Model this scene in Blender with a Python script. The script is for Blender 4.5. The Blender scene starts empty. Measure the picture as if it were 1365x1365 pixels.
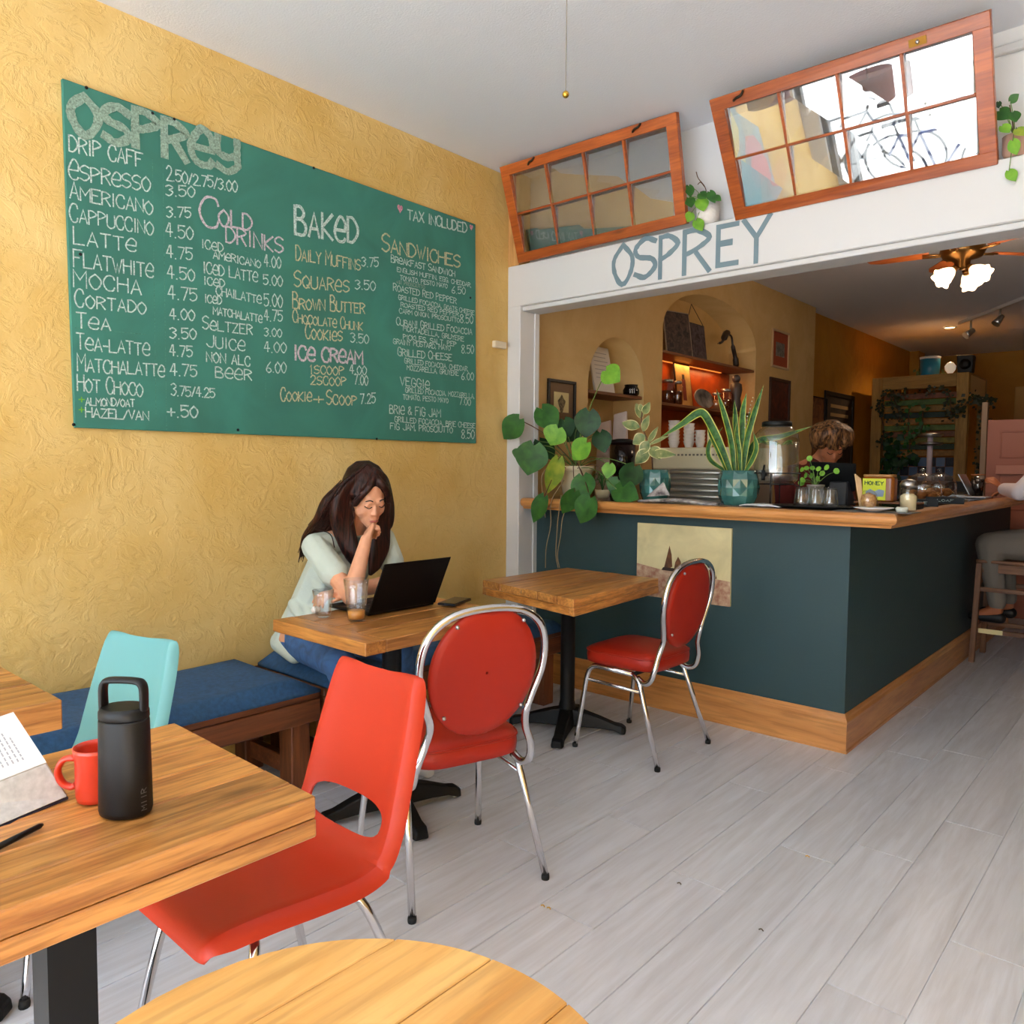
import bpy, bmesh, math, random
from mathutils import Vector as V, Matrix, noise as mnoise
random.seed(7)
sc = bpy.context.scene
COL = sc.collection
# ---------------------------------------------------------------- camera
YAW, PITCH, ROLL, FPX, HC = 41.516, 3.381, 0.460, 1033.57, 1.3
_y, _p, _r = (math.radians(a) for a in (YAW, PITCH, ROLL))
_f = V((-math.sin(_y)*math.cos(_p), math.cos(_y)*math.cos(_p), -math.sin(_p)))
_rt = _f.cross(V((0, 0, 1))).normalized(); _up = _rt.cross(_f)
CR = _rt*math.cos(_r)+_up*math.sin(_r); CU = -_rt*math.sin(_r)+_up*math.cos(_r); CF = _f
CAM = V((0, 0, HC))
cd = bpy.data.cameras.new('camera'); cam = bpy.data.objects.new('camera', cd); COL.objects.link(cam)
cd.sensor_width = 36; cd.lens = FPX/1365*36; cd.clip_start = .02
m = Matrix.Identity(4)
for i in range(3):
    m[i][0] = CR[i]; m[i][1] = CU[i]; m[i][2] = -CF[i]; m[i][3] = CAM[i]
cam.matrix_world = m; sc.camera = cam

def W(px, py, x=None, y=None, z=None):
    """point where the sight line of a photo pixel meets a plane of the room"""
    d = CR*((px-682.5)/FPX)+CU*((682.5-py)/FPX)+CF
    if x is not None: t = x/d.x
    elif y is not None: t = y/d.y
    else: t = (z-HC)/d.z
    return CAM+d*t
def pxm(p):
    """metres per photo pixel at a point"""
    return (V(p)-CAM).dot(CF)/FPX

# ---------------------------------------------------------------- world, lights, exposure
sc.view_settings.view_transform = 'Standard'; sc.view_settings.look = 'None'
sc.view_settings.gamma = 1; sc.view_settings.use_curve_mapping = False
sc.view_settings.exposure = -0.27
wd = bpy.data.worlds.new('daylight'); sc.world = wd; wd.use_nodes = True
bg = wd.node_tree.nodes['Background']; bg.inputs[0].default_value = (.74, .87, 1.0, 1); bg.inputs[1].default_value = 6.6
try:
    sc.cycles.use_denoising = True
    sc.cycles.max_bounces = 8; sc.cycles.diffuse_bounces = 5; sc.cycles.glossy_bounces = 4
    sc.cycles.transmission_bounces = 8; sc.cycles.transparent_max_bounces = 12
    sc.cycles.sample_clamp_indirect = 8; sc.cycles.caustics_refractive = False; sc.cycles.caustics_reflective = False
except Exception: pass
def light(name, kind, loc, energy, color=(1, 1, 1), rot=None, **kw):
    l = bpy.data.lights.new(name, kind); l.energy = energy; l.color = color
    for k, v in kw.items(): setattr(l, k, v)
    o = bpy.data.objects.new(name, l); o.location = loc
    if rot: o.rotation_euler = rot
    COL.objects.link(o); return o
light('sun', 'SUN', (0, -6, 8), 44.0, (1, .98, .95), (math.radians(38), math.radians(-24), 0), angle=.01)
# portal of the shop front: guides the sky light through the opening
po = light('shopfront_portal', 'AREA', (-.8, -2.05, 1.55), 1, rot=(math.radians(90), 0, 0), shape='RECTANGLE', size=4.4, size_y=2.4)
po.data.cycles.is_portal = True
WARM = (1, .62, .32)
WARM2 = (1, .74, .5)

# ---------------------------------------------------------------- helpers: materials
def lin(c):
    return tuple(((v/255)/12.92 if v/255 <= .04045 else ((v/255+.055)/1.055)**2.4) for v in c)+(1,)
_mats = {}
def nmat(name):
    m = bpy.data.materials.new(name); m.use_nodes = True
    return m, m.node_tree, m.node_tree.nodes['Principled BSDF']
def N(nt, t, **kw):
    n = nt.nodes.new(t)
    for k, v in kw.items():
        if k in n.inputs.keys(): n.inputs[k].default_value = v
        else: setattr(n, k, v)
    return n
def mat(name, c, rough=.5, metal=0, var=0, vscale=6, bump=0, bscale=40, spec=.5, emit=None, estr=1, c2=None, alpha=None, coat=0, sub=0, distort=0, trans=0):
    if name in _mats: return _mats[name]
    m, nt, b = nmat(name); L = nt.links
    b.inputs['Base Color'].default_value = lin(c); b.inputs['Roughness'].default_value = rough; b.inputs['Metallic'].default_value = metal
    b.inputs['Specular IOR Level'].default_value = spec; b.inputs['Coat Weight'].default_value = coat
    if trans: b.inputs['Transmission Weight'].default_value = trans
    tc = N(nt, 'ShaderNodeTexCoord')
    if var:
        n = N(nt, 'ShaderNodeTexNoise', Scale=vscale, Detail=5.0, Distortion=distort); L.new(tc.outputs['Object'], n.inputs['Vector'])
        r = N(nt, 'ShaderNodeValToRGB'); k = 1-var
        r.color_ramp.elements[0].position = .3; r.color_ramp.elements[1].position = .7
        r.color_ramp.elements[0].color = lin(c2) if c2 else lin(tuple(v*k for v in c)); r.color_ramp.elements[1].color = lin(c)
        L.new(n.outputs['Fac'], r.inputs[0]); L.new(r.outputs[0], b.inputs['Base Color'])
    if bump:
        n2 = N(nt, 'ShaderNodeTexNoise', Scale=bscale, Detail=4.0, Distortion=distort); L.new(tc.outputs['Object'], n2.inputs['Vector'])
        bp = N(nt, 'ShaderNodeBump', Strength=bump, Distance=.01); L.new(n2.outputs['Fac'], bp.inputs['Height']); L.new(bp.outputs[0], b.inputs['Normal'])
    if emit:
        b.inputs['Emission Color'].default_value = lin(emit); b.inputs['Emission Strength'].default_value = estr
    if alpha is not None: b.inputs['Alpha'].default_value = alpha
    if sub: b.inputs['Subsurface Weight'].default_value = sub; b.inputs['Subsurface Radius'].default_value = (.02, .008, .005)
    _mats[name] = m; return m
def wood(name, c, c2, axis='y', scale=1.0, rough=.4, coat=0, knots=.3, rnd=.25, bump=.08, grain=1.0, fine=.35):
    """procedural timber: stretched noise along the grain, per-piece tone, sparse knots"""
    if name in _mats: return _mats[name]
    m, nt, b = nmat(name); L = nt.links
    tc = N(nt, 'ShaderNodeTexCoord'); oi = N(nt, 'ShaderNodeObjectInfo')
    mp = N(nt, 'ShaderNodeMapping'); s = {'x': (1.1, 14, 14), 'y': (14, 1.1, 14), 'z': (14, 14, 1.1)}[axis]
    mp.inputs['Scale'].default_value = tuple(v*scale for v in s); L.new(tc.outputs['Object'], mp.inputs['Vector'])
    mu = N(nt, 'ShaderNodeMath', operation='MULTIPLY'); mu.inputs[1].default_value = 57.3; L.new(oi.outputs['Random'], mu.inputs[0])
    n = N(nt, 'ShaderNodeTexNoise', noise_dimensions='4D', Scale=1.6, Detail=7.0, Roughness=.62, Distortion=1.4*grain)
    L.new(mp.outputs[0], n.inputs['Vector']); L.new(mu.outputs[0], n.inputs['W'])
    n3 = N(nt, 'ShaderNodeTexNoise', noise_dimensions='4D', Scale=9.0, Detail=3.0, Distortion=.4); L.new(mp.outputs[0], n3.inputs['Vector']); L.new(mu.outputs[0], n3.inputs['W'])
    r = N(nt, 'ShaderNodeValToRGB'); e = r.color_ramp.elements
    e[0].position = .3; e[0].color = lin(c2); e[1].position = .62; e[1].color = lin(c)
    L.new(n.outputs['Fac'], r.inputs[0])
    mx = N(nt, 'ShaderNodeMixRGB', blend_type='MULTIPLY'); mx.inputs[0].default_value = fine
    r3 = N(nt, 'ShaderNodeValToRGB'); r3.color_ramp.elements[0].position = .38; r3.color_ramp.elements[0].color = (.45, .4, .35, 1); r3.color_ramp.elements[1].position = .55; r3.color_ramp.elements[1].color = (1, 1, 1, 1)
    L.new(n3.outputs['Fac'], r3.inputs[0]); L.new(r.outputs[0], mx.inputs[1]); L.new(r3.outputs[0], mx.inputs[2])
    hs = N(nt, 'ShaderNodeHueSaturation'); mr = N(nt, 'ShaderNodeMapRange'); mr.inputs[3].default_value = 1-rnd; mr.inputs[4].default_value = 1+rnd*.5
    L.new(oi.outputs['Random'], mr.inputs[0]); L.new(mr.outputs[0], hs.inputs['Value']); L.new(mx.outputs[0], hs.inputs['Color'])
    out = hs.outputs[0]
    if knots:
        vo = N(nt, 'ShaderNodeTexVoronoi', Scale=1.0); mp2 = N(nt, 'ShaderNodeMapping')
        s2 = {'x': (2.2, 7, 7), 'y': (7, 2.2, 7), 'z': (7, 7, 2.2)}[axis]; mp2.inputs['Scale'].default_value = s2
        ad = N(nt, 'ShaderNodeVectorMath', operation='ADD'); L.new(tc.outputs['Object'], ad.inputs[0]); L.new(mu.outputs[0], ad.inputs[1])
        L.new(ad.outputs[0], mp2.inputs['Vector']); L.new(mp2.outputs[0], vo.inputs['Vector'])
        rk = N(nt, 'ShaderNodeValToRGB'); rk.color_ramp.elements[0].position = .04; rk.color_ramp.elements[0].color = (.16, .09, .05, 1)
        rk.color_ramp.elements[1].position = .13; rk.color_ramp.elements[1].color = (1, 1, 1, 1); L.new(vo.outputs['Distance'], rk.inputs[0])
        m2 = N(nt, 'ShaderNodeMixRGB', blend_type='MULTIPLY'); m2.inputs[0].default_value = knots
        L.new(out, m2.inputs[1]); L.new(rk.outputs[0], m2.inputs[2]); out = m2.outputs[0]
    L.new(out, b.inputs['Base Color']); b.inputs['Roughness'].default_value = rough; b.inputs['Coat Weight'].default_value = coat; b.inputs['Coat Roughness'].default_value = .25
    bp = N(nt, 'ShaderNodeBump', Strength=bump, Distance=.004); L.new(n3.outputs['Fac'], bp.inputs['Height']); L.new(bp.outputs[0], b.inputs['Normal'])
    _mats[name] = m; return m
def glassmat(name, tint=(1, 1, 1), refl=.10, rough=0.0, fres=1.35):
    """thin clear glass: transparent body with a fresnel gloss"""
    if name in _mats: return _mats[name]
    m = bpy.data.materials.new(name); m.use_nodes = True; nt = m.node_tree; L = nt.links; nt.nodes.remove(nt.nodes['Principled BSDF'])
    out = nt.nodes['Material Output']; t = N(nt, 'ShaderNodeBsdfTransparent'); t.inputs[0].default_value = (*tint, 1)
    g = N(nt, 'ShaderNodeBsdfGlossy'); g.inputs['Roughness'].default_value = rough
    f = N(nt, 'ShaderNodeLayerWeight'); f.inputs['Blend'].default_value = .5
    w_ = N(nt, 'ShaderNodeMath', operation='POWER'); w_.inputs[1].default_value = 4; L.new(f.outputs['Facing'], w_.inputs[0])
    a = N(nt, 'ShaderNodeMath', operation='MULTIPLY_ADD', use_clamp=True); a.inputs[1].default_value = fres-1; a.inputs[2].default_value = refl; L.new(w_.outputs[0], a.inputs[0])
    x = N(nt, 'ShaderNodeMixShader'); L.new(a.outputs[0], x.inputs[0]); L.new(t.outputs[0], x.inputs[1]); L.new(g.outputs[0], x.inputs[2]); L.new(x.outputs[0], out.inputs[0])
    _mats[name] = m; return m

# ---------------------------------------------------------------- helpers: meshes and objects
OFF = {}
def tag(o, label=None, cat=None, group=None, kind=None):
    if label: o['label'] = label
    if cat: o['category'] = cat
    if group: o['group'] = group
    if kind: o['kind'] = kind
    return o
def thing(name, label, cat, loc, group=None):
    o = bpy.data.objects.new(name, None); COL.objects.link(o); o.location = V(loc); o.empty_display_size = .05
    OFF[o.name] = V(loc); return tag(o, label, cat, group)
class B:
    def __init__(s): s.bm = bmesh.new(); s.mi = 0; s.sm = []
    def _f(s, vs, smooth=False):
        try: f = s.bm.faces.new(vs)
        except ValueError: return None
        f.material_index = s.mi; f.smooth = smooth; return f
    def hexa(s, p, smooth=False):
        v = [s.bm.verts.new(q) for q in p]
        for i in ((3, 2, 1, 0), (4, 5, 6, 7), (0, 1, 5, 4), (1, 2, 6, 5), (2, 3, 7, 6), (3, 0, 4, 7)): s._f([v[k] for k in i], smooth)
        return s
    def box(s, x0, x1, y0, y1, z0, z1):
        return s.hexa([(x0, y0, z0), (x1, y0, z0), (x1, y1, z0), (x0, y1, z0), (x0, y0, z1), (x1, y0, z1), (x1, y1, z1), (x0, y1, z1)])
    def obox(s, c, size, M=None):
        c = V(c); M = M or Matrix.Identity(3); h = [k/2 for k in size]
        return s.hexa([c+M@V((a*h[0], b*h[1], d*h[2])) for d in (-1, 1) for a, b in ((-1, -1), (1, -1), (1, 1), (-1, 1))])
    def prism(s, poly, d, smooth=False):
        """poly: list of 3D points (planar), extruded by vector d"""
        d = V(d); a = [s.bm.verts.new(V(p)) for p in poly]; b = [s.bm.verts.new(V(p)+d) for p in poly]; n = len(a)
        s._f(a[::-1]); s._f(b)
        for i in range(n): s._f([a[i], a[(i+1) % n], b[(i+1) % n], b[i]], smooth)
        return s
    def tube(s, pts, r, n=8, closed=False, cap=True, flat=None):
        pts = [V(p) for p in pts]; k = len(pts); rs = r if isinstance(r, (list, tuple)) else [r]*k; rings = []
        up = None
        for i, p in enumerate(pts):
            if closed: t = pts[(i+1) % k]-pts[i-1]
            else: t = pts[min(i+1, k-1)]-pts[max(i-1, 0)]
            if t.length < 1e-9: t = V((0, 0, 1))
            t.normalize()
            if up is None: up = t.orthogonal().normalized()
            up = (up-t*up.dot(t)); up = up.normalized() if up.length > 1e-6 else t.orthogonal().normalized()
            w = t.cross(up)
            if flat: u2 = V(flat[0]); u2 = (u2-t*u2.dot(t)).normalized(); w2 = t.cross(u2); ring = [p+u2*math.cos(a)*rs[i]*flat[1]+w2*math.sin(a)*rs[i] for a in (2*math.pi*j/n for j in range(n))]
            else: ring = [p+(up*math.cos(a)+w*math.sin(a))*rs[i] for a in (2*math.pi*j/n for j in range(n))]
            rings.append([s.bm.verts.new(q) for q in ring])
        m = k if closed else k-1
        for i in range(m):
            a, b = rings[i], rings[(i+1) % k]
            for j in range(n): s._f([a[j], a[(j+1) % n], b[(j+1) % n], b[j]], True)
        if not closed and cap: s._f(rings[0][::-1]); s._f(rings[-1])
        return s
    def lathe(s, prof, c=(0, 0, 0), n=20, M=None, smooth=True, cap=True, sx=1, sy=1, a0=0, a1=2*math.pi):
        c = V(c); M = M or Matrix.Identity(3); rings = []
        for r, z in prof:
            rings.append([s.bm.verts.new(c+M@V((r*math.cos(a)*sx, r*math.sin(a)*sy, z))) for a in (a0+(a1-a0)*j/n for j in range(n))])
        for a, b in zip(rings, rings[1:]):
            for j in range(n): s._f([a[j], a[(j+1) % n], b[(j+1) % n], b[j]], smooth)
        if cap: s._f(rings[0][::-1]); s._f(rings[-1])
        return s
    def ball(s, c, r, n=12, sc3=(1, 1, 1)):
        prof = [(r*math.sin(math.pi*i/n), -r*math.cos(math.pi*i/n)) for i in range(n+1)]
        prof[0] = (r*.01, -r); prof[-1] = (r*.01, r)
        return s.lathe(prof, c, n=n+2, M=Matrix.Diagonal(V(sc3)))
    def grid(s, rows, smooth=True, closed=False):
        R = [[s.bm.verts.new(V(p)) for p in row] for row in rows]
        for a, b in zip(R, R[1:]):
            m = len(a) if closed else len(a)-1
            for j in range(m): s._f([a[j], a[(j+1) % len(a)], b[(j+1) % len(a)], b[j]], smooth)
        return s
    def sweep(s, path, prof, closed=False):
        """path: 2D points; prof: (outward offset to the right of travel, z). mitred corners"""
        n = len(path); rows = []
        for i in range(n):
            p = V(path[i]).to_2d()
            d0 = (p-V(path[i-1]).to_2d()).normalized() if (i > 0 or closed) else None
            d1 = (V(path[(i+1) % n]).to_2d()-p).normalized() if (i < n-1 or closed) else None
            if d0 is None: d0 = d1
            if d1 is None: d1 = d0
            n0 = V((d0.y, -d0.x)); n1 = V((d1.y, -d1.x)); mm = (n0+n1).normalized(); k = 1/max(.3, mm.dot(n0))
            rows.append([(p.x+mm.x*o*k, p.y+mm.y*o*k, z) for o, z in prof])
        s.grid(rows, False, True); bmv = s.bm.verts; bmv.ensure_lookup_table()
        if not closed:
            k = len(prof); tot = len(bmv); a = [bmv[tot-n*k+j] for j in range(k)]; b = [bmv[tot-k+j] for j in range(k)]
            s._f(a); s._f(b[::-1])
        return s
    def done(s, name, mats, parent=None, label=None, bevel=0, seg=1, smooth=None, sub=0, local=False, kind=None, solid=0):
        me = bpy.data.meshes.new(name)
        if parent is not None and not local:
            off = OFF[parent.name]
            bmesh.ops.translate(s.bm, verts=s.bm.verts[:], vec=-off)
        bmesh.ops.recalc_face_normals(s.bm, faces=s.bm.faces[:])
        if smooth is not None:
            for f in s.bm.faces: f.smooth = smooth
        s.bm.to_mesh(me); s.bm.free()
        for mm in (mats if isinstance(mats, (list, tuple)) else [mats]): me.materials.append(mm)
        o = bpy.data.objects.new(name, me); COL.objects.link(o)
        if parent is not None: o.parent = parent; OFF[o.name] = OFF[parent.name] if not local else V((0, 0, 0))
        else: OFF[o.name] = V((0, 0, 0))
        if label: o['label'] = label
        if kind: o['kind'] = kind
        if solid: md = o.modifiers.new('solid', 'SOLIDIFY'); md.thickness = solid; md.offset = 0
        if bevel: md = o.modifiers.new('bevel', 'BEVEL'); md.width = bevel; md.segments = seg; md.limit_method = 'ANGLE'
        if sub: md = o.modifiers.new('sub', 'SUBSURF'); md.levels = sub; md.render_levels = sub
        return o
def recenter(o):
    """move a top-level mesh's origin to the bottom centre of its geometry"""
    vs = [v.co for v in o.data.vertices]; lo = V((min(v[i] for v in vs) for i in range(3))); hi = V((max(v[i] for v in vs) for i in range(3)))
    c = V(((lo.x+hi.x)/2, (lo.y+hi.y)/2, lo.z)); o.data.transform(Matrix.Translation(-c)); o.location = c; OFF[o.name] = c; return o
def copy_tree(o, parent=None, first=True):
    c = o.copy(); COL.objects.link(c)
    if parent: c.parent = parent
    for ch in list(o.children): copy_tree(ch, c, False)
    return c
def rz(a): return Matrix.Rotation(a, 3, 'Z')
def crs(pts, k=6, closed=False):
    """catmull-rom through points"""
    P = [V(p) for p in pts]; n = len(P); out = []
    rng = n if closed else n-1
    for i in range(rng):
        p0 = P[i-1] if (i > 0 or closed) else P[0]*2-P[1]; p1 = P[i]; p2 = P[(i+1) % n]
        p3 = P[(i+2) % n] if (i+2 < n or closed) else P[-1]*2-P[-2]
        for j in range(k):
            t = j/k; out.append(.5*((2*p1)+(p2-p0)*t+(2*p0-5*p1+4*p2-p3)*t*t+(3*p1-p0-3*p2+p3)*t**3))
    if not closed: out.append(P[-1])
    return out
def blob(name, caps, mats, parent=None, vox=.006, smooth=4, label=None, local=False):
    """one continuous skin grown over tapered capsules (p0,r0,p1,r1[,scale3]); voxel-remeshed"""
    bm = bmesh.new()
    for c in caps:
        p0, r0, p1, r1 = V(c[0]), c[1], V(c[2]), c[3]; S = c[4] if len(c) > 4 else (1, 1, 1)
        MM = c[5] if len(c) > 5 else Matrix.Identity(3)
        t = bmesh.new()
        for p, r in ((p0, r0), (p1, r1)):
            g = bmesh.ops.create_icosphere(t, subdivisions=2, radius=r)['verts']
            for v in g: v.co = MM@V((v.co.x*S[0], v.co.y*S[1], v.co.z*S[2]))+p
        bmesh.ops.convex_hull(t, input=t.verts[:])
        for v in [v for v in t.verts if not v.link_faces]: t.verts.remove(v)
        me = bpy.data.meshes.new('t'); t.to_mesh(me); t.free(); bm.from_mesh(me); bpy.data.meshes.remove(me)
    me = bpy.data.meshes.new(name); bm.to_mesh(me); bm.free()
    o = bpy.data.objects.new(name, me); COL.objects.link(o)
    r = o.modifiers.new('r', 'REMESH'); r.mode = 'VOXEL'; r.voxel_size = vox; r.use_smooth_shade = True
    s = o.modifiers.new('s', 'SMOOTH'); s.iterations = smooth; s.factor = .5
    dg = bpy.context.evaluated_depsgraph_get(); dg.update(); me2 = bpy.data.meshes.new_from_object(o.evaluated_get(dg)); me2.name = name
    o.modifiers.clear(); o.data = me2; bpy.data.meshes.remove(me)
    if parent is not None and not local: me2.transform(Matrix.Translation(-OFF[parent.name]))
    me2.materials.clear()
    for mm in (mats if isinstance(mats, (list, tuple)) else [mats]): me2.materials.append(mm)
    for p in me2.polygons: p.use_smooth = True
    if parent is not None: o.parent = parent; OFF[o.name] = OFF[parent.name]
    if label: o['label'] = label
    return o

# ---------------------------------------------------------------- hand lettering (stroke glyphs on a 6 x 9 grid, '~' = curved)
G = {'A': '00 39 60|13 53', 'B': '00 09|~09 39 57 35 05|~05 35 63 50 00', 'C': '~67 59 29 06 03 20 50 62', 'D': '00 09|~09 39 66 63 30 00',
     'E': '69 09 00 60|05 45', 'e': '04 64|~64 67 39 05 02 20 50 61', 'F': '69 09 00|05 45', 'G': '~67 49 19 05 02 20 50 63|34 64 62', 'H': '00 09|60 69|05 65', 'I': '30 39',
     'J': '~69 63 50 20 02', 'K': '00 09|69 04 60', 'L': '09 00 60', 'M': '00 09 34 69 60', 'N': '00 09 60 69', 'O': '~39 06 03 20 40 63 66 39', 'P': '00 09|~09 39 67 35 04',
     'Q': '~39 06 03 20 40 63 66 39|42 60', 'R': '00 09|~09 39 67 35 04|34 60', 'S': '~68 39 07 15 54 62 30 01', 'T': '09 69|39 30', 'U': '~09 02 20 40 62 69', 'V': '09 30 69',
     'W': '09 20 36 40 69', 'X': '00 69|09 60', 'Y': '09 35 69|35 30', 'y': '~09 05 34 65|~69 64 62 30 01', 'Z': '09 69 00 60', '0': '~39 06 03 20 40 63 66 39', '1': '17 39 30', '2': '~07 29 58 55 00|00 60',
     '3': '~08 39 67 35|~35 63 30 01', '4': '39 03 63|49 40', '5': '69 09 05|~05 36 64 51 20 01', '6': '~59 15 02 30 62 34 03', '7': '09 69 20', '8': '~35 07 39 67 35 02 30 62 35',
     '9': '~65 34 07 39 66 60', '.': '20 30', ',': '21 1/', '/': '00 69', '+': '04 64|37 31', '-': '04 64', '!': '39 33|30 31', '&': '~60 17 39 47 03 20 63', '$': '~68 39 07 15 54 62 30 01|39 30', '?': '~07 39 67 34|30 31',
     '*': '~30 06 18 37 58 66 30'}
WID = {'I': .35, '.': .3, ',': .3, '1': .6, ' ': .6, 'M': 1.15, 'W': 1.2, '-': .6, '/': .7, '!': .4}
def glyph(ch):
    out = []
    for st in G.get(ch, '').split('|'):
        if not st: continue
        cur = st[0] == '~'; st = st.lstrip('~')
        P = [V((int(a[0])/6, (-1 if a[1] == '/' else int(a[1]))/9, 0)) for a in st.split()]
        out.append([p for p in (crs(P, 5) if cur else P)])
    return out
def ribbon(b, pts, w, mp, lift):
    """flat chalk or paint stroke of width w, mapped by mp(u, v, lift)"""
    P = [V((p[0], p[1])) for p in pts]; n = len(P)
    if n < 2: return
    if (P[0]-P[-1]).length < 1e-6 and n > 3: P = P[:-1]; n -= 1; cl = True
    else: cl = False
    L, R_ = [], []
    for i, p in enumerate(P):
        a = P[i-1] if (i > 0 or cl) else None; c = P[(i+1) % n] if (i < n-1 or cl) else None
        d0 = (p-a) if a is not None else None; d1 = (c-p) if c is not None else None
        if d0 is None or d0.length < 1e-9: d0 = d1
        if d1 is None or d1.length < 1e-9: d1 = d0
        d0 = d0.normalized(); d1 = d1.normalized(); n0 = V((-d0.y, d0.x)); n1 = V((-d1.y, d1.x)); mm = n0+n1
        mm = mm.normalized() if mm.length > .2 else n0
        k = min(1.6, 1/max(.35, mm.dot(n0))); q = mm*(w/2*k*random.uniform(.85, 1.15))
        ext = V((0, 0))
        if not cl and i == 0: ext = -d0*w*.4
        if not cl and i == n-1: ext = d1*w*.4
        L.append(b.bm.verts.new(mp(*(p+q+ext), lift))); R_.append(b.bm.verts.new(mp(*(p-q+ext), lift)))
    m = n if cl else n-1
    for i in range(m): b._f([L[i], L[(i+1) % n], R_[(i+1) % n], R_[i]])
def lettering(b, text, p0, p1, h, sw, mp, lift, big_first=1.0, jit=.05, gap=.32, font=None, slant=0):
    """text between plane points p0 and p1 (u,v) with cap height h"""
    p0 = V(p0).to_2d(); p1 = V(p1).to_2d(); tot = sum(WID.get(c, 1)+gap for c in text)-gap; d = p1-p0; ln = d.length; u = d/ln; v = V((-u.y, u.x)); x = 0
    if abs(d.x) > 0 and d.x < 0: v = -v
    k = ln/tot; first = True
    for ch in text:
        w = WID.get(ch, 1)
        if ch != ' ':
            sc_ = big_first if first else 1.0; first = False; jj = random.uniform(-jit, jit)*h; hs = h*random.uniform(1-jit, 1+jit)*sc_
            for st in glyph(ch):
                pts = [p0+u*((x+q.x*w)*k)+V((0, 1))*(q.y*hs+jj) for q in st]
                ribbon(b, pts, sw, mp, lift+random.random()*.0012)
        if ch == ' ': first = True
        x += w+gap

# ================================================================ SETTING
XW, YH, ZC = -3.12, 3.47, 3.0
def stucco(name, c, c2, bump=.5, scale=7):
    m, nt, b = nmat(name); L = nt.links; tc = N(nt, 'ShaderNodeTexCoord')
    n = N(nt, 'ShaderNodeTexNoise', Scale=1.7, Detail=8.0, Roughness=.65, Distortion=.6); L.new(tc.outputs['Object'], n.inputs['Vector'])
    r = N(nt, 'ShaderNodeValToRGB'); r.color_ramp.elements[0].position = .36; r.color_ramp.elements[0].color = lin(c2); r.color_ramp.elements[1].position = .62; r.color_ramp.elements[1].color = lin(c)
    L.new(n.outputs['Fac'], r.inputs[0]); L.new(r.outputs[0], b.inputs['Base Color']); b.inputs['Roughness'].default_value = .55; b.inputs['Specular IOR Level'].default_value = .3
    n2 = N(nt, 'ShaderNodeTexNoise', Scale=scale, Detail=5.0, Roughness=.6, Distortion=2.2); L.new(tc.outputs['Object'], n2.inputs['Vector'])
    rr = N(nt, 'ShaderNodeValToRGB'); rr.color_ramp.elements[0].position = .47; rr.color_ramp.elements[1].position = .60; L.new(n2.outputs['Fac'], rr.inputs[0])
    n4 = N(nt, 'ShaderNodeTexNoise', Scale=scale*6, Detail=3.0, Distortion=1.0); L.new(tc.outputs['Object'], n4.inputs['Vector'])
    ad = N(nt, 'ShaderNodeMath', operation='MULTIPLY_ADD'); ad.inputs[1].default_value = .25; L.new(n4.outputs['Fac'], ad.inputs[0]); L.new(rr.outputs[0], ad.inputs[2])
    bp = N(nt, 'ShaderNodeBump', Strength=bump, Distance=.012); L.new(ad.outputs[0], bp.inputs['Height']); L.new(bp.outputs[0], b.inputs['Normal'])
    return m
M_wall = stucco('yellow_plaster', (217, 186, 120), (205, 168, 94), .28, 9)
M_wallk = stucco('ochre_plaster', (216, 182, 124), (202, 164, 102), .12, 4)
M_wallo = stucco('amber_plaster', (196, 138, 44), (178, 122, 34), .15, 4)
M_ceil = mat('ceiling_white', (228, 232, 240), .8, bump=.15, bscale=120)
M_white = mat('white_paint', (212, 212, 212), .45, bump=.05, bscale=20)
M_trim = mat('white_trim_paint', (208, 208, 208), .4)
M_sof = mat('soffit_white', (222, 222, 222), .7)
def struct(b, name, m, **k): o = b.done(name, m, kind='structure', **k); return o
# floor slab and separate planks
M_plank = wood('pale_laminate', (222, 225, 232), (202, 202, 206), 'y', .45, rough=.36, knots=.12, rnd=.04, bump=.02, grain=1.6, fine=.12)
fl = struct(B().box(XW-.3, 1.7, -2.2, 13.3, -.06, -.004), 'floor', M_plank)
pw, pl = .19, 1.22
def plank_mesh(L_, w):
    b = B(); g = .0012; b.hexa([(g, g, -.006), (w-g, g, -.006), (w-g, L_-g, -.006), (g, L_-g, -.006), (g+.0012, g+.0012, 0), (w-g-.0012, g+.0012, 0), (w-g-.0012, L_-g-.0012, 0), (g+.0012, L_-g-.0012, 0)])
    me = bpy.data.meshes.new('floor_plank'); bmesh.ops.recalc_face_normals(b.bm, faces=b.bm.faces[:]); b.bm.to_mesh(me); b.bm.free(); me.materials.append(M_plank); return me
pm = plank_mesh(pl, pw)
for i in range(19):
    off = [0, .41, .82, .2, .63, 1.03][i % 6]
    for j in range(9):
        o = bpy.data.objects.new('floor_plank', pm); COL.objects.link(o); o.parent = fl; o.location = (XW+i*pw, -.9+off+j*pl, 0)
struct(B().box(XW-.3, 1.7, -2.2, 13.3, ZC, ZC+.1), 'ceiling', M_ceil)
struct(B().box(XW-.15, XW, -2.2, 3.49, 0, ZC), 'wall_left', M_wall)
struct(B().box(1.55, 1.7, -2.2, 3.5, 0, ZC), 'wall_right', M_wallk)
struct(B().box(1.55, 1.7, 3.5, 13.3, 0, ZC), 'wall_right', mat('bounce_damping_umber', (84, 60, 44), .8))  # kitchen stretch, out of view, made dark to cut bounce onto the counter side
struct(B().box(-3.6, 1.7, 13.1, 13.3, 0, ZC), 'wall_back', M_wallo)
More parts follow.
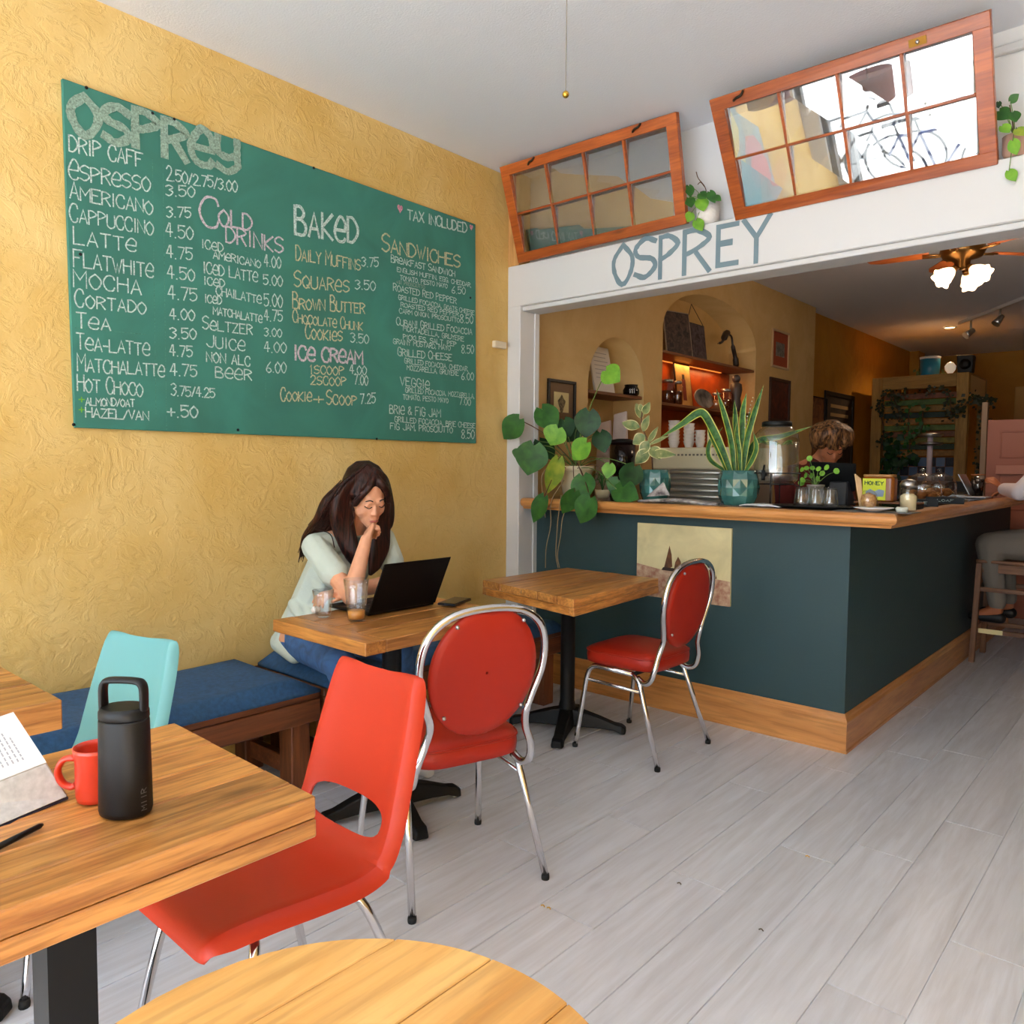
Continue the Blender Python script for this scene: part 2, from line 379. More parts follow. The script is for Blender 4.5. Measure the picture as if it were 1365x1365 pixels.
# shop front: piers, sill, head, mullions around the big opening behind the camera
b = B(); b.box(XW-.15, -2.95, -2.25, -2.05, 0, ZC).box(1.35, 1.7, -2.25, -2.05, 0, ZC).box(-2.95, 1.35, -2.25, -2.05, 0, .22).box(-2.95, 1.35, -2.25, -2.05, 2.82, ZC)
struct(b, 'wall_front', M_white)
b = B()
for x in (-2.95, -.9, .25, 1.29): b.box(x, x+.06, -2.2, -2.1, .22, 2.82)
struct(b, 'window_1', mat('dark_mullion', (60, 55, 50), .5))
# kitchen wall with two arched niches
NX = XW; ND = .27
arches = []
a1 = [W(784, 500, x=NX), W(858, 530, x=NX), W(823, 450, x=NX)]
a2 = [W(884, 430, x=NX), W(1008, 458, x=NX), W(940, 392, x=NX)]
arches.append((a1[0].y, a1[1].y, 1.86, a1[2].z, .9)); arches.append((a2[0].y, a2[1].y, 2.38, a2[2].z, .9))
YN0, YN1 = 3.49, 8.35
b = B(); ys = [YN0]
for (y0, y1, zs, zt, zb) in arches:
    ys += [y0+(y1-y0)*(1-math.cos(math.pi*i/20))/2 for i in range(21)]
ys.append(YN1)
def arch_z(y):
    for (y0, y1, zs, zt, zb) in arches:
        if y0-1e-6 <= y <= y1+1e-6:
            t = (y-(y0+y1)/2)/((y1-y0)/2); return zb, zs+(zt-zs)*math.sqrt(max(0, 1-t*t))
    return None
for ya, yb in zip(ys, ys[1:]):
    mid = arch_z((ya+yb)/2)
    if mid is None: b._f([b.bm.verts.new(p) for p in ((NX, ya, 0), (NX, yb, 0), (NX, yb, ZC), (NX, ya, ZC))])
    else:
        za, zb_ = arch_z(ya)[1], arch_z(yb)[1]; bot = mid[0]
        b._f([b.bm.verts.new(p) for p in ((NX, ya, za), (NX, yb, zb_), (NX, yb, ZC), (NX, ya, ZC))])
        b._f([b.bm.verts.new(p) for p in ((NX, ya, 0), (NX, yb, 0), (NX, yb, bot), (NX, ya, bot))])
        b._f([b.bm.verts.new(p) for p in ((NX, ya, za), (NX, yb, zb_), (NX-ND, yb, zb_), (NX-ND, ya, za))], True)
        b._f([b.bm.verts.new(p) for p in ((NX, ya, bot), (NX, yb, bot), (NX-ND, yb, bot), (NX-ND, ya, bot))])
        b._f([b.bm.verts.new(p) for p in ((NX-ND, ya, bot), (NX-ND, yb, bot), (NX-ND, yb, zb_), (NX-ND, ya, za))])
for (y0, y1, zs, zt, zb) in arches:
    for y in (y0, y1): b._f([b.bm.verts.new(p) for p in ((NX, y, zb), (NX-ND, y, zb), (NX-ND, y, zs), (NX, y, zs))])
b._f([b.bm.verts.new(p) for p in ((NX, YN1, 0), (NX-.4, YN1, 0), (NX-.4, YN1, ZC), (NX, YN1, ZC))])
bmesh.ops.remove_doubles(b.bm, verts=b.bm.verts[:], dist=1e-4)
struct(b, 'wall_left', M_wallk)
struct(B().box(-3.5, -3.22, 8.3, 13.2, 0, ZC), 'wall_left', M_wallo)
struct(B().box(-3.24, -3.10, 12.3, 12.62, 0, ZC), 'wall_left', M_wallo)
# white column, header beam, raw pine post above it, upper wall
col = struct(B().box(XW, -3.02, YH, 3.625, 0, 2.24), 'trim_1', M_trim, bevel=.004)
struct(B().box(-3.035, -3.012, 3.60, 3.64, 0, 2.24), 'trim_2', M_trim, bevel=.002)
b = B(); b.box(XW, 1.55, YH, 3.60, 2.235, 2.475)
hdr = struct(b, 'trim_3', M_white, bevel=.004)
struct(B().box(XW, 1.55, YH+.022, 3.64, 2.21, 2.236), 'trim_4', M_trim, bevel=.004)
struct(B().box(XW, -3.035, YH+.002, YH+.1, 2.476, ZC-.002), 'trim_5', wood('raw_pine', (228, 176, 108), (205, 148, 84), 'z', .7, rough=.6, knots=.6))
struct(B().box(XW-.15, 1.55, 3.585, 3.66, 2.478, ZC), 'wall_header', M_sof)
struct(B().box(-.80, 1.55, 3.555, 3.585, 2.905, 2.935), 'trim_6', M_trim, bevel=.004)
# header lettering
M_paint = mat('slate_blue_paint', (108, 130, 140), .55)
hz = lambda u, v, l: V((u, YH-l, v))
p0 = W(817, 379, y=YH); p1 = W(1022, 339, y=YH)
sg = thing('painted_sign', 'hand painted slate blue shop name lettering on the white header beam', 'sign', (-2, YH, 2.3))
def sgl(ch, x0, y0, x1, y1, h, sw=.026):
    b = B(); a = W(x0, y0, y=YH); c = W(x1, y1, y=YH); lettering(b, ch, (a.x, a.z), (c.x, c.z), h*pxm(a), sw, hz, .002, jit=.0)
    b.done('letter', M_paint, sg)
sgl('O', 819, 379, 842, 375, 49); sgl('S', 847, 372, 873, 367, 50); sgl('P', 880, 370, 903, 366, 52); sgl('R', 912, 365, 945, 360, 54); sgl('E', 957, 354, 982, 350, 50); sgl('Y', 991, 352, 1025, 345, 56)

# ================================================================ WOOD MATERIALS
M_table = wood('oiled_reclaimed_wood', (214, 150, 78), (150, 86, 34), 'y', .9, rough=.36, coat=.15, knots=.85, rnd=.30, fine=.6)
M_tablex = wood('oiled_reclaimed_wood_cross', (206, 140, 68), (142, 80, 30), 'x', .9, rough=.36, coat=.15, knots=.85, rnd=.30, fine=.6)
M_bench = wood('stained_bench_wood', (132, 74, 38), (82, 42, 20), 'y', .8, rough=.5, knots=.6)
M_benchz = wood('stained_bench_wood_upright', (132, 74, 38), (82, 42, 20), 'z', .8, rough=.5, knots=.6)
M_oak = wood('honey_oak', (214, 150, 84), (190, 122, 60), 'x', .5, rough=.35, coat=.3, knots=0, rnd=.08)
M_oaky = wood('honey_oak_long', (214, 150, 84), (190, 122, 60), 'y', .5, rough=.35, coat=.3, knots=0, rnd=.08)
M_round = wood('varnished_maple', (232, 182, 108), (208, 146, 70), 'y', .6, rough=.28, coat=.4, knots=0, rnd=.1)
M_sash = wood('orange_varnished_wood', (182, 92, 32), (134, 56, 16), 'x', .8, rough=.35, coat=.3, knots=.6, rnd=.18)
M_blk = mat('black_cast_metal', (10, 10, 11), .5, spec=.3)
M_chrome = mat('chrome', (225, 225, 228), .12, 1.0)
M_black = mat('black_plastic', (8, 8, 9), .45, spec=.35)
M_steel = mat('brushed_steel', (190, 190, 190), .3, 1.0)
M_brass = mat('brass', (190, 150, 60), .25, 1.0)

# ================================================================ CHALKBOARD
bx = XW+.018
def bp(px, py): w = W(px, py, x=bx); return (w.y, w.z)
c = [bp(83, 104), bp(634, 299), bp(635, 591), bp(100, 570)]
y0, y1 = (c[0][0]+c[3][0])/2, (c[1][0]+c[2][0])/2; z1 = (c[0][1]+c[1][1])/2; z0 = (c[2][1]+c[3][1])/2
board = thing('chalkboard_menu', 'large green chalkboard menu with chalk lettering hung on the yellow wall', 'chalkboard', (bx, (y0+y1)/2, z0))
M_green = mat('green_chalkboard', (56, 126, 110), .75, var=.14, vscale=2.5, distort=1.5)
b = B(); cc = [V((XW+.001, q[0], q[1])) for q in c]; dd = [V((bx, q[0], q[1])) for q in c]; b.hexa([cc[3], cc[2], cc[1], cc[0], dd[3], dd[2], dd[1], dd[0]])
b.done('panel', M_green, board, bevel=.002)
bz = lambda u, v, l: V((bx+l, u, v))
def chalk(name, c): return mat(name, c, .9, var=.35, vscale=160)
CK = {'w': chalk('chalk_white', (205, 228, 220)), 'p': chalk('chalk_pink', (216, 204, 212)), 'y': chalk('chalk_yellow', (208, 206, 166)), 'g': chalk('chalk_grey', (150, 178, 160)), 'l': chalk('chalk_green', (120, 190, 60)), 'h': chalk('chalk_heart', (232, 160, 180)), 'f': chalk('chalk_faint', (78, 144, 124))}
LINES = [
 ('OSPRey', 96, 174, 316, 231, 51, 12, 'g', 1), ('DRIP CAFF', 92, 201, 190, 223, 20, 2.2, 'w', 1.05), ('eSPReSSO', 92, 238, 200, 256, 20, 2, 'w', 1.3), ('AMERICANO', 93, 264, 203, 286, 18, 2, 'w', 1.25),
 ('CAPPUCCINO', 93, 294, 204, 314, 18, 1.9, 'w', 1.3), ('LATTe', 98, 325, 181, 336, 18, 2, 'w', 1.25), ('FLATWHITe', 98, 355, 204, 370, 19, 2, 'w', 1.2), ('MOCHA', 98, 382, 188, 393, 20, 2, 'w', 1.1),
 ('CORTADO', 100, 409, 194, 418, 16, 2, 'w', 1.4), ('TeA', 102, 437, 147, 441, 16, 2, 'w', 1.3), ('TeA-LATTe', 102, 465, 199, 474, 17, 2, 'w', 1.25), ('MATCHALATTe', 103, 494, 219, 502, 17, 2, 'w', 1.4),
 ('HOT CHOCO', 103, 521, 190, 528, 17, 1.9, 'w', 1.3), ('ALMOND/OAT', 114, 540, 179, 542, 10, 1.7, 'w', 1), ('HAZEL/VAN', 114, 556, 198, 560, 12, 1.9, 'w', 1.1), ('+', 105, 537, 112, 537, 9, 1.6, 'l', 1), ('+', 105, 550, 112, 550, 9, 1.6, 'l', 1),
 ('2.50/2.75/3.00', 222, 240, 316, 256, 15, 1.8, 'w', 1.3), ('3.50', 221, 261, 259, 263, 14, 1.8, 'w', 1), ('3.75', 222, 289, 254, 291, 14, 1.8, 'w', 1), ('4.50', 221, 315, 257, 319, 17, 1.8, 'w', 1), ('4.75', 222, 343, 256, 347, 16, 1.8, 'w', 1),
 ('4.50', 223, 370, 259, 375, 16, 1.8, 'w', 1), ('4.75', 224, 398, 262, 401, 17, 1.8, 'w', 1), ('4.00', 226, 425, 259, 427, 14, 1.8, 'w', 1), ('3.50', 226, 451, 261, 452, 14, 1.8, 'w', 1), ('4.75', 226, 474, 256, 476, 14, 1.8, 'w', 1),
 ('4.75', 227, 500, 262, 502, 15, 1.8, 'w', 1), ('3.75/4.25', 228, 527, 286, 530, 13, 1.7, 'w', 1.2), ('+.50', 223, 555, 263, 557, 15, 2.2, 'w', 1),
 ('C', 267, 300, 291, 304, 38, 3.4, 'p', 1), ('OLD', 292, 300, 335, 308, 21, 2.8, 'p', 1), ('DRINKS', 301, 322, 377, 338, 21, 2.6, 'p', 1), ('ICeD', 269, 330, 297, 336, 11, 1.6, 'w', 1), ('AMeRICANO', 284, 344, 347, 357, 10, 1.6, 'w', 1),
 ('4.00', 352, 355, 374, 357, 15, 1.6, 'w', 1), ('ICeD LATTe', 271, 364, 343, 376, 14, 1.7, 'w', 1), ('5.00', 351, 379, 376, 381, 13, 1.6, 'w', 1), ('ICeD', 272, 379, 299, 383, 10, 1.6, 'w', 1), ('CHAILATTe', 288, 393, 348, 405, 11, 1.6, 'w', 1),
 ('5.00', 352, 408, 376, 409, 16, 1.6, 'w', 1), ('ICeD', 273, 403, 295, 406, 10, 1.6, 'w', 1), ('MATCHALATTe', 284, 419, 349, 430, 10, 1.6, 'w', 1), ('4.75', 352, 427, 376, 429, 14, 1.6, 'w', 1), ('SeLTZER', 270, 438, 336, 446, 13, 1.8, 'w', 1.3),
 ('3.00', 352, 448, 375, 449, 11, 1.5, 'w', 1), ('JUICe', 275, 462, 326, 468, 14, 1.7, 'w', 1.1), ('4.00', 352, 469, 381, 470, 13, 1.6, 'w', 1), ('NON ALC', 275, 482, 333, 488, 13, 1.8, 'w', 1), ('BeeR', 287, 503, 335, 507, 14, 1.9, 'w', 1), ('6.00', 355, 496, 381, 497, 14, 1.6, 'w', 1),
 ('BAKeD', 393, 311, 476, 324, 33, 4.4, 'w', 1.12), ('DAILY MUFFINS', 394, 346, 480, 361, 15, 1.9, 'y', 1.35), ('3.75', 482, 355, 504, 356, 12, 1.5, 'w', 1), ('SQUAReS', 392, 382, 465, 390, 16, 2, 'y', 1.35), ('3.50', 473, 385, 500, 387, 12, 1.5, 'w', 1),
 ('BROWN BUTTER', 390, 411, 486, 418, 14, 2, 'y', 1.5), ('CHOCOLATe CHUNK', 390, 429, 483, 441, 11, 1.7, 'y', 1.4), ('COOKIeS', 407, 451, 456, 455, 13, 1.9, 'y', 1.5), ('3.50', 467, 456, 491, 458, 12, 1.5, 'w', 1), ('ICe CReAM', 392, 479, 483, 485, 18, 3.2, 'p', 1.05),
 ('1SCOOP', 413, 498, 458, 500, 11, 1.7, 'y', 1.1), ('4.00', 466, 498, 488, 499, 11, 1.5, 'w', 1), ('2SCOOP', 414, 512, 461, 514, 11, 1.7, 'y', 1.1), ('7.00', 472, 512, 490, 513, 13, 1.5, 'w', 1), ('COOKIe', 374, 534, 415, 535, 12, 1.9, 'y', 1.5), ('+', 418, 538, 431, 538, 12, 1.8, 'y', 1), ('SCOOP', 435, 539, 475, 540, 12, 1.9, 'y', 1.6),
 ('7.25', 480, 538, 500, 537, 13, 1.6, 'w', 1), ('TAX INCLUDED', 543, 292, 622, 310, 13, 2, 'w', 1), ('SANDWICHES', 509, 334, 613, 357, 17, 2.4, 'y', 1.4),
 ('BReAKFAST SANDWICH', 521, 349, 606, 369, 8, 1.3, 'w', 1.2), ('ENGLISH MUFFIN, EGG, CHEDDAR,', 529, 362, 628, 383, 6, 1, 'w', 1), ('TOMATO, PESTO MAYO', 533, 373, 596, 384, 6, 1, 'w', 1), ('+$1 PROSCIUTTO', 528, 378, 566, 385, 4.5, .8, 'g', 1), ('6.50', 602, 391, 620, 392, 9, 1.2, 'w', 1),
 ('ROASTED RED PEPPER', 524, 387, 608, 405, 8, 1.2, 'w', 1.2), ('GRILLED FOCACCIA, GOATS CHEESE', 531, 399, 632, 420, 6, 1, 'w', 1), ('ROASTED RED PEPPER', 534, 409, 611, 422, 6, 1, 'w', 1), ('CARM ONION, PROSCIUTTO', 532, 417, 612, 430, 6, 1, 'w', 1), ('8.50', 613, 430, 630, 431, 11, 1.3, 'w', 1),
 ('CUBAN! GRILLED FOCACCIA', 528, 433, 629, 446, 8, 1.2, 'w', 1.2), ('MORTADELLA, GRUYERE', 537, 441, 618, 455, 6.5, 1, 'w', 1), ('PICKLES, SALT, PEP', 537, 452, 608, 462, 6.5, 1.1, 'w', 1), ('GRAINY MUSTARD, MAYO', 524, 458, 600, 467, 6.5, 1, 'w', 1), ('8.50', 615, 471, 631, 471, 11, 1.3, 'w', 1),
 ('GRILLED CHEESE', 530, 474, 602, 481, 9, 1.3, 'w', 1.2), ('GRILLED FOCACCIA, CHEDDAR,', 539, 484, 624, 495, 6.5, 1, 'w', 1), ('MOZZARELLA, GRUYERE', 542, 493, 611, 501, 6.5, 1, 'w', 1), ('6.00', 615, 506, 631, 506, 10, 1.2, 'w', 1), ('VEGGIe', 533, 513, 572, 518, 11, 1.4, 'w', 1),
 ('GRILLED FOCACCIA, MOZZARELLA,', 540, 523, 632, 531, 6.5, 1, 'w', 1), ('TOMATO, PESTO MAYO', 537, 532, 597, 537, 6.5, 1, 'w', 1), ('7.00', 612, 539, 627, 540, 9, 1.2, 'w', 1), ('BRIe & FIG JAM', 519, 551, 587, 556, 11, 1.4, 'w', 1), ('GRILLED FOCACCIA, BRIE CHEESE', 526, 562, 633, 571, 7, 1.1, 'w', 1), ('FIG JAM, PROSCIUTTO', 520, 572, 603, 577, 8, 1.2, 'w', 1), ('8.50', 615, 585, 632, 584, 12, 1.4, 'w', 1)]
for (t, xa, ya, xb, yb, h, sw, ck, bf) in LINES:
    b = B(); a = bp(xa, ya); e = bp(xb, yb); k = pxm((bx, *a)); k2 = W(xa, ya, x=bx).z; hh = W(xa, ya-h, x=bx).z-k2
    lettering(b, t, a, e, hh, sw*k*.95, bz, .0012+random.random()*.0006, bf, gap=.3 if len(t) < 8 else .22, jit=.04)
    b.done('chalk_lettering', CK[ck], board)
# faint ruled lines
for (xa, ya, xb, yb) in ((203, 210, 208, 560), (217, 215, 222, 575), (352, 330, 354, 530), (275, 320, 350, 342), (535, 500, 632, 511), (540, 547, 628, 549), (100, 437, 195, 446)):
    b = B(); a = bp(xa, ya); e = bp(xb, yb); ribbon(b, [V((*a, 0)), V((*e, 0))], .002, bz, .0008); b.done('ruled_line', CK['f'], board)
for (px, py) in ((533, 278), (628, 303)):
    b = B(); q = bp(px, py); s = .018 if px < 600 else .014
    hp = [V((q[0]+s*16*math.sin(t)**3/16, q[1]+s*1.3*(13*math.cos(t)-5*math.cos(2*t)-2*math.cos(3*t)-math.cos(4*t))/16, 0)) for t in (i*math.tau/20 for i in range(20))]
    b._f([b.bm.verts.new(bz(p.x, p.y, .0014)) for p in hp]); b.done('chalk_heart', CK['h'], board)
for (px, py) in ((115, 117), (203, 151), (232, 159), (317, 573), (418, 224), (627, 397), (502, 585), (107, 339), (98, 566)):
    b = B(); q = bp(px, py); b.lathe([(.006, 0), (.006, .003), (.002, .004)], (bx, q[0], q[1]), 8, Matrix.Rotation(math.pi/2, 3, 'Y')); b.done('screw', M_blk, board)
# little switch box by the corner
b = B(); w_ = W(668, 460, x=XW+.02); b.box(XW+.001, XW+.03, w_.y-.06, w_.y+.04, w_.z-.02, w_.z+.02)
o = b.done('switch_box', mat('cream_plastic', (225, 210, 180), .5), bevel=.004); tag(recenter(o), 'small cream plastic box on yellow wall by the white column', 'switch box')

# ================================================================ OLD WINDOW SASHES ON THE HEADER
M_pane = glassmat('old_mirror_glass', (.8, .82, .83), .36, 0, 1.3)
def sash(corners, label, lift_deg, latches):
    bl, br, tr, tl = corners
    root = thing('wooden_sash_window', label, 'window sash', (bl+br)/2)
    U = (br-bl).normalized(); Vv = ((tl-bl)+(tr-br)).normalized(); Nn = U.cross(Vv).normalized()
    if Nn.y > 0: Nn = -Nn
    w = (br-bl).length; h = ((tl-bl).length+(tr-br).length)/2
    P = lambda u, v, d=0: bl.lerp(br, u/w)+(tl-bl).lerp(tr-br, u/w)*(v/h)+Nn*d
    def bar(name, u0, u1, v0, v1, d0=-.016, d1=.016, mm=M_sash):
        b = B(); b.hexa([P(u0, v0, d0), P(u1, v0, d0), P(u1, v1, d0), P(u0, v1, d0), P(u0, v0, d1), P(u1, v0, d1), P(u1, v1, d1), P(u0, v1, d1)]); return b.done(name, mm, root, bevel=.002)
    s = .058; bar('stile', 0, s, .05, h-.05); bar('stile', w-s, w, .05, h-.05); bar('rail', 0, w, 0, .052); bar('rail', 0, w, h-.052, h)
    iw = (w-2*s); ih = h-.104; g = .012
    for k in (1, 2, 3): bar('muntin', s+iw*k/4-g/2, s+iw*k/4+g/2, .052, h-.052, -.010, .013)
    bar('muntin', s, w-s, h/2-g/2, h/2+g/2, -.009, .012)
    for i in range(4):
        for j in range(2):
            u0 = s+iw*i/4+g/2; u1 = s+iw*(i+1)/4-g/2; v0 = .052+ih*j/2+(g/2 if j else 0); v1 = .052+ih*(j+1)/2-(0 if j else g/2)
            t = math.tan(math.radians(lift_deg))*(v1-v0)/2; b = B()
            b.hexa([P(u0, v0, t), P(u1, v0, t), P(u1, v1, -t), P(u0, v1, -t), P(u0, v0, t-.002), P(u1, v0, t-.002), P(u1, v1, -t-.002), P(u0, v1, -t-.002)]); b.done('pane', M_pane, root)
    for u, kind in latches:
        if kind == 'hook':
            b = B(); b.tube(crs([P(w*u-.02, h-.03, .017), P(w*u, h-.022, .03), P(w*u+.02, h-.018, .03), P(w*u+.028, h-.004, .018)], 3), .006, 6); b.done('catch', mat('dark_bronze', (60, 50, 40), .4, .8), root)
        else:
            b = B(); b.hexa([P(w*u-.03, h-.042, .016), P(w*u+.03, h-.042, .016), P(w*u+.03, h-.014, .016), P(w*u-.03, h-.014, .016), P(w*u-.03, h-.042, .02), P(w*u+.03, h-.042, .02), P(w*u+.03, h-.014, .02), P(w*u-.03, h-.014, .02)])
            pl_ = b.done('keeper_plate', mat('aged_brass', (120, 84, 30), .4, .9), root)
            b = B(); b.ball(P(w*u, h-.028, .022), .008, 6); b.done('keeper_button', M_chrome, root)
def sash_corners(px, yb, tilt_hint):
    bl = W(*px[0], y=yb); br = W(*px[1], y=yb); tl = W(*px[2], x=bl.x); tr = W(*px[3], x=br.x); return bl, br, tr, tl
s1 = sash_corners([(693, 351), (917, 298), (668, 223), (903, 149)], 3.462, 0)
s2 = sash_corners([(982, 293), (1331, 218), (947, 133), (1321, 12)], 3.475, 0)
sash(s1, 'smaller tilted eight-pane wooden window sash propped on header beside the yellow wall', 9, [(.2, 'hook'), (.8, 'hook')])
sash(s2, 'larger tilted eight-pane wooden window sash reflecting the street, propped on header at right', 10, [(.12, 'hook'), (.78, 'plate')])

# ================================================================ BENCH
def bench(name, label, ya, yb, splits, legs, clabels):
    root = thing(name, label, 'bench', (-2.84, (ya+yb)/2, 0))
    for i in range(3):
        x0 = XW+.012+i*.178; B().box(x0, x0+.172, ya, yb, .375, .405).done('seat_board', M_bench, root, bevel=.003)
    B().box(-2.605, -2.575, ya, yb, .285, .374).done('apron', M_bench, root, bevel=.004)
    B().box(XW+.03, XW+.06, ya, yb, .285, .374).done('apron', M_bench, root, bevel=.004)
    for y in legs:
        for x in (-2.70, XW+.07): B().box(x, x+.09, y, y+.085, 0, .284 if x < -3 else .374).done('leg', M_benchz, root, bevel=.004)
        B().box(XW+.16, -2.70, y+.02, y+.06, .06, .13).done('stretcher', M_bench, root, bevel=.003)
    for (a, c), lb in zip(splits, clabels):
        b = B(); z0, z1 = .407, .468; x0, x1 = XW+.025, -2.552; n = 14; rows = []
        for i in range(n+1):
            u = i/n; row = []
            for j in range(n+1):
                v = j/n; e = min(u, 1-u, v, 1-v); k = 1-max(0, 1-e/.09)**2.2
                row.append((x0+(x1-x0)*u, a+(c-a)*v, z0+.012+(z1-z0-.012)*k+.004*math.sin(u*9+a)*math.sin(v*7)*k))
            rows.append(row)
        b.grid(rows); b.grid([[(p[0], p[1], z0) for p in r] for r in rows], False)
        def side(idx): return [[rows[i][j] for i, j in idx], [(rows[i][j][0], rows[i][j][1], z0) for i, j in idx]]
        for idx in ([(0, j) for j in range(n+1)], [(n, j) for j in range(n+1)], [(i, 0) for i in range(n+1)], [(i, n) for i in range(n+1)]): b.grid(side(idx))
        bmesh.ops.remove_doubles(b.bm, verts=b.bm.verts[:], dist=1e-5)
        o = b.done('bench_cushion', M_cush, bevel=0); tag(recenter(o), lb, 'cushion', 'blue bench cushions')
M_cush = mat('blue_canvas', (44, 88, 132), .85, var=.18, vscale=60, bump=.2, bscale=300)
bench('wooden_bench', 'stained wooden wall bench nearest the camera behind the teal chair', -.4, 1.77, [(-.38, .50), (.52, 1.755)], (-.3, .75, 1.66),
      ['blue canvas bench cushion at the left edge, behind the left-hand wooden table', 'long empty blue canvas bench cushion behind the teal chair'])
bench('wooden_bench', 'stained wooden wall bench beneath the seated woman running to the white column', 1.79, 3.34, [(1.80, 2.56), (2.58, 3.33)], (1.83, 3.22),
      ['blue canvas bench cushion the woman sits on', 'blue canvas bench cushion beneath the square table by the white column'])

# ================================================================ TABLES
def quad_table(root, c, z1, th, n, m1, m2, end=0, apron=0, gap=.003):
    """c: corners A(-x,-y) Bc(+x,-y) Cc(+x,+y) D(-x,+y); planks along y"""
    A, Bc, Cc, D = [V((*p, 0)) for p in c]
    P = lambda u, v: A.lerp(Bc, u).lerp(D.lerp(Cc, u), v)
    def slab(name, u0, u1, v0, v1, za, zb, mm):
        p = [P(u0, v0), P(u1, v0), P(u1, v1), P(u0, v1)]; b = B(); b.hexa([(q.x, q.y, za) for q in p]+[(q.x, q.y, zb) for q in p]); return b.done(name, mm, root, bevel=.0025)
    ws = [random.uniform(.8, 1.25) for _ in range(n)]; t = sum(ws); u = 0; L = (D-A).length; e = end/L
    for w_ in ws:
        u1 = u+w_/t; slab('plank', u+gap, u1-gap, e, 1-e, z1-th, z1-random.uniform(0, .002), m1); u = u1
    if end:
        slab('end_board', 0, 1, 0, e-gap, z1-th, z1, m2); slab('end_board', 0, 1, 1-e+gap, 1, z1-th, z1, m2)
    if apron:
        wu = .03/(Bc-A).length; wv = .03/L; za, zb = z1-th-apron, z1-th-.001
        slab('apron', 0, wu, 0, 1, za, zb, m1); slab('apron', 1-wu, 1, 0, 1, za, zb, m1); slab('apron', wu, 1-wu, 0, wv, za, zb, m2); slab('apron', wu, 1-wu, 1-wv, 1, za, zb, m2)
def pedestal(root, c, ztop, a0, r=.29, pole=.036, square=False):
    x, y = c
    b = B()
    if square: b.box(x-pole, x+pole, y-pole, y+pole, .06, ztop)
    else: b.lathe([(pole*1.25, .07), (pole*1.2, .12), (pole, .15), (pole, ztop-.05), (pole*1.3, ztop-.04), (pole*1.3, ztop)], (x, y, 0), 16)
    b.done('pole', M_blk, root)
    b = B(); b.box(x-.14, x+.14, y-.14, y+.14, ztop-.002, ztop+.006); b.done('mounting_plate', M_blk, root)
    for k in range(4):
        a = math.radians(a0+90*k); d = V((math.cos(a), math.sin(a), 0)); s = V((-d.y, d.x, 0)); rows = []
        for t, w_, z0, z1 in ((0, .045, .03, .12), (.25, .04, .03, .105), (.55, .033, .028, .08), (.8, .029, .022, .055), (.93, .032, .008, .048), (1.0, .026, .006, .036)):
            p = V((x, y, 0))+d*(t*r); rows.append([p-s*w_+V((0, 0, z0)), p+s*w_+V((0, 0, z0)), p+s*w_*.75+V((0, 0, z1)), p-s*w_*.75+V((0, 0, z1))])
        b = B(); b.grid(rows, False, True); vs = b.bm.verts; vs.ensure_lookup_table(); b._f([vs[i] for i in (3, 2, 1, 0)]); b._f([vs[len(vs)-4+i] for i in range(4)])
        ft = b.done('foot', M_blk, root, bevel=.006, seg=2)
        b = B(); b.lathe([(.012, 0), (.014, .004), (.008, .010)], V((x, y, 0))+d*(r*.93), 10); b.done('glide', M_steel, ft)
t = thing('cafe_table', 'thick plank cafe table in the foreground holding bottle, mug and book', 'table', (-1.34, .42, 0))
quad_table(t, [(-1.61, .08), (-1.075, .08), (-1.075, .73), (-1.61, .74)], .75, .038, 6, M_table, M_tablex, apron=.032)
pedestal(t, (-1.34, .43), .674, 35, r=.30, pole=.036, square=True)
t = thing('cafe_table', 'thick plank cafe table cut by the left edge in front of the teal chair', 'table', (-2.2, .35, 0))
quad_table(t, [(-2.5, .02), (-1.955, .02), (-1.955, .637), (-2.5, .635)], .75, .07, 6, M_table, M_tablex)
pedestal(t, (-2.23, .33), .674, 45, r=.28)
t = thing('cafe_table', 'square wooden cafe table where the woman works on her laptop', 'table', (-2.2, 1.83, 0))
quad_table(t, [(-2.438, 1.478), (-1.902, 1.472), (-1.905, 2.19), (-2.44, 2.20)], .75, .042, 4, M_table, M_tablex, end=.085)
pedestal(t, (-2.22, 1.84), .70, -18, r=.28)
t = thing('cafe_table', 'empty thick-framed wooden table in front of the dark green bar counter', 'table', (-2.25, 3.0, 0))
quad_table(t, [(-2.578, 2.70), (-1.915, 2.555), (-1.985, 3.345), (-2.57, 3.36)], .75, .036, 5, M_table, M_tablex, apron=.036)
pedestal(t, (-2.29, 3.01), .674, -62, r=.29)
# round table
t = thing('round_table', 'round varnished maple table in the bottom foreground', 'table', (-.52, .35, 0))
rc, rr = (-.515, .352), .268
npk = 5
for k in range(npk):
    x0 = -rr+2*rr*k/npk+.0006; x1 = -rr+2*rr*(k+1)/npk-.0006; pts = []
    for i in range(13): x = x0+(x1-x0)*i/12; pts.append((rc[0]+x, rc[1]+math.sqrt(max(1e-6, rr*rr-x*x)), .722))
    for i in range(13): x = x1+(x0-x1)*i/12; pts.append((rc[0]+x, rc[1]-math.sqrt(max(1e-6, rr*rr-x*x)), .722))
    B().prism(pts, (0, 0, .028)).done('tabletop_board', M_round, t, bevel=.0015)
pedestal(t, rc, .71, 20, r=.24)

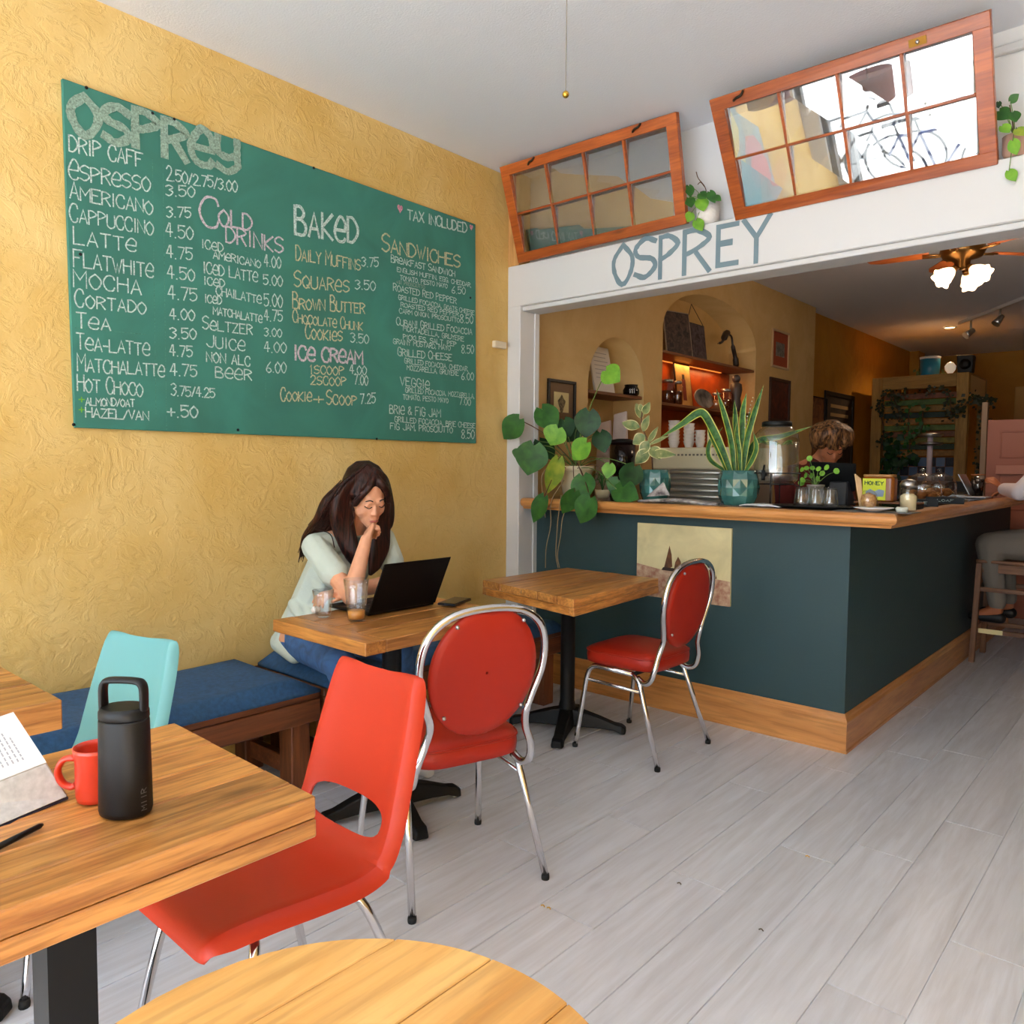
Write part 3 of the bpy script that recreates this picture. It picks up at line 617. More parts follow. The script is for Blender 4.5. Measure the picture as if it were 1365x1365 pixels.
# ================================================================ ROUND-BACK CHROME CHAIRS
M_vinyl = mat('red_vinyl', (166, 36, 16), .42, bump=.05, bscale=180, spec=.35)
M_rubber = mat('black_rubber', (15, 15, 15), .7)
def diner_chair(loc, rot, label):
    root = thing('round_back_chair', label, 'chair', loc, None); root.rotation_euler = (0, 0, rot); kw = dict(local=True)
    # seat cushion
    def seat_ring(k, z): # rounded trapezoid outline
        pts = []
        for i in range(40):
            a = i/40*math.tau; cx, cy = math.cos(a), math.sin(a); e = .42
            x = abs(cx)**e*(1 if cx > 0 else -1); y = abs(cy)**e*(1 if cy > 0 else -1)
            hw = .205-.02*(x+1)/2; pts.append((-.025+x*.195*k, y*hw*k, z))
        return pts
    b = B(); b.grid([seat_ring(.1, .398), seat_ring(.93, .398), seat_ring(1, .405), seat_ring(1.01, .43), seat_ring(1.0, .453), seat_ring(.96, .466), seat_ring(.8, .476), seat_ring(.5, .482), seat_ring(.12, .484), seat_ring(.01, .484)], True, True)
    seat = b.done('seat', M_vinyl, root, **kw)
    b = B(); b.tube(seat_ring(1.005, .456), .0035, 6, closed=True); b.done('piping', M_vinyl, seat, **kw)
    # back pad
    def lean(z): return .19+(z-.5)*.16
    b = B(); rows = []
    def prof(a, k):
        hw, hh = .182*k, .20*k; y = math.sin(a)*hw; z = .695+math.cos(a)*hh
        if math.cos(a) > .8 and k > .9: z -= .018*math.exp(-(math.sin(a)/.28)**2)
        return y, z
    for k, dx in ((.02, -.026), (.5, -.025), (.85, -.02), (.97, -.012), (1, 0), (.97, .010), (.85, .014), (.5, .017), (.02, .018)):
        row = []
        for i in range(40):
            y, z = prof(i/40*math.tau, k); row.append((lean(z)+dx, y, z))
        rows.append(row)
    b.grid(rows, True, True); pad = b.done('backrest', M_vinyl, root, **kw)
    for sy, z in ((-.11, .845), (.11, .845), (-.13, .575), (.13, .575)):
        b = B(); b.ball((lean(z)+.019, sy, z), .0065, 6); b.done('button', M_steel, pad, **kw)
    # chrome balloon frame: one tube from joint round the oval and back
    half = [(.085, .185, .372), (.125, .195, .356), (.16, .20, .375), (.178, .195, .43), (.183, .172, .49), (lean(.55), .163, .545), (lean(.6), .178, .60), (lean(.68), .205, .68), (lean(.76), .208, .76), (lean(.83), .18, .83), (lean(.88), .11, .875), (lean(.9), 0, .888)]
    full = half+[(x, -y, z) for x, y, z in half[-2::-1]]
    b = B(); b.tube(crs(full, 4), .0125, 10); b.done('back_frame', M_chrome, root, **kw)
    for s in (-1, 1):
        b = B(); b.tube(crs([(-.218, s*.228, .018), (-.19, s*.214, .22), (-.172, s*.205, .345), (-.145, s*.198, .385), (-.09, s*.194, .39)], 4)+[V((.06, s*.19, .385))], .0115, 10); lg = b.done('leg', M_chrome, root, **kw)
        b = B(); b.lathe([(.0125, 0), (.0135, .008), (.0125, .018)], (-.22, s*.2285, 0), 10); b.done('rubber_foot', M_rubber, lg, **kw)
        b = B(); b.tube([(.06, s*.19, .388), (.10, s*.195, .355), (.218, s*.228, .018)], .0115, 10); lg = b.done('leg', M_chrome, root, **kw)
        b = B(); b.lathe([(.0125, 0), (.0135, .008), (.0125, .018)], (.219, s*.2285, 0), 10); b.done('rubber_foot', M_rubber, lg, **kw)
        b = B(); b.tube([(-.183, s*.205, .325), (.105, s*.2, .315)], .008, 8); b.done('stretcher', M_chrome, root, **kw)
    b = B(); b.tube([(.07, -.19, .388), (.07, .19, .388)], .009, 8); b.done('seat_rail', M_blk, root, **kw)
    b = B(); b.tube([(-.15, -.19, .388), (-.15, .19, .388)], .009, 8); b.done('seat_rail', M_blk, root, **kw)
    return root
diner_chair((-1.90, 3.08, 0), 0, 'red vinyl round-back chrome chair facing the empty table by the bar counter')
diner_chair((-1.765, 1.70, 0), math.radians(-17), 'red vinyl round-back chrome chair drawn up to the woman with laptop\'s table, seen from behind')

# ================================================================ MOULDED SHELL CHAIRS
def shell_chair(loc, rot, label, m, c_):
    root = thing('shell_chair', label, 'chair', loc); root.rotation_euler = (0, 0, rot); kw = dict(local=True)
    PR = crs([(-.235, .405, .165), (-.215, .432, .178), (-.12, .437, .19), (.0, .425, .192), (.10, .418, .19), (.165, .435, .188), (.20, .49, .185), (.222, .56, .182), (.245, .64, .178), (.272, .73, .170), (.292, .80, .158), (.296, .812, .150)], 6)
    n = len(PR)-1
    def S(u, s):
        i = min(int(s*n), n-1); t = s*n-i; p = PR[i].lerp(PR[i+1], t); q = (PR[min(i+1, n)]-PR[max(i-1, 0)]); tv = V((0, q.x, q.y)).normalized(); nn = V((0, -tv.z, tv.y))
        if nn.z < 0 or (s > .5 and nn.y > 0): pass
        e = max(0, abs(u)-.86)/.14; dish = -.012*(1-u*u); k = min(1, s*8, (1-s)*8)
        x = u*p.z*(1-.02*e); base = V((x, p.x, p.y)); wrap = .020*abs(u)**2.5*k; flange = -.030*e*e*k
        return base+nn*(dish*0+wrap*(1 if s > .45 else .5)+flange)
    nu, ns = 36, 66; sc_, hs, hu = .555, .055, .74
    b = B(); VV = {}
    def warp(u, s):
        return u, s
    for i in range(ns+1):
        for j in range(nu+1):
            u = -1+2*j/nu; s = i/ns; r_ = (abs(u/hu)**3+abs((s-sc_)/hs)**3)**(1/3)
            if .72 < r_ < 1.28 : # snap rows near the hand-hole onto its rim
                if r_ < 1.14 and c_ == 0: u, s = u/r_, sc_+(s-sc_)/r_
            VV[i, j] = (b.bm.verts.new(S(u, s)), r_)
    for i in range(ns):
        for j in range(nu):
            q = [VV[i, j], VV[i, j+1], VV[i+1, j+1], VV[i+1, j]]
            if c_ == 0 and all(a[1] < 1.14 for a in q): continue
            b._f([a[0] for a in q], True)
    for v in [v for v in b.bm.verts if not v.link_faces]: b.bm.verts.remove(v)
    o = b.done('shell', m, root, **kw); md = o.modifiers.new('solid', 'SOLIDIFY'); md.thickness = .008; md.offset = -1; md = o.modifiers.new('bv', 'BEVEL'); md.width = .002; md.limit_method = 'ANGLE'; md.segments = 2
    for s in (-1, 1):
        b = B(); b.tube(crs([(s*.07, -.10, .405), (s*.13, -.12, .398), (s*.165, -.14, .365), (s*.185, -.17, .25), (s*.215, -.215, .012)], 5), .0105, 10); lg = b.done('leg', M_chrome, root, **kw)
        b = B(); b.lathe([(.013, 0), (.014, .008), (.012, .02)], (s*.216, -.2165, 0), 10); b.done('rubber_foot', M_rubber, lg, **kw)
        b = B(); b.tube(crs([(s*.07, .07, .402), (s*.13, .09, .396), (s*.165, .12, .36), (s*.19, .17, .22), (s*.215, .225, .012)], 5), .0105, 10); lg = b.done('leg', M_chrome, root, **kw)
        b = B(); b.lathe([(.013, 0), (.014, .008), (.012, .02)], (s*.216, .2265, 0), 10); b.done('rubber_foot', M_rubber, lg, **kw)
    b = B(); b.obox((0, -.01, .405), (.17, .22, .006)); b.done('mounting_plate', M_blk, root, **kw)
    return root
M_orange = mat('orange_red_plastic', (180, 50, 26), .42, spec=.35, bump=.03, bscale=200)
M_teal = mat('aqua_plastic', (104, 164, 164), .4, coat=.1)
shell_chair((-1.455, .875, 0), 0, 'orange-red moulded plastic chair with chrome tube legs beside the foreground table', M_orange, 0)
shell_chair((-2.30, .72, 0), math.radians(14), 'aqua moulded plastic chair between the two left tables', M_teal, 1).scale = (.97, .97, .955)

# ================================================================ THINGS ON THE FOREGROUND TABLE
c = W(168, 1083, z=.751); bt = thing('travel_flask', 'black metal travel flask with a loop handle on the foreground table', 'bottle', c)
M_flask = mat('black_powder_coat', (8, 8, 10), .45, spec=.35, bump=.05, bscale=600)
vr = math.radians(36); MM = rz(vr)
b = B(); b.lathe([(.032, 0), (.036, .003), (.0375, .01), (.0352, .148), (.0345, .152)], c, 32, MM, sx=1.10, sy=.88); b.done('body', M_flask, bt)
b = B(); b.lathe([(.034, .1525), (.0352, .154), (.0350, .164), (.031, .1705)], c, 32, MM, sx=1.10, sy=.88); lid = b.done('lid', M_black, bt)
hp = crs([(-.033, 0, .160), (-.0335, 0, .195), (-.030, 0, .207), (-.022, 0, .2105), (0, 0, .2115), (.022, 0, .2105), (.030, 0, .207), (.0335, 0, .195), (.033, 0, .160)], 4)
b = B(); b.tube([c+MM@p for p in hp], .0052, 10, flat=((MM@V((0, 1, 0))), 2.0)); b.done('loop_handle', M_black, bt)
b = B(); mark = [('M', 0)]
ang = math.radians(14)
lz = lambda u, v, l: c+MM@V((math.cos(ang-vr+u/.037)*(.0372*1.10+l), math.sin(ang-vr+u/.037)*(.0372*.88+l), v))
for i, chh in enumerate('MiiR'.upper()):
    for st in glyph(chh):
        ribbon(b, [V((.004-q.y*.009, .012+i*.009+q.x*.007, 0)) for q in st], .0013, lz, .0006)
b.done('lettering', mat('grey_print', (95, 95, 98), .5), bt)
# red mug
c = W(131, 1064, z=.751); mg = thing('red_mug', 'orange-red ceramic mug behind the black flask', 'mug', c); M_mug = mat('orange_red_glaze', (206, 56, 32), .3, coat=.3)
b = B(); b.lathe([(.026, 0), (.031, .002), (.033, .01), (.0335, .07), (.0355, .082), (.036, .088), (.034, .0885), (.032, .08), (.030, .012), (.002, .009)], c, 30); b.done('body', M_mug, mg)
d = V((-.62, -.78, 0)); 
b = B(); b.tube(crs([c+d*.031+V((0, 0, .070)), c+d*.050+V((0, 0, .068)), c+d*.060+V((0, 0, .05)), c+d*.054+V((0, 0, .030)), c+d*.040+V((0, 0, .022)), c+d*.033+V((0, 0, .026))], 5), .0052, 8, flat=((V((-d.y, d.x, 0))), 1.7)); b.done('handle', M_mug, mg)
# open book: page block, cover, printed lines
A = W(91, 1062, z=.756); Bc = W(0, 1100, z=.756); A2 = W(62, 1017, x=A.x-.03); B2 = W(-6, 1044, x=Bc.x-.06)
bk = thing('open_book', 'thick open paperback at the left edge of the foreground table', 'book', (A+Bc)/2)
D1 = W(18, 950, z=A2.z+.035); D2 = D1+(B2-A2)
M_page = mat('book_paper', (232, 230, 226), .7); M_pedge = mat('page_edges', (206, 206, 202), .8, var=.12, vscale=90)
Ab, Bb, Db, Eb = A, Bc, D1-V((0, 0, .055)), D2-V((0, 0, .055))
ext = (B2-A2)*1.2
B2 = B2+ext; D2 = D2+ext; Bb = Bb+ext; Eb = Eb+ext
b = B(); b.hexa([Ab, Bb, Eb, Db, A2, B2, D2, D1]); b.done('page_block', M_pedge, bk, bevel=.002)
n_ = (D1-A2).cross(B2-A2).normalized(); n_ = n_ if n_.z > 0 else -n_
b = B(); q = [A2, B2, D2, D1]; b.hexa([p+n_*.0008 for p in q]+[p+n_*.0016 for p in q]); pg = b.done('top_page', M_page, bk)
M_ink = mat('faded_ink', (168, 168, 172), .8)
for i in range(9):
    s0 = .16+i*.045; a = A2.lerp(B2, s0)+(D1-A2)*.16; e = A2.lerp(B2, s0)+(D1-A2)*(.72 if i % 4 else .6); w_ = (B2-A2).normalized()*.0011
    b = B(); k = 7
    for j in range(k):
        p = a.lerp(e, j/k); q2 = a.lerp(e, (j+random.uniform(.6, .85))/k); b.hexa([p-w_+n_*.0017, p+w_+n_*.0017, q2+w_+n_*.0017, q2-w_+n_*.0017, p-w_+n_*.002, p+w_+n_*.002, q2+w_+n_*.002, q2-w_+n_*.002])
    b.done('text_line', M_ink, pg, kind='stuff')
off_ = V((0, 0, -.004))
b = B(); b.hexa([Ab+off_, Bb+off_, Eb+off_, Db+off_, Ab+off_*.2, Bb+off_*.2, Eb+off_*.2, Db+off_*.2]); b.done('cover', mat('dark_cover', (40, 40, 60), .5), bk)
# pen
a = W(57, 1099, z=.756); e = W(-20, 1138, z=.756); b = B(); b.tube([a, a.lerp(e, .06), a.lerp(e, .5), e], [.002, .0042, .0048, .0048], 10)
pn = b.done('pen', M_black); tag(recenter(pn), 'black pen lying on the foreground table below the book', 'pen')

# ================================================================ THINGS ON THE WOMAN'S TABLE
M_glass = glassmat('drinking_glass', (.97, .98, .985), .10, .05, 2.0)
def tumbler(loc, r0, r1, h, label, group=None, name='glass_tumbler', up=True, flutes=10):
    root = thing(name, label, 'glass', loc, group); b = B(); z = 1 if up else -1; o = V(loc)+(V((0, 0, 0)) if up else V((0, 0, h)))
    n = flutes*4; rows = []
    for k, (f, t, am) in enumerate([(.02, .0, 0), (.9, 0, 0), (1, .03, .5), (1, .12, 1), (1, .5, 1), (1, .68, 1), (1, .76, 0), (1, 1, 0), (.96, 1, 0), (.94, .8, 0), (.92, .5, 0), (.88, .12, 0), (.02, .09, 0)]):
        r = (r0+(r1-r0)*t)*f; rows.append([o+V((math.cos(a)*r*(1+.045*am*math.cos(flutes*a)), math.sin(a)*r*(1+.045*am*math.cos(flutes*a)), z*h*t)) for a in (i/n*math.tau for i in range(n))])
    b.grid(rows, True, True); b.done('glass_body', M_glass, root); return root
c = W(431, 822, z=.751); tumbler(c, .026, .0385, .098, 'short empty fluted glass nearest the table corner beside the laptop')
c = W(475, 827, z=.751); g2 = tumbler(c, .029, .044, .148, 'tall fluted glass with orange drink left in the bottom')
b = B(); b.lathe([(.002, .008), (.027, .008), (.030, .036), (.002, .037)], c, 24); b.done('drink', mat('iced_coffee', (222, 150, 70), .4), g2)
# laptop
lp = thing('laptop', 'black open laptop in front of the woman', 'laptop', (-2.34, 1.9, .751))
ya_, yb_ = 1.742, 2.066
b = B(); b.box(-2.475, -2.235, ya_, yb_, .753, .768); b.done('base', M_black, lp, bevel=.004, seg=2)
b = B(); b.hexa([(-2.236, ya_, .764), (-2.228, ya_, .762), (-2.228, yb_, .762), (-2.236, yb_, .764), (-2.145, ya_, .95), (-2.138, ya_, .951), (-2.138, yb_, .951), (-2.145, yb_, .95)]); sc1 = b.done('screen', mat('matte_black_lid', (5, 5, 6), .6, spec=.2), lp, bevel=.0025, seg=2)
b = B(); b.hexa([(-2.2365, ya_+.01, .775), (-2.236, ya_+.01, .775), (-2.236, yb_-.01, .775), (-2.2365, yb_-.01, .775), (-2.1495, ya_+.01, .944), (-2.149, ya_+.01, .944), (-2.149, yb_-.01, .944), (-2.1495, yb_-.01, .944)]); b.done('display', mat('display_glow', (60, 70, 80), .2, emit=(120, 140, 160), estr=.5), sc1)
b = B(); b.tube([(-2.234, ya_+.03, .766), (-2.234, yb_-.03, .766)], .005, 8); b.done('hinge', M_black, lp)
for r_ in range(5):
    b = B()
    for k in range(13): b.box(-2.44+.03*r_+.06, -2.44+.03*r_+.084, ya_+.018+k*.0225, ya_+.037+k*.0225, .768, .7705)
    b.done('key_row', mat('dark_keys', (24, 24, 26), .5), lp, kind='stuff')
b = B(); b.box(-2.462, -2.40, 1.85, 1.95, .768, .7686); b.done('touchpad', mat('pad_grey', (34, 34, 36), .35), lp)
c = W(606, 804, z=.753); b = B(); M_ = rz(math.radians(20)); b.obox(c+V((0, 0, .006)), (.075, .15, .009), M_); b.obox(c+V((0, 0, .0115)), (.071, .146, .001), M_)
tag(recenter(b.done('mobile_phone', mat('dark_glass_phone', (26, 26, 30), .15), bevel=.002)), 'dark mobile phone lying on table behind the laptop', 'phone')
c = W(424, 815, z=.753)
b = B(); b.lathe([(.002, 0), (.016, .001), (.018, .01), (.012, .02), (.002, .022)], W(421, 816, z=.753), 12); tag(recenter(b.done('crumpled_napkin', mat('paper_white', (236, 232, 226), .8, bump=.6, bscale=60))), 'small crumpled white napkin behind the short glass', 'napkin')

# ================================================================ PEOPLE
M_skin = mat('skin', (222, 160, 124), .5, var=.06, vscale=30, sub=.08)
M_lip = mat('lips', (176, 92, 82), .45)
M_brow = mat('brow_hair', (30, 18, 14), .7)
def hairmat(name, c, c2, s=(60, 60, 4)):
    m, nt, b = nmat(name); L = nt.links; tc = N(nt, 'ShaderNodeTexCoord'); mp = N(nt, 'ShaderNodeMapping'); mp.inputs['Scale'].default_value = s
    n = N(nt, 'ShaderNodeTexNoise', Scale=2.0, Detail=4.0, Distortion=.5); L.new(tc.outputs['Object'], mp.inputs[0]); L.new(mp.outputs[0], n.inputs['Vector'])
    r = N(nt, 'ShaderNodeValToRGB'); r.color_ramp.elements[0].position = .38; r.color_ramp.elements[1].position = .66; r.color_ramp.elements[0].color = lin(c2); r.color_ramp.elements[1].color = lin(c)
    L.new(n.outputs['Fac'], r.inputs[0]); L.new(r.outputs[0], b.inputs['Base Color']); b.inputs['Roughness'].default_value = .45; b.inputs['Specular IOR Level'].default_value = .25
    bp_ = N(nt, 'ShaderNodeBump', Strength=.5, Distance=.004); L.new(n.outputs['Fac'], bp_.inputs['Height']); L.new(bp_.outputs[0], b.inputs['Normal']); return m
def head_frame(c, yaw, pitch, roll=0):
    """local x forward, y left, z up"""
    return Matrix.Rotation(math.radians(yaw), 3, 'Z') @ Matrix.Rotation(math.radians(pitch), 3, 'Y') @ Matrix.Rotation(math.radians(roll), 3, 'X')
def head_caps(c, M):
    P = lambda x, y, z: V(c)+M@V((x, y, z)); S = lambda *a: a
    L = [(P(-.012, 0, .030), .094, P(-.012, 0, .030), .094, (1.02, .82, 1.0), M), (P(.015, 0, .0), .072, P(.045, 0, -.062), .043, (1, .92, 1), M), (P(.045, 0, -.062), .043, P(.066, 0, -.088), .024, (1, 1.0, 1), M),
         (P(.04, .028, -.03), .038, P(.04, .028, -.03), .038), (P(.04, -.028, -.03), .038, P(.04, -.028, -.03), .038),
         (P(.086, 0, -.002), .006, P(.094, 0, -.030), .0095), (P(.090, .009, -.032), .0065, P(.090, -.009, -.032), .0065),
         (P(.083, 0, -.060), .013, P(.083, 0, -.060), .013, (.8, 1.5, .55), M), (P(.079, 0, -.070), .013, P(.079, 0, -.070), .013, (.8, 1.3, .6), M),
         (P(.070, .030, .004), .015, P(.070, .030, .004), .015, (1, 1.2, .9), M), (P(.070, -.030, .004), .015, P(.070, -.030, .004), .015, (1, 1.2, .9), M),
         (P(.076, .03, .022), .010, P(.080, .012, .020), .010), (P(.076, -.03, .022), .010, P(.080, -.012, .020), .010)]
    for s in (-1, 1): L.append((P(-.005, s*.077, .0), .014, P(-.008, s*.082, -.018), .010, (1.2, .5, 1.5), M))
    return L
def face_parts(root, c, M, closed=True):
    P = lambda x, y, z: V(c)+M@V((x, y, z))
    for s in (-1, 1):
        b = B(); b.tube(crs([P(.086, s*.012, .022), P(.086, s*.028, .030), P(.076, s*.045, .022)], 4), [.0012]+[.0026]*7+[.001], 6); b.done('eyebrow', M_brow, root)
        b = B(); b.tube(crs([P(.087, s*.016, .0), P(.087, s*.03, -.006), P(.077, s*.046, .002)], 4), .0018, 6); b.done('eyelashes', M_brow, root)
    b = B(); b.tube(crs([P(.090, .020, -.066), P(.0955, .006, -.063), P(.096, 0, -.0645), P(.0955, -.006, -.063), P(.090, -.020, -.066)], 3), [.0012]+[.0038]*11+[.0012], 8); b.done('lips', M_lip, root)
def finger(c0, dirs, lens, r):
    L = []; p = V(c0)
    for d, l in zip(dirs, lens): q = p+V(d).normalized()*l; L.append((p, r, q, r*.9)); p = q; r *= .9
    return L
def hand_caps(w, fwd, palm_n, side, curl, scale=1.0, spread=.1, thumb_in=.5):
    """w wrist, fwd towards knuckles, palm_n out of the palm, side towards the thumb. curl: total bend per joint in degrees"""
    w = V(w); f = V(fwd).normalized(); n = V(palm_n); n = (n-f*n.dot(f)).normalized(); s = f.cross(n); s = s if s.dot(V(side)) > 0 else -s; k = scale; L = []
    for t, o in ((-.027, .074), (-.009, .080), (.010, .082), (.028, .078)): L.append((w+f*.012*k+s*t*.55*k, .0165*k, w+f*o*k+s*t*k, .0115*k))
    for i, (t, o, ln) in enumerate(((.028, .080, (.034, .021, .017)), (.010, .085, (.038, .024, .018)), (-.009, .082, (.035, .022, .017)), (-.027, .075, (.027, .017, .015)))):
        a = 0; ds = []
        for j in range(3):
            a += math.radians(curl[i]*(1.0 if j else .8)); ds.append(f*math.cos(a)+n*math.sin(a)+s*(t*spread*8 if j == 0 else 0))
        L += finger(w+f*o*k+s*t*k, ds, [q*k for q in ln], .0088*k)
    th = math.radians(40); L += finger(w+f*.022*k+s*.020*k+n*.006*k, [f*.75+s*.8+n*.25, f*.9+s*(.35-.5*thumb_in)+n*.5*thumb_in, f*.7-s*.5*thumb_in+n*.8*thumb_in], [.036*k, .030*k, .024*k], .0105*k)
    return L

# ---- the woman at the laptop
wm = thing('person', 'woman with long dark hair and pale green shirt, fist at mouth behind the laptop', 'person', (-2.86, 1.9, .47))
HCN = V((-2.595, 2.015, 1.165)); HM = head_frame(HCN, -10, 24, 4)
hl = lambda x, y, z: HCN+HM@V((x, y, z))
hipc = V((-2.87, 1.93, .565)); shR = V((-2.70, 1.835, .965)); shL = V((-2.68, 2.17, .975)); nk = V((-2.685, 2.005, 1.01))
elR = V((-2.415, 1.80, .795)); wrR = V((-2.462, 1.91, 1.005)); elL = V((-2.56, 2.16, .80)); wrL = V((-2.495, 1.80, .80))
chest = V((-2.745, 1.985, .86)); waist = V((-2.83, 1.955, .70))
kneeR = V((-2.40, 1.735, .555)); kneeL = V((-2.40, 2.02, .555)); ankR = V((-2.50, 1.96, .09)); ankL = V((-2.48, 2.14, .09))
caps = head_caps(HCN, HM)
caps += [(nk, .047, hl(-.02, 0, -.06), .048), (nk, .05, chest, .10, (.8, 1.25, 1)), (chest, .105, waist, .095, (.8, 1.25, 1)), (waist, .10, hipc, .115, (.9, 1.3, .9)), (nk, .045, shR, .045), (nk, .045, shL, .045),
         (shR, .047, elR, .034), (shL, .047, elL, .035), (elR, .036, elR.lerp(wrR, .3), .036), (elR.lerp(wrR, .3), .036, wrR, .0235), (elL, .035, elL.lerp(wrL, .3), .036), (elL.lerp(wrL, .3), .036, wrL, .024)]
for s, k, a in ((-1, kneeR, ankR), (1, kneeL, ankL)):
    h_ = hipc+V((0, s*.09, 0)); caps += [(h_, .078, k, .052), (k, .052, a, .034), (a, .034, a+V((.12, 0, -.055)), .026)]
fw = (hl(.098, -.01, -.055)-wrR).normalized()
caps += hand_caps(wrR, fw, (.15, .9, -.25), (-.6, 0, .6), (62, 72, 78, 82), .92, .0, .8)
caps += hand_caps(wrL, (.25, -1, .05), (0, 0, -1), (1, 0, 0), (26, 30, 24, 20), .92, .25, .2)
blob('body', caps, M_skin, wm, vox=.0042, smooth=3)
face_parts(wm, HCN, HM)
# shirt
M_shirt = mat('pale_green_cotton', (190, 200, 188), .85, bump=.25, bscale=26, distort=1.2)
d_ = (elR-shR); e_ = (elL-shL)
caps = [(nk+V((-.01, 0, -.02)), .062, chest, .118, (.85, 1.28, 1)), (chest, .122, waist, .118, (.85, 1.28, 1)), (waist, .120, hipc+V((-.01, 0, -.01)), .138, (.85, 1.3, .8)), (nk+V((-.01, 0, -.03)), .055, shR, .056), (nk+V((-.01, 0, -.03)), .055, shL, .056),
        (shR, .057, shR+d_*.52, .058), (shL, .057, shL+e_*.52, .058), (chest+V((.03, 0, 0)), .10, waist+V((.05, 0, -.02)), .10, (.8, 1.2, 1)),
        (hipc+V((-.03, -.13, -.02)), .05, hipc+V((.10, -.15, -.055)), .035), (shR+d_*.5, .059, shR+d_*.55, .060)]
for i in range(9):
    a = random.uniform(-1, 1); p = chest.lerp(hipc, random.random())+V((-.02, -.12+.02*a, 0)); caps.append((p, .030, p+V((.10, -.01, -.04+.03*a)), .018))
blob('shirt', caps, M_shirt, wm, vox=.006, smooth=3)
b = B(); b.tube([nk+V((.052*math.cos(a)+.005, .062*math.sin(a), .018-.03*math.cos(a))) for a in (i/20*math.tau for i in range(20))], .0055, 6, closed=True); b.done('collar', M_shirt, wm)
# jeans
M_jean = mat('blue_denim', (62, 104, 158), .85, var=.3, vscale=14, bump=.3, bscale=30, distort=1.0)
caps = [(hipc+V((0, -.06, -.01)), .112, hipc+V((0, .06, -.01)), .112, (1, 1, .92))]
for s, k, a in ((-1, kneeR, ankR), (1, kneeL, ankL)):
    h_ = hipc+V((.03, s*.085, -.005)); caps += [(h_, .088, k, .064), (k, .064, a+V((0, 0, .03)), .045)]
    for i in range(4): p = h_.lerp(k, .06+.09*i); caps.append((p+V((0, -.05, .05)), .014, p+V((.03, .04, .074)), .012))
blob('jeans', caps, M_jean, wm, vox=.007, smooth=3)
for a in (ankR, ankL):
    blob('shoe', [(a+V((-.02, 0, -.052)), .037, a+V((.13, 0, -.06)), .030)], mat('white_trainer', (220, 220, 216), .6), wm, vox=.008, smooth=3)
# hair: long locks following the photograph's outline, each with its own depth
M_hair = hairmat('dark_brown_hair', (62, 28, 18), (12, 5, 4))
wp = lambda px, py, x: W(px, py, x=x)
crown = hl(-.01, 0, .13)
caps = [(hl(-.030, 0, .048), .101, hl(-.030, 0, .048), .101, (1.02, .92, 1.02), HM), (hl(-.05, 0, -.0), .085, hl(-.06, 0, -.06), .07, (1, 1, 1), HM),
        (hl(.010, .030, .098), .032, hl(.046, .066, .04), .020), (hl(.010, -.030, .098), .032, hl(.044, -.068, .045), .022), (hl(.0, .01, .118), .022, hl(.040, .048, .092), .012), (hl(.0, .01, .118), .022, hl(.036, -.052, .088), .012)]
def lock(pts, rs, k=4):
    P = crs(pts, k); n = len(P)-1; m = len(rs)-1
    for i in range(n):
        f = lambda t: rs[int(t*m)]*(1-(t*m-int(t*m)))+rs[min(m, int(t*m)+1)]*(t*m-int(t*m)) if t < 1 else rs[-1]
        caps.append((P[i], f(i/n), P[i+1], f((i+1)/n)))
random.seed(11)
for s_ in (-1, 1):
    for q_ in (0, 1): lock([hl(.040, .004*s_, .118), hl(.072-.004*q_, s_*(.030+.008*q_), .086-.006*q_), hl(.070-.004*q_, s_*(.056+.006*q_), .050), hl(.054, s_*(.074+.004*q_), .0)], [.012, .013, .012, .010])
# picture-left fall behind the shoulder
for t in [i/6 for i in range(7)]:
    lock([hl(-.01, -.01, .125), wp(458-4*t+8, 645+6*t, -2.60-.02*t), wp(438+14*t, 668+6*t, -2.64), wp(424+15*t, 694+8*t, -2.70), wp(407+14*t, 716+5*t, -2.80+.02*t), wp(400+10*t, 742+4*(t % .3)-6*t, -2.84+.02*t)], [.028, .030, .028, .022, .016, .006])
# picture-left front fall, over the shoulder down to the elbow
for t in [i/5 for i in range(6)]:
    lock([hl(.0, -.03, .115), wp(464-8*t, 652, -2.585), wp(462-14*t, 678, -2.60), wp(466-16*t, 705, -2.595-.02*t), wp(474-12*t, 735, -2.575-.03*t), wp(480-10*t, 762-10*t, -2.56-.03*t)], [.022, .026, .026, .024, .020, .008])
# dark hair under the chin / far front
for t in [i/5 for i in range(6)]:
    lock([hl(-.01, .05, .08), hl(.0, .082, .0), wp(512-12*t, 700, -2.60), wp(512-14*t, 730, -2.585), wp(504-10*t, 757+8*t, -2.575)], [.022, .026, .028, .024, .010])
# picture-right curtain, curling in towards the face
for t in [i/5 for i in range(6)]:
    lock([hl(.02, .01, .125), hl(.015, .055, .09), wp(516-3*t, 652, -2.60), wp(521-4*t, 677, -2.60+.01*t), wp(519-5*t, 700, -2.59), wp(507-5*t, 712, -2.58)], [.020, .022, .020, .017, .016, .008])
hair = blob('hair', caps, M_hair, wm, vox=.0055, smooth=2)
b = B()
for pts in ([hl(.07, -.05, .07), wp(471, 668, -2.53), wp(472, 688, -2.53), wp(468, 700, -2.55)], [wp(420, 705, -2.66), wp(440, 712, -2.60), wp(446, 730, -2.59)], [wp(455, 640, -2.60), wp(436, 660, -2.64), wp(427, 680, -2.68), wp(411, 700, -2.76)], [wp(516, 720, -2.6), wp(520, 735, -2.62), wp(530, 742, -2.6)]):
    b.tube(crs(pts, 5), .0022, 5)
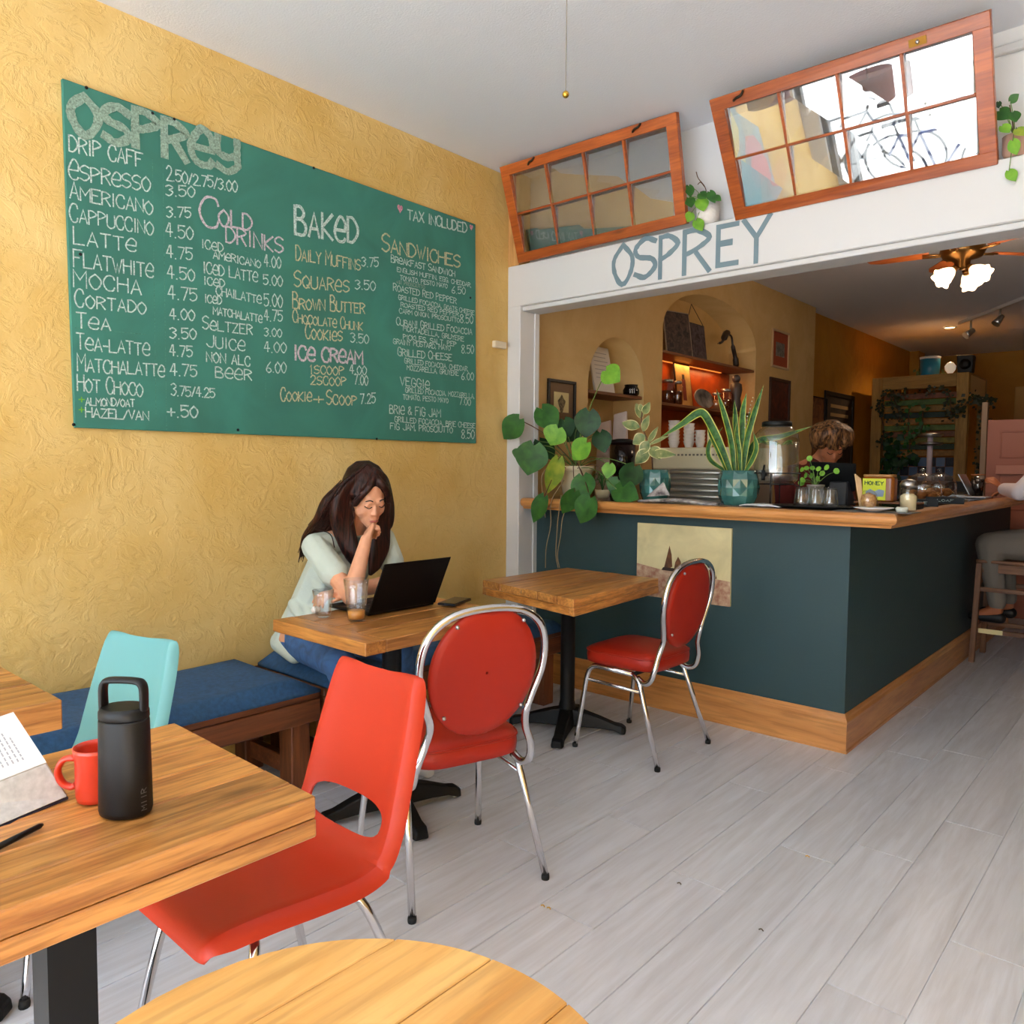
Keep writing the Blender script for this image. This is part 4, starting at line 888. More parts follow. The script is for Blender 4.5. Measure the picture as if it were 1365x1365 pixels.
for i in range(26):
    t = random.random(); x = random.uniform(-.012, .012)
    b.tube(crs([hl(.0, -.02, .148), wp(458-4*t, 642+8*t, -2.56), wp(436+14*t+x*300, 668+6*t, -2.60), wp(424+16*t, 694+8*t, -2.66), wp(405+14*t, 718+5*t, -2.77), wp(397+14*t, 744+random.uniform(-8, 6), -2.83)], 5), .0016, 4)
b.done('loose_strands', M_hair, wm, kind='stuff')

# ---- the barista bent over the till
br = thing('person', 'barista with wavy fair-streaked hair in dark red top bent over the till', 'person', (-1.95, 4.95, 0))
M_skin2 = mat('skin_warm', (196, 122, 84), .5)
HC2 = W(1107, 594, y=4.75); HM2 = head_frame(HC2, -48, 34, 0); h2 = lambda x, y, z: HC2+HM2@V((x, y, z))
b0 = V((-1.93, 4.98, 0)); nk2 = HC2+V((-.09, .05, -.10)); ch2 = nk2+V((-.10, .06, -.16)); hp2 = V((b0.x-.06, b0.y+.10, .95))
sR2 = nk2+V((-.17, -.10, -.09)); sL2 = nk2+V((.10, .17, -.10))
wr2 = W(1130, 655, y=4.5); wr2 = V((wr2.x, wr2.y, 1.16)); eR2 = sR2+V((.03, -.02, -.30)); eL2 = sL2+V((.06, -.06, -.28)); wl2 = V((eR2.x+.17, eR2.y-.14, 1.13))
caps = head_caps(HC2, HM2)+[(nk2, .05, h2(-.02, 0, -.06), .052), (nk2, .055, ch2, .12, (.9, 1.2, 1)), (ch2, .12, hp2, .12, (.9, 1.2, 1)), (nk2, .05, sR2, .05), (nk2, .05, sL2, .05), (sR2, .05, eR2, .038), (eR2, .038, wl2, .026), (sL2, .05, eL2, .038), (eL2, .038, wr2, .026)]
for s in (-1, 1): caps += [(hp2+V((0, s*.08, 0)), .09, hp2+V((.02, s*.09, -.45)), .06), (hp2+V((.02, s*.09, -.45)), .06, V((hp2.x, hp2.y+s*.1, .08)), .04), (V((hp2.x, hp2.y+s*.1, .07)), .04, V((hp2.x+.07, hp2.y+s*.1-.08, .04)), .03)]
caps += hand_caps(wl2, (.8, -.5, -.1), (0, 0, -1), (1, 0, 0), (20, 22, 24, 26), 1, .1, .3)+hand_caps(wr2, (-.2, -1, -.1), (0, 0, -1), (-1, 0, 0), (20, 22, 24, 26), 1, .1, .3)
blob('body', caps, M_skin2, br, vox=.008, smooth=3); face_parts(br, HC2, HM2)
M_red = mat('dark_red_knit', (92, 26, 20), .9, bump=.3, bscale=60)
blob('top', [(nk2+V((-.01, .0, -.02)), .068, ch2, .14, (.95, 1.2, 1)), (ch2, .14, hp2, .135, (.9, 1.2, 1)), (nk2+V((0, 0, -.03)), .06, sR2, .062), (nk2+V((0, 0, -.03)), .06, sL2, .062), (sR2, .062, eR2, .052), (sL2, .062, eL2, .052), (eR2, .052, eR2.lerp(wl2, .6), .042), (eL2, .052, eL2.lerp(wr2, .6), .042)], M_red, br, vox=.01, smooth=3)
blob('trousers', [(hp2+V((0, s*.08, 0)), .10, hp2+V((.02, s*.09, -.45)), .075) for s in (-1, 1)]+[(hp2+V((.02, s*.09, -.45)), .075, V((hp2.x, hp2.y+s*.1, .12)), .055) for s in (-1, 1)], mat('dark_trousers', (30, 30, 36), .9), br, vox=.012, smooth=3)
M_hair2 = hairmat('streaked_fair_hair', (158, 110, 68), (46, 27, 17), (34, 34, 9))
caps = [(h2(-.03, 0, .045), .104, h2(-.03, 0, .045), .104, (1.05, .95, 1.02), HM2)]
for i in range(46):
    a = random.uniform(-2.6, 2.6); r0 = .09; top = h2(.03+random.uniform(-.03, .02), random.uniform(-.03, .03), .135)
    q1 = h2(-.02+.085*math.cos(a), .10*math.sin(a), .09); q2 = h2(-.02+.10*math.cos(a), .115*math.sin(a), .04+random.uniform(-.02, .02)); q3 = h2(-.03+.10*math.cos(a+.2), .112*math.sin(a+.2), random.uniform(-.03, .03) if abs(a) > .9 else .035)
    lock([top, q1, q2, q3], [.016, .018, .016, .007], 3)
blob('hair', caps, M_hair2, br, vox=.0065, smooth=2)

# ---- the man on the bar stool, mostly outside the frame
mn = thing('person', 'man in white shirt and grey trousers seated on the bar stool', 'person', (-.80, 6.13, .70))
M_skin3 = mat('skin_brown', (176, 104, 66), .5)
hip3 = V((-.72, 6.15, .80)); ch3 = V((-.70, 6.15, 1.20)); nk3 = V((-.71, 6.15, 1.40)); hd3 = V((-.73, 6.15, 1.58)); sR3 = V((-.72, 5.96, 1.33)); sL3 = V((-.72, 6.34, 1.33))
wR3 = W(1338, 648, x=-1.0); wR3 = V((-1.0, 6.13, 1.175)); eR3 = V((-.86, 5.90, 1.16)); eL3 = V((-.78, 6.42, 1.14)); wL3 = V((-.95, 6.32, 1.16))
kR3 = V((-1.04, 6.02, .80)); kL3 = V((-1.02, 6.30, .80)); aR3 = V((-.98, 6.03, .36)); aL3 = V((-.96, 6.30, .36))
HM3 = head_frame(hd3, 180, 12)
fistd = (W(1318, 632, x=-1.04)-wR3)
caps = head_caps(hd3, HM3)+[(nk3, .055, hd3, .05), (nk3, .06, ch3, .13, (.9, 1.25, 1)), (ch3, .13, hip3, .13, (.9, 1.25, 1)), (nk3, .05, sR3, .055), (nk3, .05, sL3, .055), (sR3, .055, eR3, .042), (eR3, .042, wR3, .030), (sL3, .055, eL3, .042), (eL3, .042, wL3, .03), (hip3, .1, kR3, .06), (hip3, .1, kL3, .06), (kR3, .06, aR3, .04), (kL3, .06, aL3, .04), (aR3, .04, aR3+V((-.12, 0, -.05)), .03), (aL3, .04, aL3+V((-.12, 0, -.05)), .03)]
caps += hand_caps(wR3, (-.55, -.15, .8), (-.3, 0, -.6), (0, -1, 0), (70, 75, 80, 85), 1.05, 0, .8)+hand_caps(wL3, (-1, -.2, -.1), (0, 0, -1), (0, -1, 0), (20, 22, 24, 26), 1, .1, .3)
blob('body', caps, M_skin3, mn, vox=.008, smooth=3); face_parts(mn, hd3, HM3)
blob('shirt', [(nk3+V((0, 0, -.03)), .07, ch3, .15, (.9, 1.25, 1)), (ch3, .15, hip3, .15, (.9, 1.25, .9)), (sR3, .066, nk3+V((0, 0, -.04)), .06), (sL3, .066, nk3+V((0, 0, -.04)), .06), (sR3, .066, eR3, .056), (eR3, .058, eR3.lerp(wR3, .82), .044), (sL3, .066, eL3, .056), (eL3, .056, eL3.lerp(wL3, .82), .042)], mat('white_shirt_cotton', (214, 206, 212), .85, bump=.3, bscale=30), mn, vox=.01, smooth=3)
blob('trousers', [(hip3, .125, kR3, .085), (hip3, .125, kL3, .085), (kR3, .085, aR3+V((0, 0, .05)), .055), (kL3, .085, aL3+V((0, 0, .05)), .055)], mat('grey_trousers', (122, 114, 104), .9, bump=.3, bscale=20), mn, vox=.01, smooth=3)
blob('hair', [(hd3+V((.02, 0, .04)), .102, hd3+V((.02, 0, .04)), .102, (1.05, .88, 1), HM3)], mat('black_hair', (20, 16, 14), .6), mn, vox=.01, smooth=2)
for a in (aR3, aL3): blob('shoe', [(a+V((.02, 0, -.05)), .04, a+V((-.14, 0, -.055)), .032)], mat('black_shoe', (18, 17, 17), .5), mn, vox=.01, smooth=2)

# ================================================================ STREET OUTSIDE (behind the camera, seen in the sash glass)
M_pave = mat('sunlit_concrete', (214, 212, 208), .9, var=.1, vscale=2)
o = struct(B().box(-16, 16, -22, -2.25, -.10, -.02), 'ground_outside', M_pave)
def bicycle(loc, rot, label, c_):
    root = thing('bicycle', label, 'bicycle', loc, 'bicycles parked on the pavement outside'); root.rotation_euler = (0, 0, rot); kw = dict(local=True); mf = mat('bike_frame_'+c_[0], c_[1], .35, coat=.4)
    for x in (-.5, .5):
        b = B(); b.tube([(x+.33*math.cos(a), 0, .345+.33*math.sin(a)) for a in (i/40*math.tau for i in range(40))], .014, 6, closed=True)
        w_ = b.done('wheel', M_rubber, root, **kw); b = B()
        for i in range(18): a = i/18*math.tau; b.tube([(x, 0, .345), (x+.325*math.cos(a), 0, .345+.325*math.sin(a))], .0016, 4)
        b.done('spokes', M_steel, w_, kind='stuff', **kw)
    b = B(); bb = (-.06, 0, .29); st = (-.2, 0, .78); hd = (.33, 0, .78)
    for q in ((st, bb), (bb, hd), (st, hd), (bb, (-.5, 0, .345)), (st, (-.5, 0, .345)), ((.35, 0, .84), hd), (hd, (.5, 0, .345))): b.tube(q, .016, 8)
    b.done('frame', mf, root, **kw)
    b = B(); b.tube([st, (-.23, 0, .92)], .012, 6); b.hexa([(-.34, -.06, .92), (-.08, -.02, .93), (-.08, .02, .93), (-.34, .06, .92), (-.34, -.05, .96), (-.08, -.01, .96), (-.08, .01, .96), (-.34, .05, .96)]); b.done('saddle', M_black, root, kind='stuff', **kw)
    b = B(); b.tube(crs([(.46, -.26, .95), (.38, -.2, .99), (.35, 0, .98), (.38, .2, .99), (.46, .26, .95)], 4), .012, 8); b.done('handlebar', M_steel, root, **kw)
    b = B(); b.lathe([(.09, -.004), (.09, .004)], (-.06, 0, .29), 20, Matrix.Rotation(math.pi/2, 3, 'X')); b.tube([(-.06, .02, .29), (.1, .02, .24)], .009, 6); b.done('crank', M_steel, root, kind='stuff', **kw)
    b = B(); b.tube([(-.1, .02, .28), (-.14, .22, -.018)], .008, 6); b.done('kickstand', M_steel, root, **kw)
    return root
bicycle((-2.2, -2.75, -.02), .1, 'blue bicycle parked on the sunlit pavement, mirrored in the larger sash', ('blue', (16, 44, 110)))
bicycle((-3.1, -3.15, -.02), -.15, 'grey bicycle parked behind the blue one, mirrored in the larger sash', ('grey', (30, 32, 36)))
# drum pendants near the shop front
def drum_lamp(loc, label):
    root = thing('pendant_lamp', label, 'lamp', loc, 'drum pendants by the shop front'); x, y, z = loc
    b = B(); b.lathe([(.19, 0), (.19, .24), (.186, .24), (.186, 0), (.19, 0)], loc, 28, cap=False); b.done('lamp_shade', mat('mauve_fabric', (150, 108, 104), .9), root)
    b = B(); b.ball((x, y, z+.12), .05, 8); b.done('bulb', mat('warm_bulb', (255, 220, 160), .5, emit=(255, 190, 110), estr=9), root)
    b = B(); b.tube([(x, y, z+.17), (x, y, ZC)], .004, 6); b.tube([(x-.186, y, z+.2), (x+.186, y, z+.2)], .003, 5); b.done('cord', M_black, root, kind='stuff')
pa = thing('abstract_painting', 'pastel abstract canvas on the yellow wall mirrored in the left panes of the larger sash', 'painting', (XW+.02, -.1, .8))
B().box(XW+.001, XW+.03, -.75, .55, .8, 2.0).done('canvas', mat('pastel_ground', (176, 196, 196), .8, var=.2, vscale=3), pa)
for (cy, cz, r_, c_) in ((-.45, 1.1, .25, (206, 150, 150)), (-.1, 1.6, .22, (214, 200, 120)), (.2, 1.2, .26, (130, 180, 190)), (.3, 1.75, .16, (210, 170, 176)), (-.5, 1.7, .18, (150, 190, 200))):
    b = B(); b._f([b.bm.verts.new((XW+.0312, cy+r_*math.cos(a)*random.uniform(.7, 1.1), cz+r_*1.1*math.sin(a)*random.uniform(.7, 1.1))) for a in (i/9*math.tau for i in range(9))]); b.done('paint_patch', mat('pastel_%d' % c_[0], c_, .8), pa)
drum_lamp((-1.95, -.8, 1.68), 'mauve drum pendant mirrored in the upper right panes of the larger sash'); drum_lamp((-2.78, -.75, 1.66), 'mauve drum pendant mirrored in the left panes of the larger sash')

# ================================================================ BAR COUNTER
M_bar = mat('dark_teal_paint', (40, 66, 70), .55, bump=.12, bscale=90)
ct = thing('bar_counter', 'dark teal bar counter with honey oak edge and oak skirting', 'counter', (-1.8, 4.2, 0))
b = B(); b.box(-3.10, -1.17, 3.632, 4.06, 0, 1.045); b.done('front_panel', M_bar, ct)
b = B(); b.box(-1.74, -1.17, 4.0605, 7.62, 0, 1.045); b.done('side_panel', M_bar, ct)
M_top = mat('glossy_dark_countertop', (34, 26, 22), .12, coat=.5)
b = B(); b.box(-3.10, -.985, 3.532, 4.14, 1.05, 1.108); b.done('countertop', M_top, ct)
b = B(); b.box(-1.80, -.985, 4.1405, 7.70, 1.05, 1.108); b.done('countertop', M_top, ct)
edge = [(0, 1.048), (.014, 1.048), (.018, 1.058), (.022, 1.062), (.034, 1.066), (.042, 1.075), (.045, 1.087), (.042, 1.099), (.034, 1.108), (.020, 1.112), (-.03, 1.112), (-.03, 1.109), (0, 1.108)]
for nm, pth, mm in (('edge_moulding', [(-3.10, 3.53), (-.983, 3.53)], M_oak), ('edge_moulding', [(-.983, 3.53), (-.983, 7.70)], M_oaky)):
    b = B(); full = [(-3.10, 3.53), (-.983, 3.53), (-.983, 7.70)]
    if mm is M_oak: rows = [[(x, 3.53-o_, z) for o_, z in edge] if x < -2 else [(-.983+o_, 3.53-o_, z) for o_, z in edge] for x in (-3.10, -.983)]
    else: rows = [[(-.983+o_, 3.53-o_, z) for o_, z in edge], [(-.983+o_, 7.70, z) for o_, z in edge]]
    b.grid(rows, True, True); b.done(nm, mm, ct, smooth=False)
skirt = [(0, 0), (.022, 0), (.022, .012), (.018, .018), (.018, .135), (.020, .138), (.020, .146), (.012, .158), (.010, .168), (.004, .178), (0, .178)]
rows = [[(x, 3.632-o_, z) for o_, z in skirt] if x < -2 else [(-1.17+o_, 3.632-o_, z) for o_, z in skirt] for x in (-3.08, -1.17)]
b = B(); b.grid(rows, False, True); b.done('skirting', M_oak, ct, smooth=False)
rows = [[(-1.17+o_, 3.632-o_, z) for o_, z in skirt], [(-1.17+o_, 7.62, z) for o_, z in skirt]]
b = B(); b.grid(rows, False, True); b.done('skirting', M_oaky, ct, smooth=False)
# ship painting on the front panel
q = [W(850, 697, y=3.625), W(975, 704, y=3.625), W(975, 808, y=3.625), W(850, 793, y=3.625)]
x0, x1 = (q[0].x+q[3].x)/2, (q[1].x+q[2].x)/2; z1, z0 = (q[0].z+q[1].z)/2, (q[2].z+q[3].z)/2
pt = thing('ship_painting', 'unframed painting of brown-sailed boats fixed to the teal counter front', 'painting', ((x0+x1)/2, 3.63, z0)); pw_, ph_ = x1-x0, z1-z0; YP = 3.618
B().box(x0, x1, YP, 3.631, z0, z1).done('canvas', mat('cream_sky_paint', (222, 210, 160), .7, var=.12, vscale=7, distort=.8), pt)
def patch(name, pts, m, d=.0006):
    b = B(); b._f([b.bm.verts.new((x0+u*pw_, YP-d, z0+v*ph_)) for u, v in pts]); b.done(name, m, pt)
patch('sea', [(0, 0), (1, 0), (1, .32), (.6, .36), (.3, .38), (0, .44)], mat('sea_paint', (150, 96, 76), .7, var=.35, vscale=40, c2=(196, 170, 140)))
M_sail = mat('sail_paint', (120, 74, 40), .7, var=.4, vscale=30)
patch('sail', [(.31, .42), (.36, .40), (.40, .44), (.39, .60), (.365, .72), (.34, .58)], M_sail, .001); patch('sail', [(.42, .42), (.50, .42), (.49, .52), (.46, .58), (.43, .50)], M_sail, .001)
patch('hull', [(.28, .38), (.54, .37), (.50, .42), (.30, .42)], mat('hull_paint', (50, 34, 26), .7), .0012); patch('sail', [(.765, .36), (.79, .36), (.778, .44)], M_sail, .001); patch('sail', [(.85, .34), (.865, .34), (.858, .39)], M_sail, .001)

# ================================================================ NICHE CONTENTS, PICTURES
M_shelf = wood('walnut_shelf', (150, 98, 60), (104, 62, 36), 'y', .8, rough=.5, knots=0)
def niche_shelf(y0, y1, z, label):
    b = B(); b.box(NX-ND+.002, NX-.01, y0+.006, y1-.006, z-.022, z); o = b.done('niche_shelf', M_shelf, bevel=.002); return tag(recenter(o), label, 'shelf')
A1, A2 = arches
zs1 = W(784, 519, x=NX-.01).z; zt2 = W(884, 466, x=NX-.01).z; zm2 = W(884, 536, x=NX-.01).z
niche_shelf(A1[0], A1[1], zs1, 'wooden shelf in the small arched niche'); niche_shelf(A2[0], A2[1], zt2, 'upper wooden shelf in the large arched niche'); niche_shelf(A2[0], A2[1], zm2, 'lower wooden shelf in the large arched niche')
b = B(); b.box(NX-ND+.001, NX-ND+.014, A2[0]+.005, A2[1]-.005, .92, zt2-.024)
pnl = b.done('orange_back_panel', mat('orange_lacquer', (196, 84, 20), .35, var=.35, vscale=5, c2=(140, 50, 12)), bevel=.002); tag(recenter(pnl), 'orange lacquered back panel of the large niche below its upper shelf', 'panel')
lt = thing('strip_light', 'warm strip light under the upper shelf of the large niche', 'lamp', (NX-ND+.05, (A2[0]+A2[1])/2, zt2-.03))
b = B(); b.box(NX-ND+.016, NX-ND+.03, A2[0]+.2, A2[1]-.2, zt2-.028, zt2-.0225); b.done('diffuser', mat('strip_glow', (255, 190, 110), .5, emit=(255, 150, 60), estr=1.2), lt)
light('niche_lamp', 'AREA', (NX-ND+.10, (A2[0]+A2[1])/2, zt2-.04), 3, (1, .5, .18), (0, 0, 0), shape='RECTANGLE', size=.06, size_y=1.2)
def framed(name, label, cat, plane, px, frame_m, mats_, fw=.02, depth=.02, group=None, mat_border=.0):
    """a picture on a plane x=const: px = (top-left, bottom-right) photo pixels"""
    a = W(*px[0], x=plane); c_ = W(*px[1], x=plane); y0, y1, z1, z0 = a.y, c_.y, a.z, c_.z
    root = thing(name, label, cat, (plane, (y0+y1)/2, z0), group)
    for (ya, yb, za, zb) in ((y0, y1, z1-fw, z1), (y0, y1, z0, z0+fw), (y0, y0+fw, z0+fw, z1-fw), (y1-fw, y1, z0+fw, z1-fw)): B().box(plane-depth+.001, plane, ya, yb, za, zb).done('frame', frame_m, root, bevel=.002)
    B().box(plane-depth+.001, plane-depth+.006, y0+fw, y1-fw, z0+fw, z1-fw).done('mount', mats_[0], root)
    if mat_border:
        B().box(plane-depth+.006, plane-depth+.008, y0+fw+mat_border, y1-fw-mat_border, z0+fw+mat_border*1.2, z1-fw-mat_border*1.2).done('print', mats_[1], root)
    return root, (y0, y1, z0, z1)
def art(name, c1, c2, s=14): return mat(name, c1, .6, var=.5, vscale=s, c2=c2, distort=1.5)
M_fblk = mat('black_frame', (24, 20, 18), .4); M_dkw = mat('dark_wood_frame', (60, 32, 20), .45)
fr, (y0, y1, z0, z1) = framed('framed_picture', 'small black framed print with brown mount beside the small niche', 'picture', NX+.021, ((732, 504), (768, 567)), M_fblk, (mat('brown_mount', (120, 92, 66), .8), mat('cream_print', (214, 196, 140), .8)), .018, .02, mat_border=.05)
yc, zc = (y0+y1)/2, (z0+z1)/2
b = B(); pts = [V((NX+.0105, yc+.036*math.cos(a)*(1+.25*math.sin(3*a)), zc-.01+.05*math.sin(a)*(1+.2*math.cos(4*a)))) for a in (i/24*math.tau for i in range(24))]; b._f([b.bm.verts.new(p) for p in pts]); b.done('drawing', mat('ink_drawing', (40, 34, 26), .8, var=.5, vscale=60, c2=(150, 130, 90)), fr)
framed('framed_picture', 'small picture with pale frame and rust-red mount high beside the large niche', 'picture', NX+.021, ((1031, 437), (1052, 494)), mat('pale_frame', (190, 160, 120), .5), (mat('rust_mount', (150, 66, 34), .8), art('coast_print', (150, 140, 130), (60, 60, 60))), .02, .02, mat_border=.08)
framed('framed_picture', 'dark framed picture hanging directly below the rust-red one', 'picture', NX+.021, ((1028, 502), (1053, 564)), M_dkw, (art('dark_red_art', (110, 50, 26), (30, 16, 12), 8), None), .03, .02)
framed('stretched_canvas', 'unframed brown canvas with wave pattern behind the barista', 'picture', -3.19, ((1061, 523), (1100, 640)), mat('canvas_edge', (20, 14, 12), .7), (art('brown_wave_canvas', (150, 96, 50), (90, 50, 24), 9), None), .006, .03)
fr, (y0, y1, z0, z1) = framed('framed_poster', 'large black framed poster on the amber wall behind the barista', 'picture', -3.199, ((1101, 520), (1136, 640)), M_fblk, (mat('poster_dark', (70, 52, 36), .6, var=.4, vscale=10, c2=(30, 26, 22)), None), .05, .02)
for i in range(3): B().box(-3.212, -3.208, y0+.2, y1-.2, z1-.18-.1*i, z1-.14-.1*i).done('poster_line', mat('poster_pale', (170, 140, 96), .7), fr)
B().box(-3.212, -3.208, y0+.35, y1-.35, z1-.75, z1-.45).done('poster_picture', mat('poster_grey', (120, 112, 90), .7), fr)
def lean_board(name, label, cat, yc, z, w, h, m, lean=.08, x=None, yaw=0, th=.012, group=None, edge=None):
    """flat picture leaning on the back of a niche"""
    x = x if x is not None else NX-.10; root = thing(name, label, cat, (x, yc, z+.001), group); M_ = rz(yaw)
    P = lambda u, v, d: V((x, yc, z+.001))+M_@V((-v*lean/h*h/h if False else -lean*v/h+d, u, v))
    b = B(); b.hexa([P(-w/2, 0, -th), P(w/2, 0, -th), P(w/2, h, -th), P(-w/2, h, -th), P(-w/2, 0, 0), P(w/2, 0, 0), P(w/2, h, 0), P(-w/2, h, 0)]); b.done('board', edge or M_fblk, root, bevel=.001)
    g = .008; b = B(); b.hexa([P(-w/2+g, g, .0004), P(w/2-g, g, .0004), P(w/2-g, h-g, .0004), P(-w/2+g, h-g, .0004), P(-w/2+g, g, .001), P(w/2-g, g, .001), P(w/2-g, h-g, .001), P(-w/2+g, h-g, .001)]); pc = b.done('picture', m, root)
    return root, P, pc
def at_shelf(px, z, x): # point on a shelf at given plane under a pixel column
    p = W(px, 500, x=x); return p.y
yy = at_shelf(803, zs1, NX-.13)
r_, P_, _ = lean_board('certificate', 'white certificate leaning in the small arched niche', 'certificate', yy, zs1, .25, .34, mat('certificate_paper', (222, 218, 212), .6), .07, NX-.10, edge=mat('white_mount_card', (215, 212, 206), .6))
for i in range(7):
    b = B(); b.hexa([P_(-.085, .29-.03*i, .0012), P_(.085-.02*(i % 2), .29-.03*i, .0012), P_(.085-.02*(i % 2), .295-.03*i, .0012), P_(-.085, .295-.03*i, .0012), P_(-.085, .29-.03*i, .0018), P_(.085-.02*(i % 2), .29-.03*i, .0018), P_(.085-.02*(i % 2), .295-.03*i, .0018), P_(-.085, .295-.03*i, .0018)]); b.done('text_line', M_ink, r_)
c = V((NX-.10, at_shelf(842, zs1, NX-.10), zs1+.001)); bl_ = thing('black_pot', 'black glazed pot with white mark on the small niche shelf', 'pot', c)
b = B(); b.lathe([(.045, 0), (.062, .02), (.064, .05), (.05, .075), (.053, .09), (.048, .09), (.045, .07), (.01, .03)], c, 20); b.done('body', mat('black_glaze', (14, 14, 16), .15), bl_)
b = B(); mp_ = lambda u, v, l: c+V((math.cos(-.9+u/.064)*(.065+l), math.sin(-.9+u/.064)*(.065+l), v)); lettering(b, '111', (-.02, .025), (.02, .025), .03, .006, mp_, .001); b.done('mark', M_white, bl_)
y_ = at_shelf(902, zt2, NX-.12); lean_board('picture_board', 'dark photo board leaning at the left of the large niche upper shelf', 'picture', y_, zt2, .30, .37, art('dark_photo', (92, 70, 60), (24, 16, 16), 22), .06, NX-.09, yaw=-.25, edge=mat('pale_board_edge', (170, 150, 130), .7))
y_ = at_shelf(928, zt2, NX-.16); r_, P_, _ = lean_board('picture_board', 'dark photo board with hanging cord on the large niche upper shelf', 'picture', y_, zt2, .32, .33, art('dark_photo_red', (104, 92, 96), (40, 16, 16), 18), .04, NX-.14)
b = B(); b.tube([P_(-.14, .33, 0), P_(0, .50, -.02), P_(.14, .33, 0)], .003, 5); b.done('hanging_cord', M_blk, r_)
yb_ = at_shelf(980, zt2, NX-.12); c = V((NX-.12, yb_, zt2+.001)); r_ = thing('carved_bird', 'dark carved curled bird figure at the right of the upper niche shelf', 'figurine', c)
b = B(); b.tube(crs([c+V(p) for p in ((0, .02, 0), (0, 0, .09), (.0, -.06, .20), (0, -.09, .28), (0, -.14, .30))], 5), [.012]*2+[.028]*4+[.02]*5+[.010]*5+[.009]*5, 8); b.done('body', mat('dark_carving', (44, 28, 20), .4), r_)
b = B(); b.tube(crs([c+V(p) for p in ((0, -.14, .30), (0, -.20, .30), (0, -.27, .22), (0, -.36, .19))], 5), [.010]*3+[.03]*6+[.012]*5+[.003]*2, 8); b.done('head', mat('dark_carving', (44, 28, 20), .4), r_)
b = B(); b.lathe([(.03, 0), (.03, .012), (.01, .016)], c, 12); b.done('base', M_steel, r_)
M_jar = glassmat('amber_jar_glass', (.86, .72, .55), .12, 0, 1.5); M_jarf = mat('jar_filling', (120, 60, 28), .8, var=.4, vscale=40)
def jar(c, r, h, label, group='storage jars on the lower niche shelf', fill=M_jarf, lidm=M_steel, gl=None):
    root = thing('storage_jar', label, 'jar', c, group); b = B(); b.lathe([(r*.9, 0), (r, .006), (r, h*.78), (r*.7, h*.86), (r*.7, h*.9)], c, 16); b.done('glass_body', gl or M_jar, root)
    b = B(); b.lathe([(r*.86, .006), (r*.88, h*.55), (r*.6, h*.57)], c, 14); b.done('filling', fill, root); b = B(); b.lathe([(r*.76, h*.88), (r*.76, h), (r*.3, h*1.01)], c, 16); b.done('lid', lidm, root); return root
jar(V((NX-.12, at_shelf(890, 0, NX-.12), zm2+.001)), .06, .20, 'amber storage jar at the far left of the lower niche shelf')
jar(V((NX-.06, at_shelf(904, 0, NX-.06), zm2+.001)), .04, .19, 'narrow storage jar in front of the yellow picture')
y_ = at_shelf(914, 0, NX-.16); r_, P_, pc_ = lean_board('picture_board', 'yellow illustrated poster card leaning on the lower niche shelf', 'picture', y_, zm2, .26, .37, mat('yellow_card', (214, 176, 104), .7, var=.3, vscale=12, c2=(190, 140, 70)), .05, NX-.15)
for nm, u0, u1, v0, v1, cc_ in (('figure', -.03, .03, .06, .24, (120, 40, 26)), ('head_shape', -.02, .02, .24, .28, (60, 40, 30))):
    b = B(); b.hexa([P_(u0, v0, .0012), P_(u1, v0, .0012), P_(u1, v1, .0012), P_(u0, v1, .0012), P_(u0, v0, .002), P_(u1, v0, .002), P_(u1, v1, .002), P_(u0, v1, .002)]); b.done(nm, mat(nm+'_print', cc_, .7), r_)
y_ = at_shelf(935, 0, NX-.13); c = V((NX-.12, y_, zm2+.001)); r_ = thing('oval_dish', 'oval painted dish standing on the lower niche shelf', 'dish', c); M_ = Matrix.Rotation(math.radians(78), 3, 'Y')
b = B(); b.lathe([(.02, 0), (.14, .006), (.17, .02), (.165, .024), (.13, .012), (.01, .008)], c+V((0, 0, .085)), 28, M_, sx=.5, sy=1); b.done('plate', mat('dish_glaze', (168, 160, 150), .3, var=.6, vscale=12, c2=(50, 40, 40)), r_)
jar(V((NX-.08, at_shelf(956, 0, NX-.08), zm2+.001)), .05, .15, 'short pale jar right of the oval dish', fill=mat('pale_filling', (190, 150, 120), .8))
jar(V((NX-.10, at_shelf(968, 0, NX-.10), zm2+.001)), .06, .20, 'storage jar with round lid at the right of the lower niche shelf')
c = V((NX-.06, at_shelf(983, 0, NX-.06)-.02, zm2+.001)); r_ = thing('wooden_figurine', 'dark figurine at the right end of the lower niche shelf', 'figurine', c)
b = B(); b.lathe([(.05, 0), (.055, .03), (.04, .12), (.055, .2), (.05, .25), (.02, .27)], c, 14); b.done('body', mat('smoky_ceramic', (70, 60, 56), .4), r_); b = B(); b.ball(c+V((0, 0, .30)), .038, 8); b.done('head', mat('smoky_ceramic', (70, 60, 56), .4), r_)

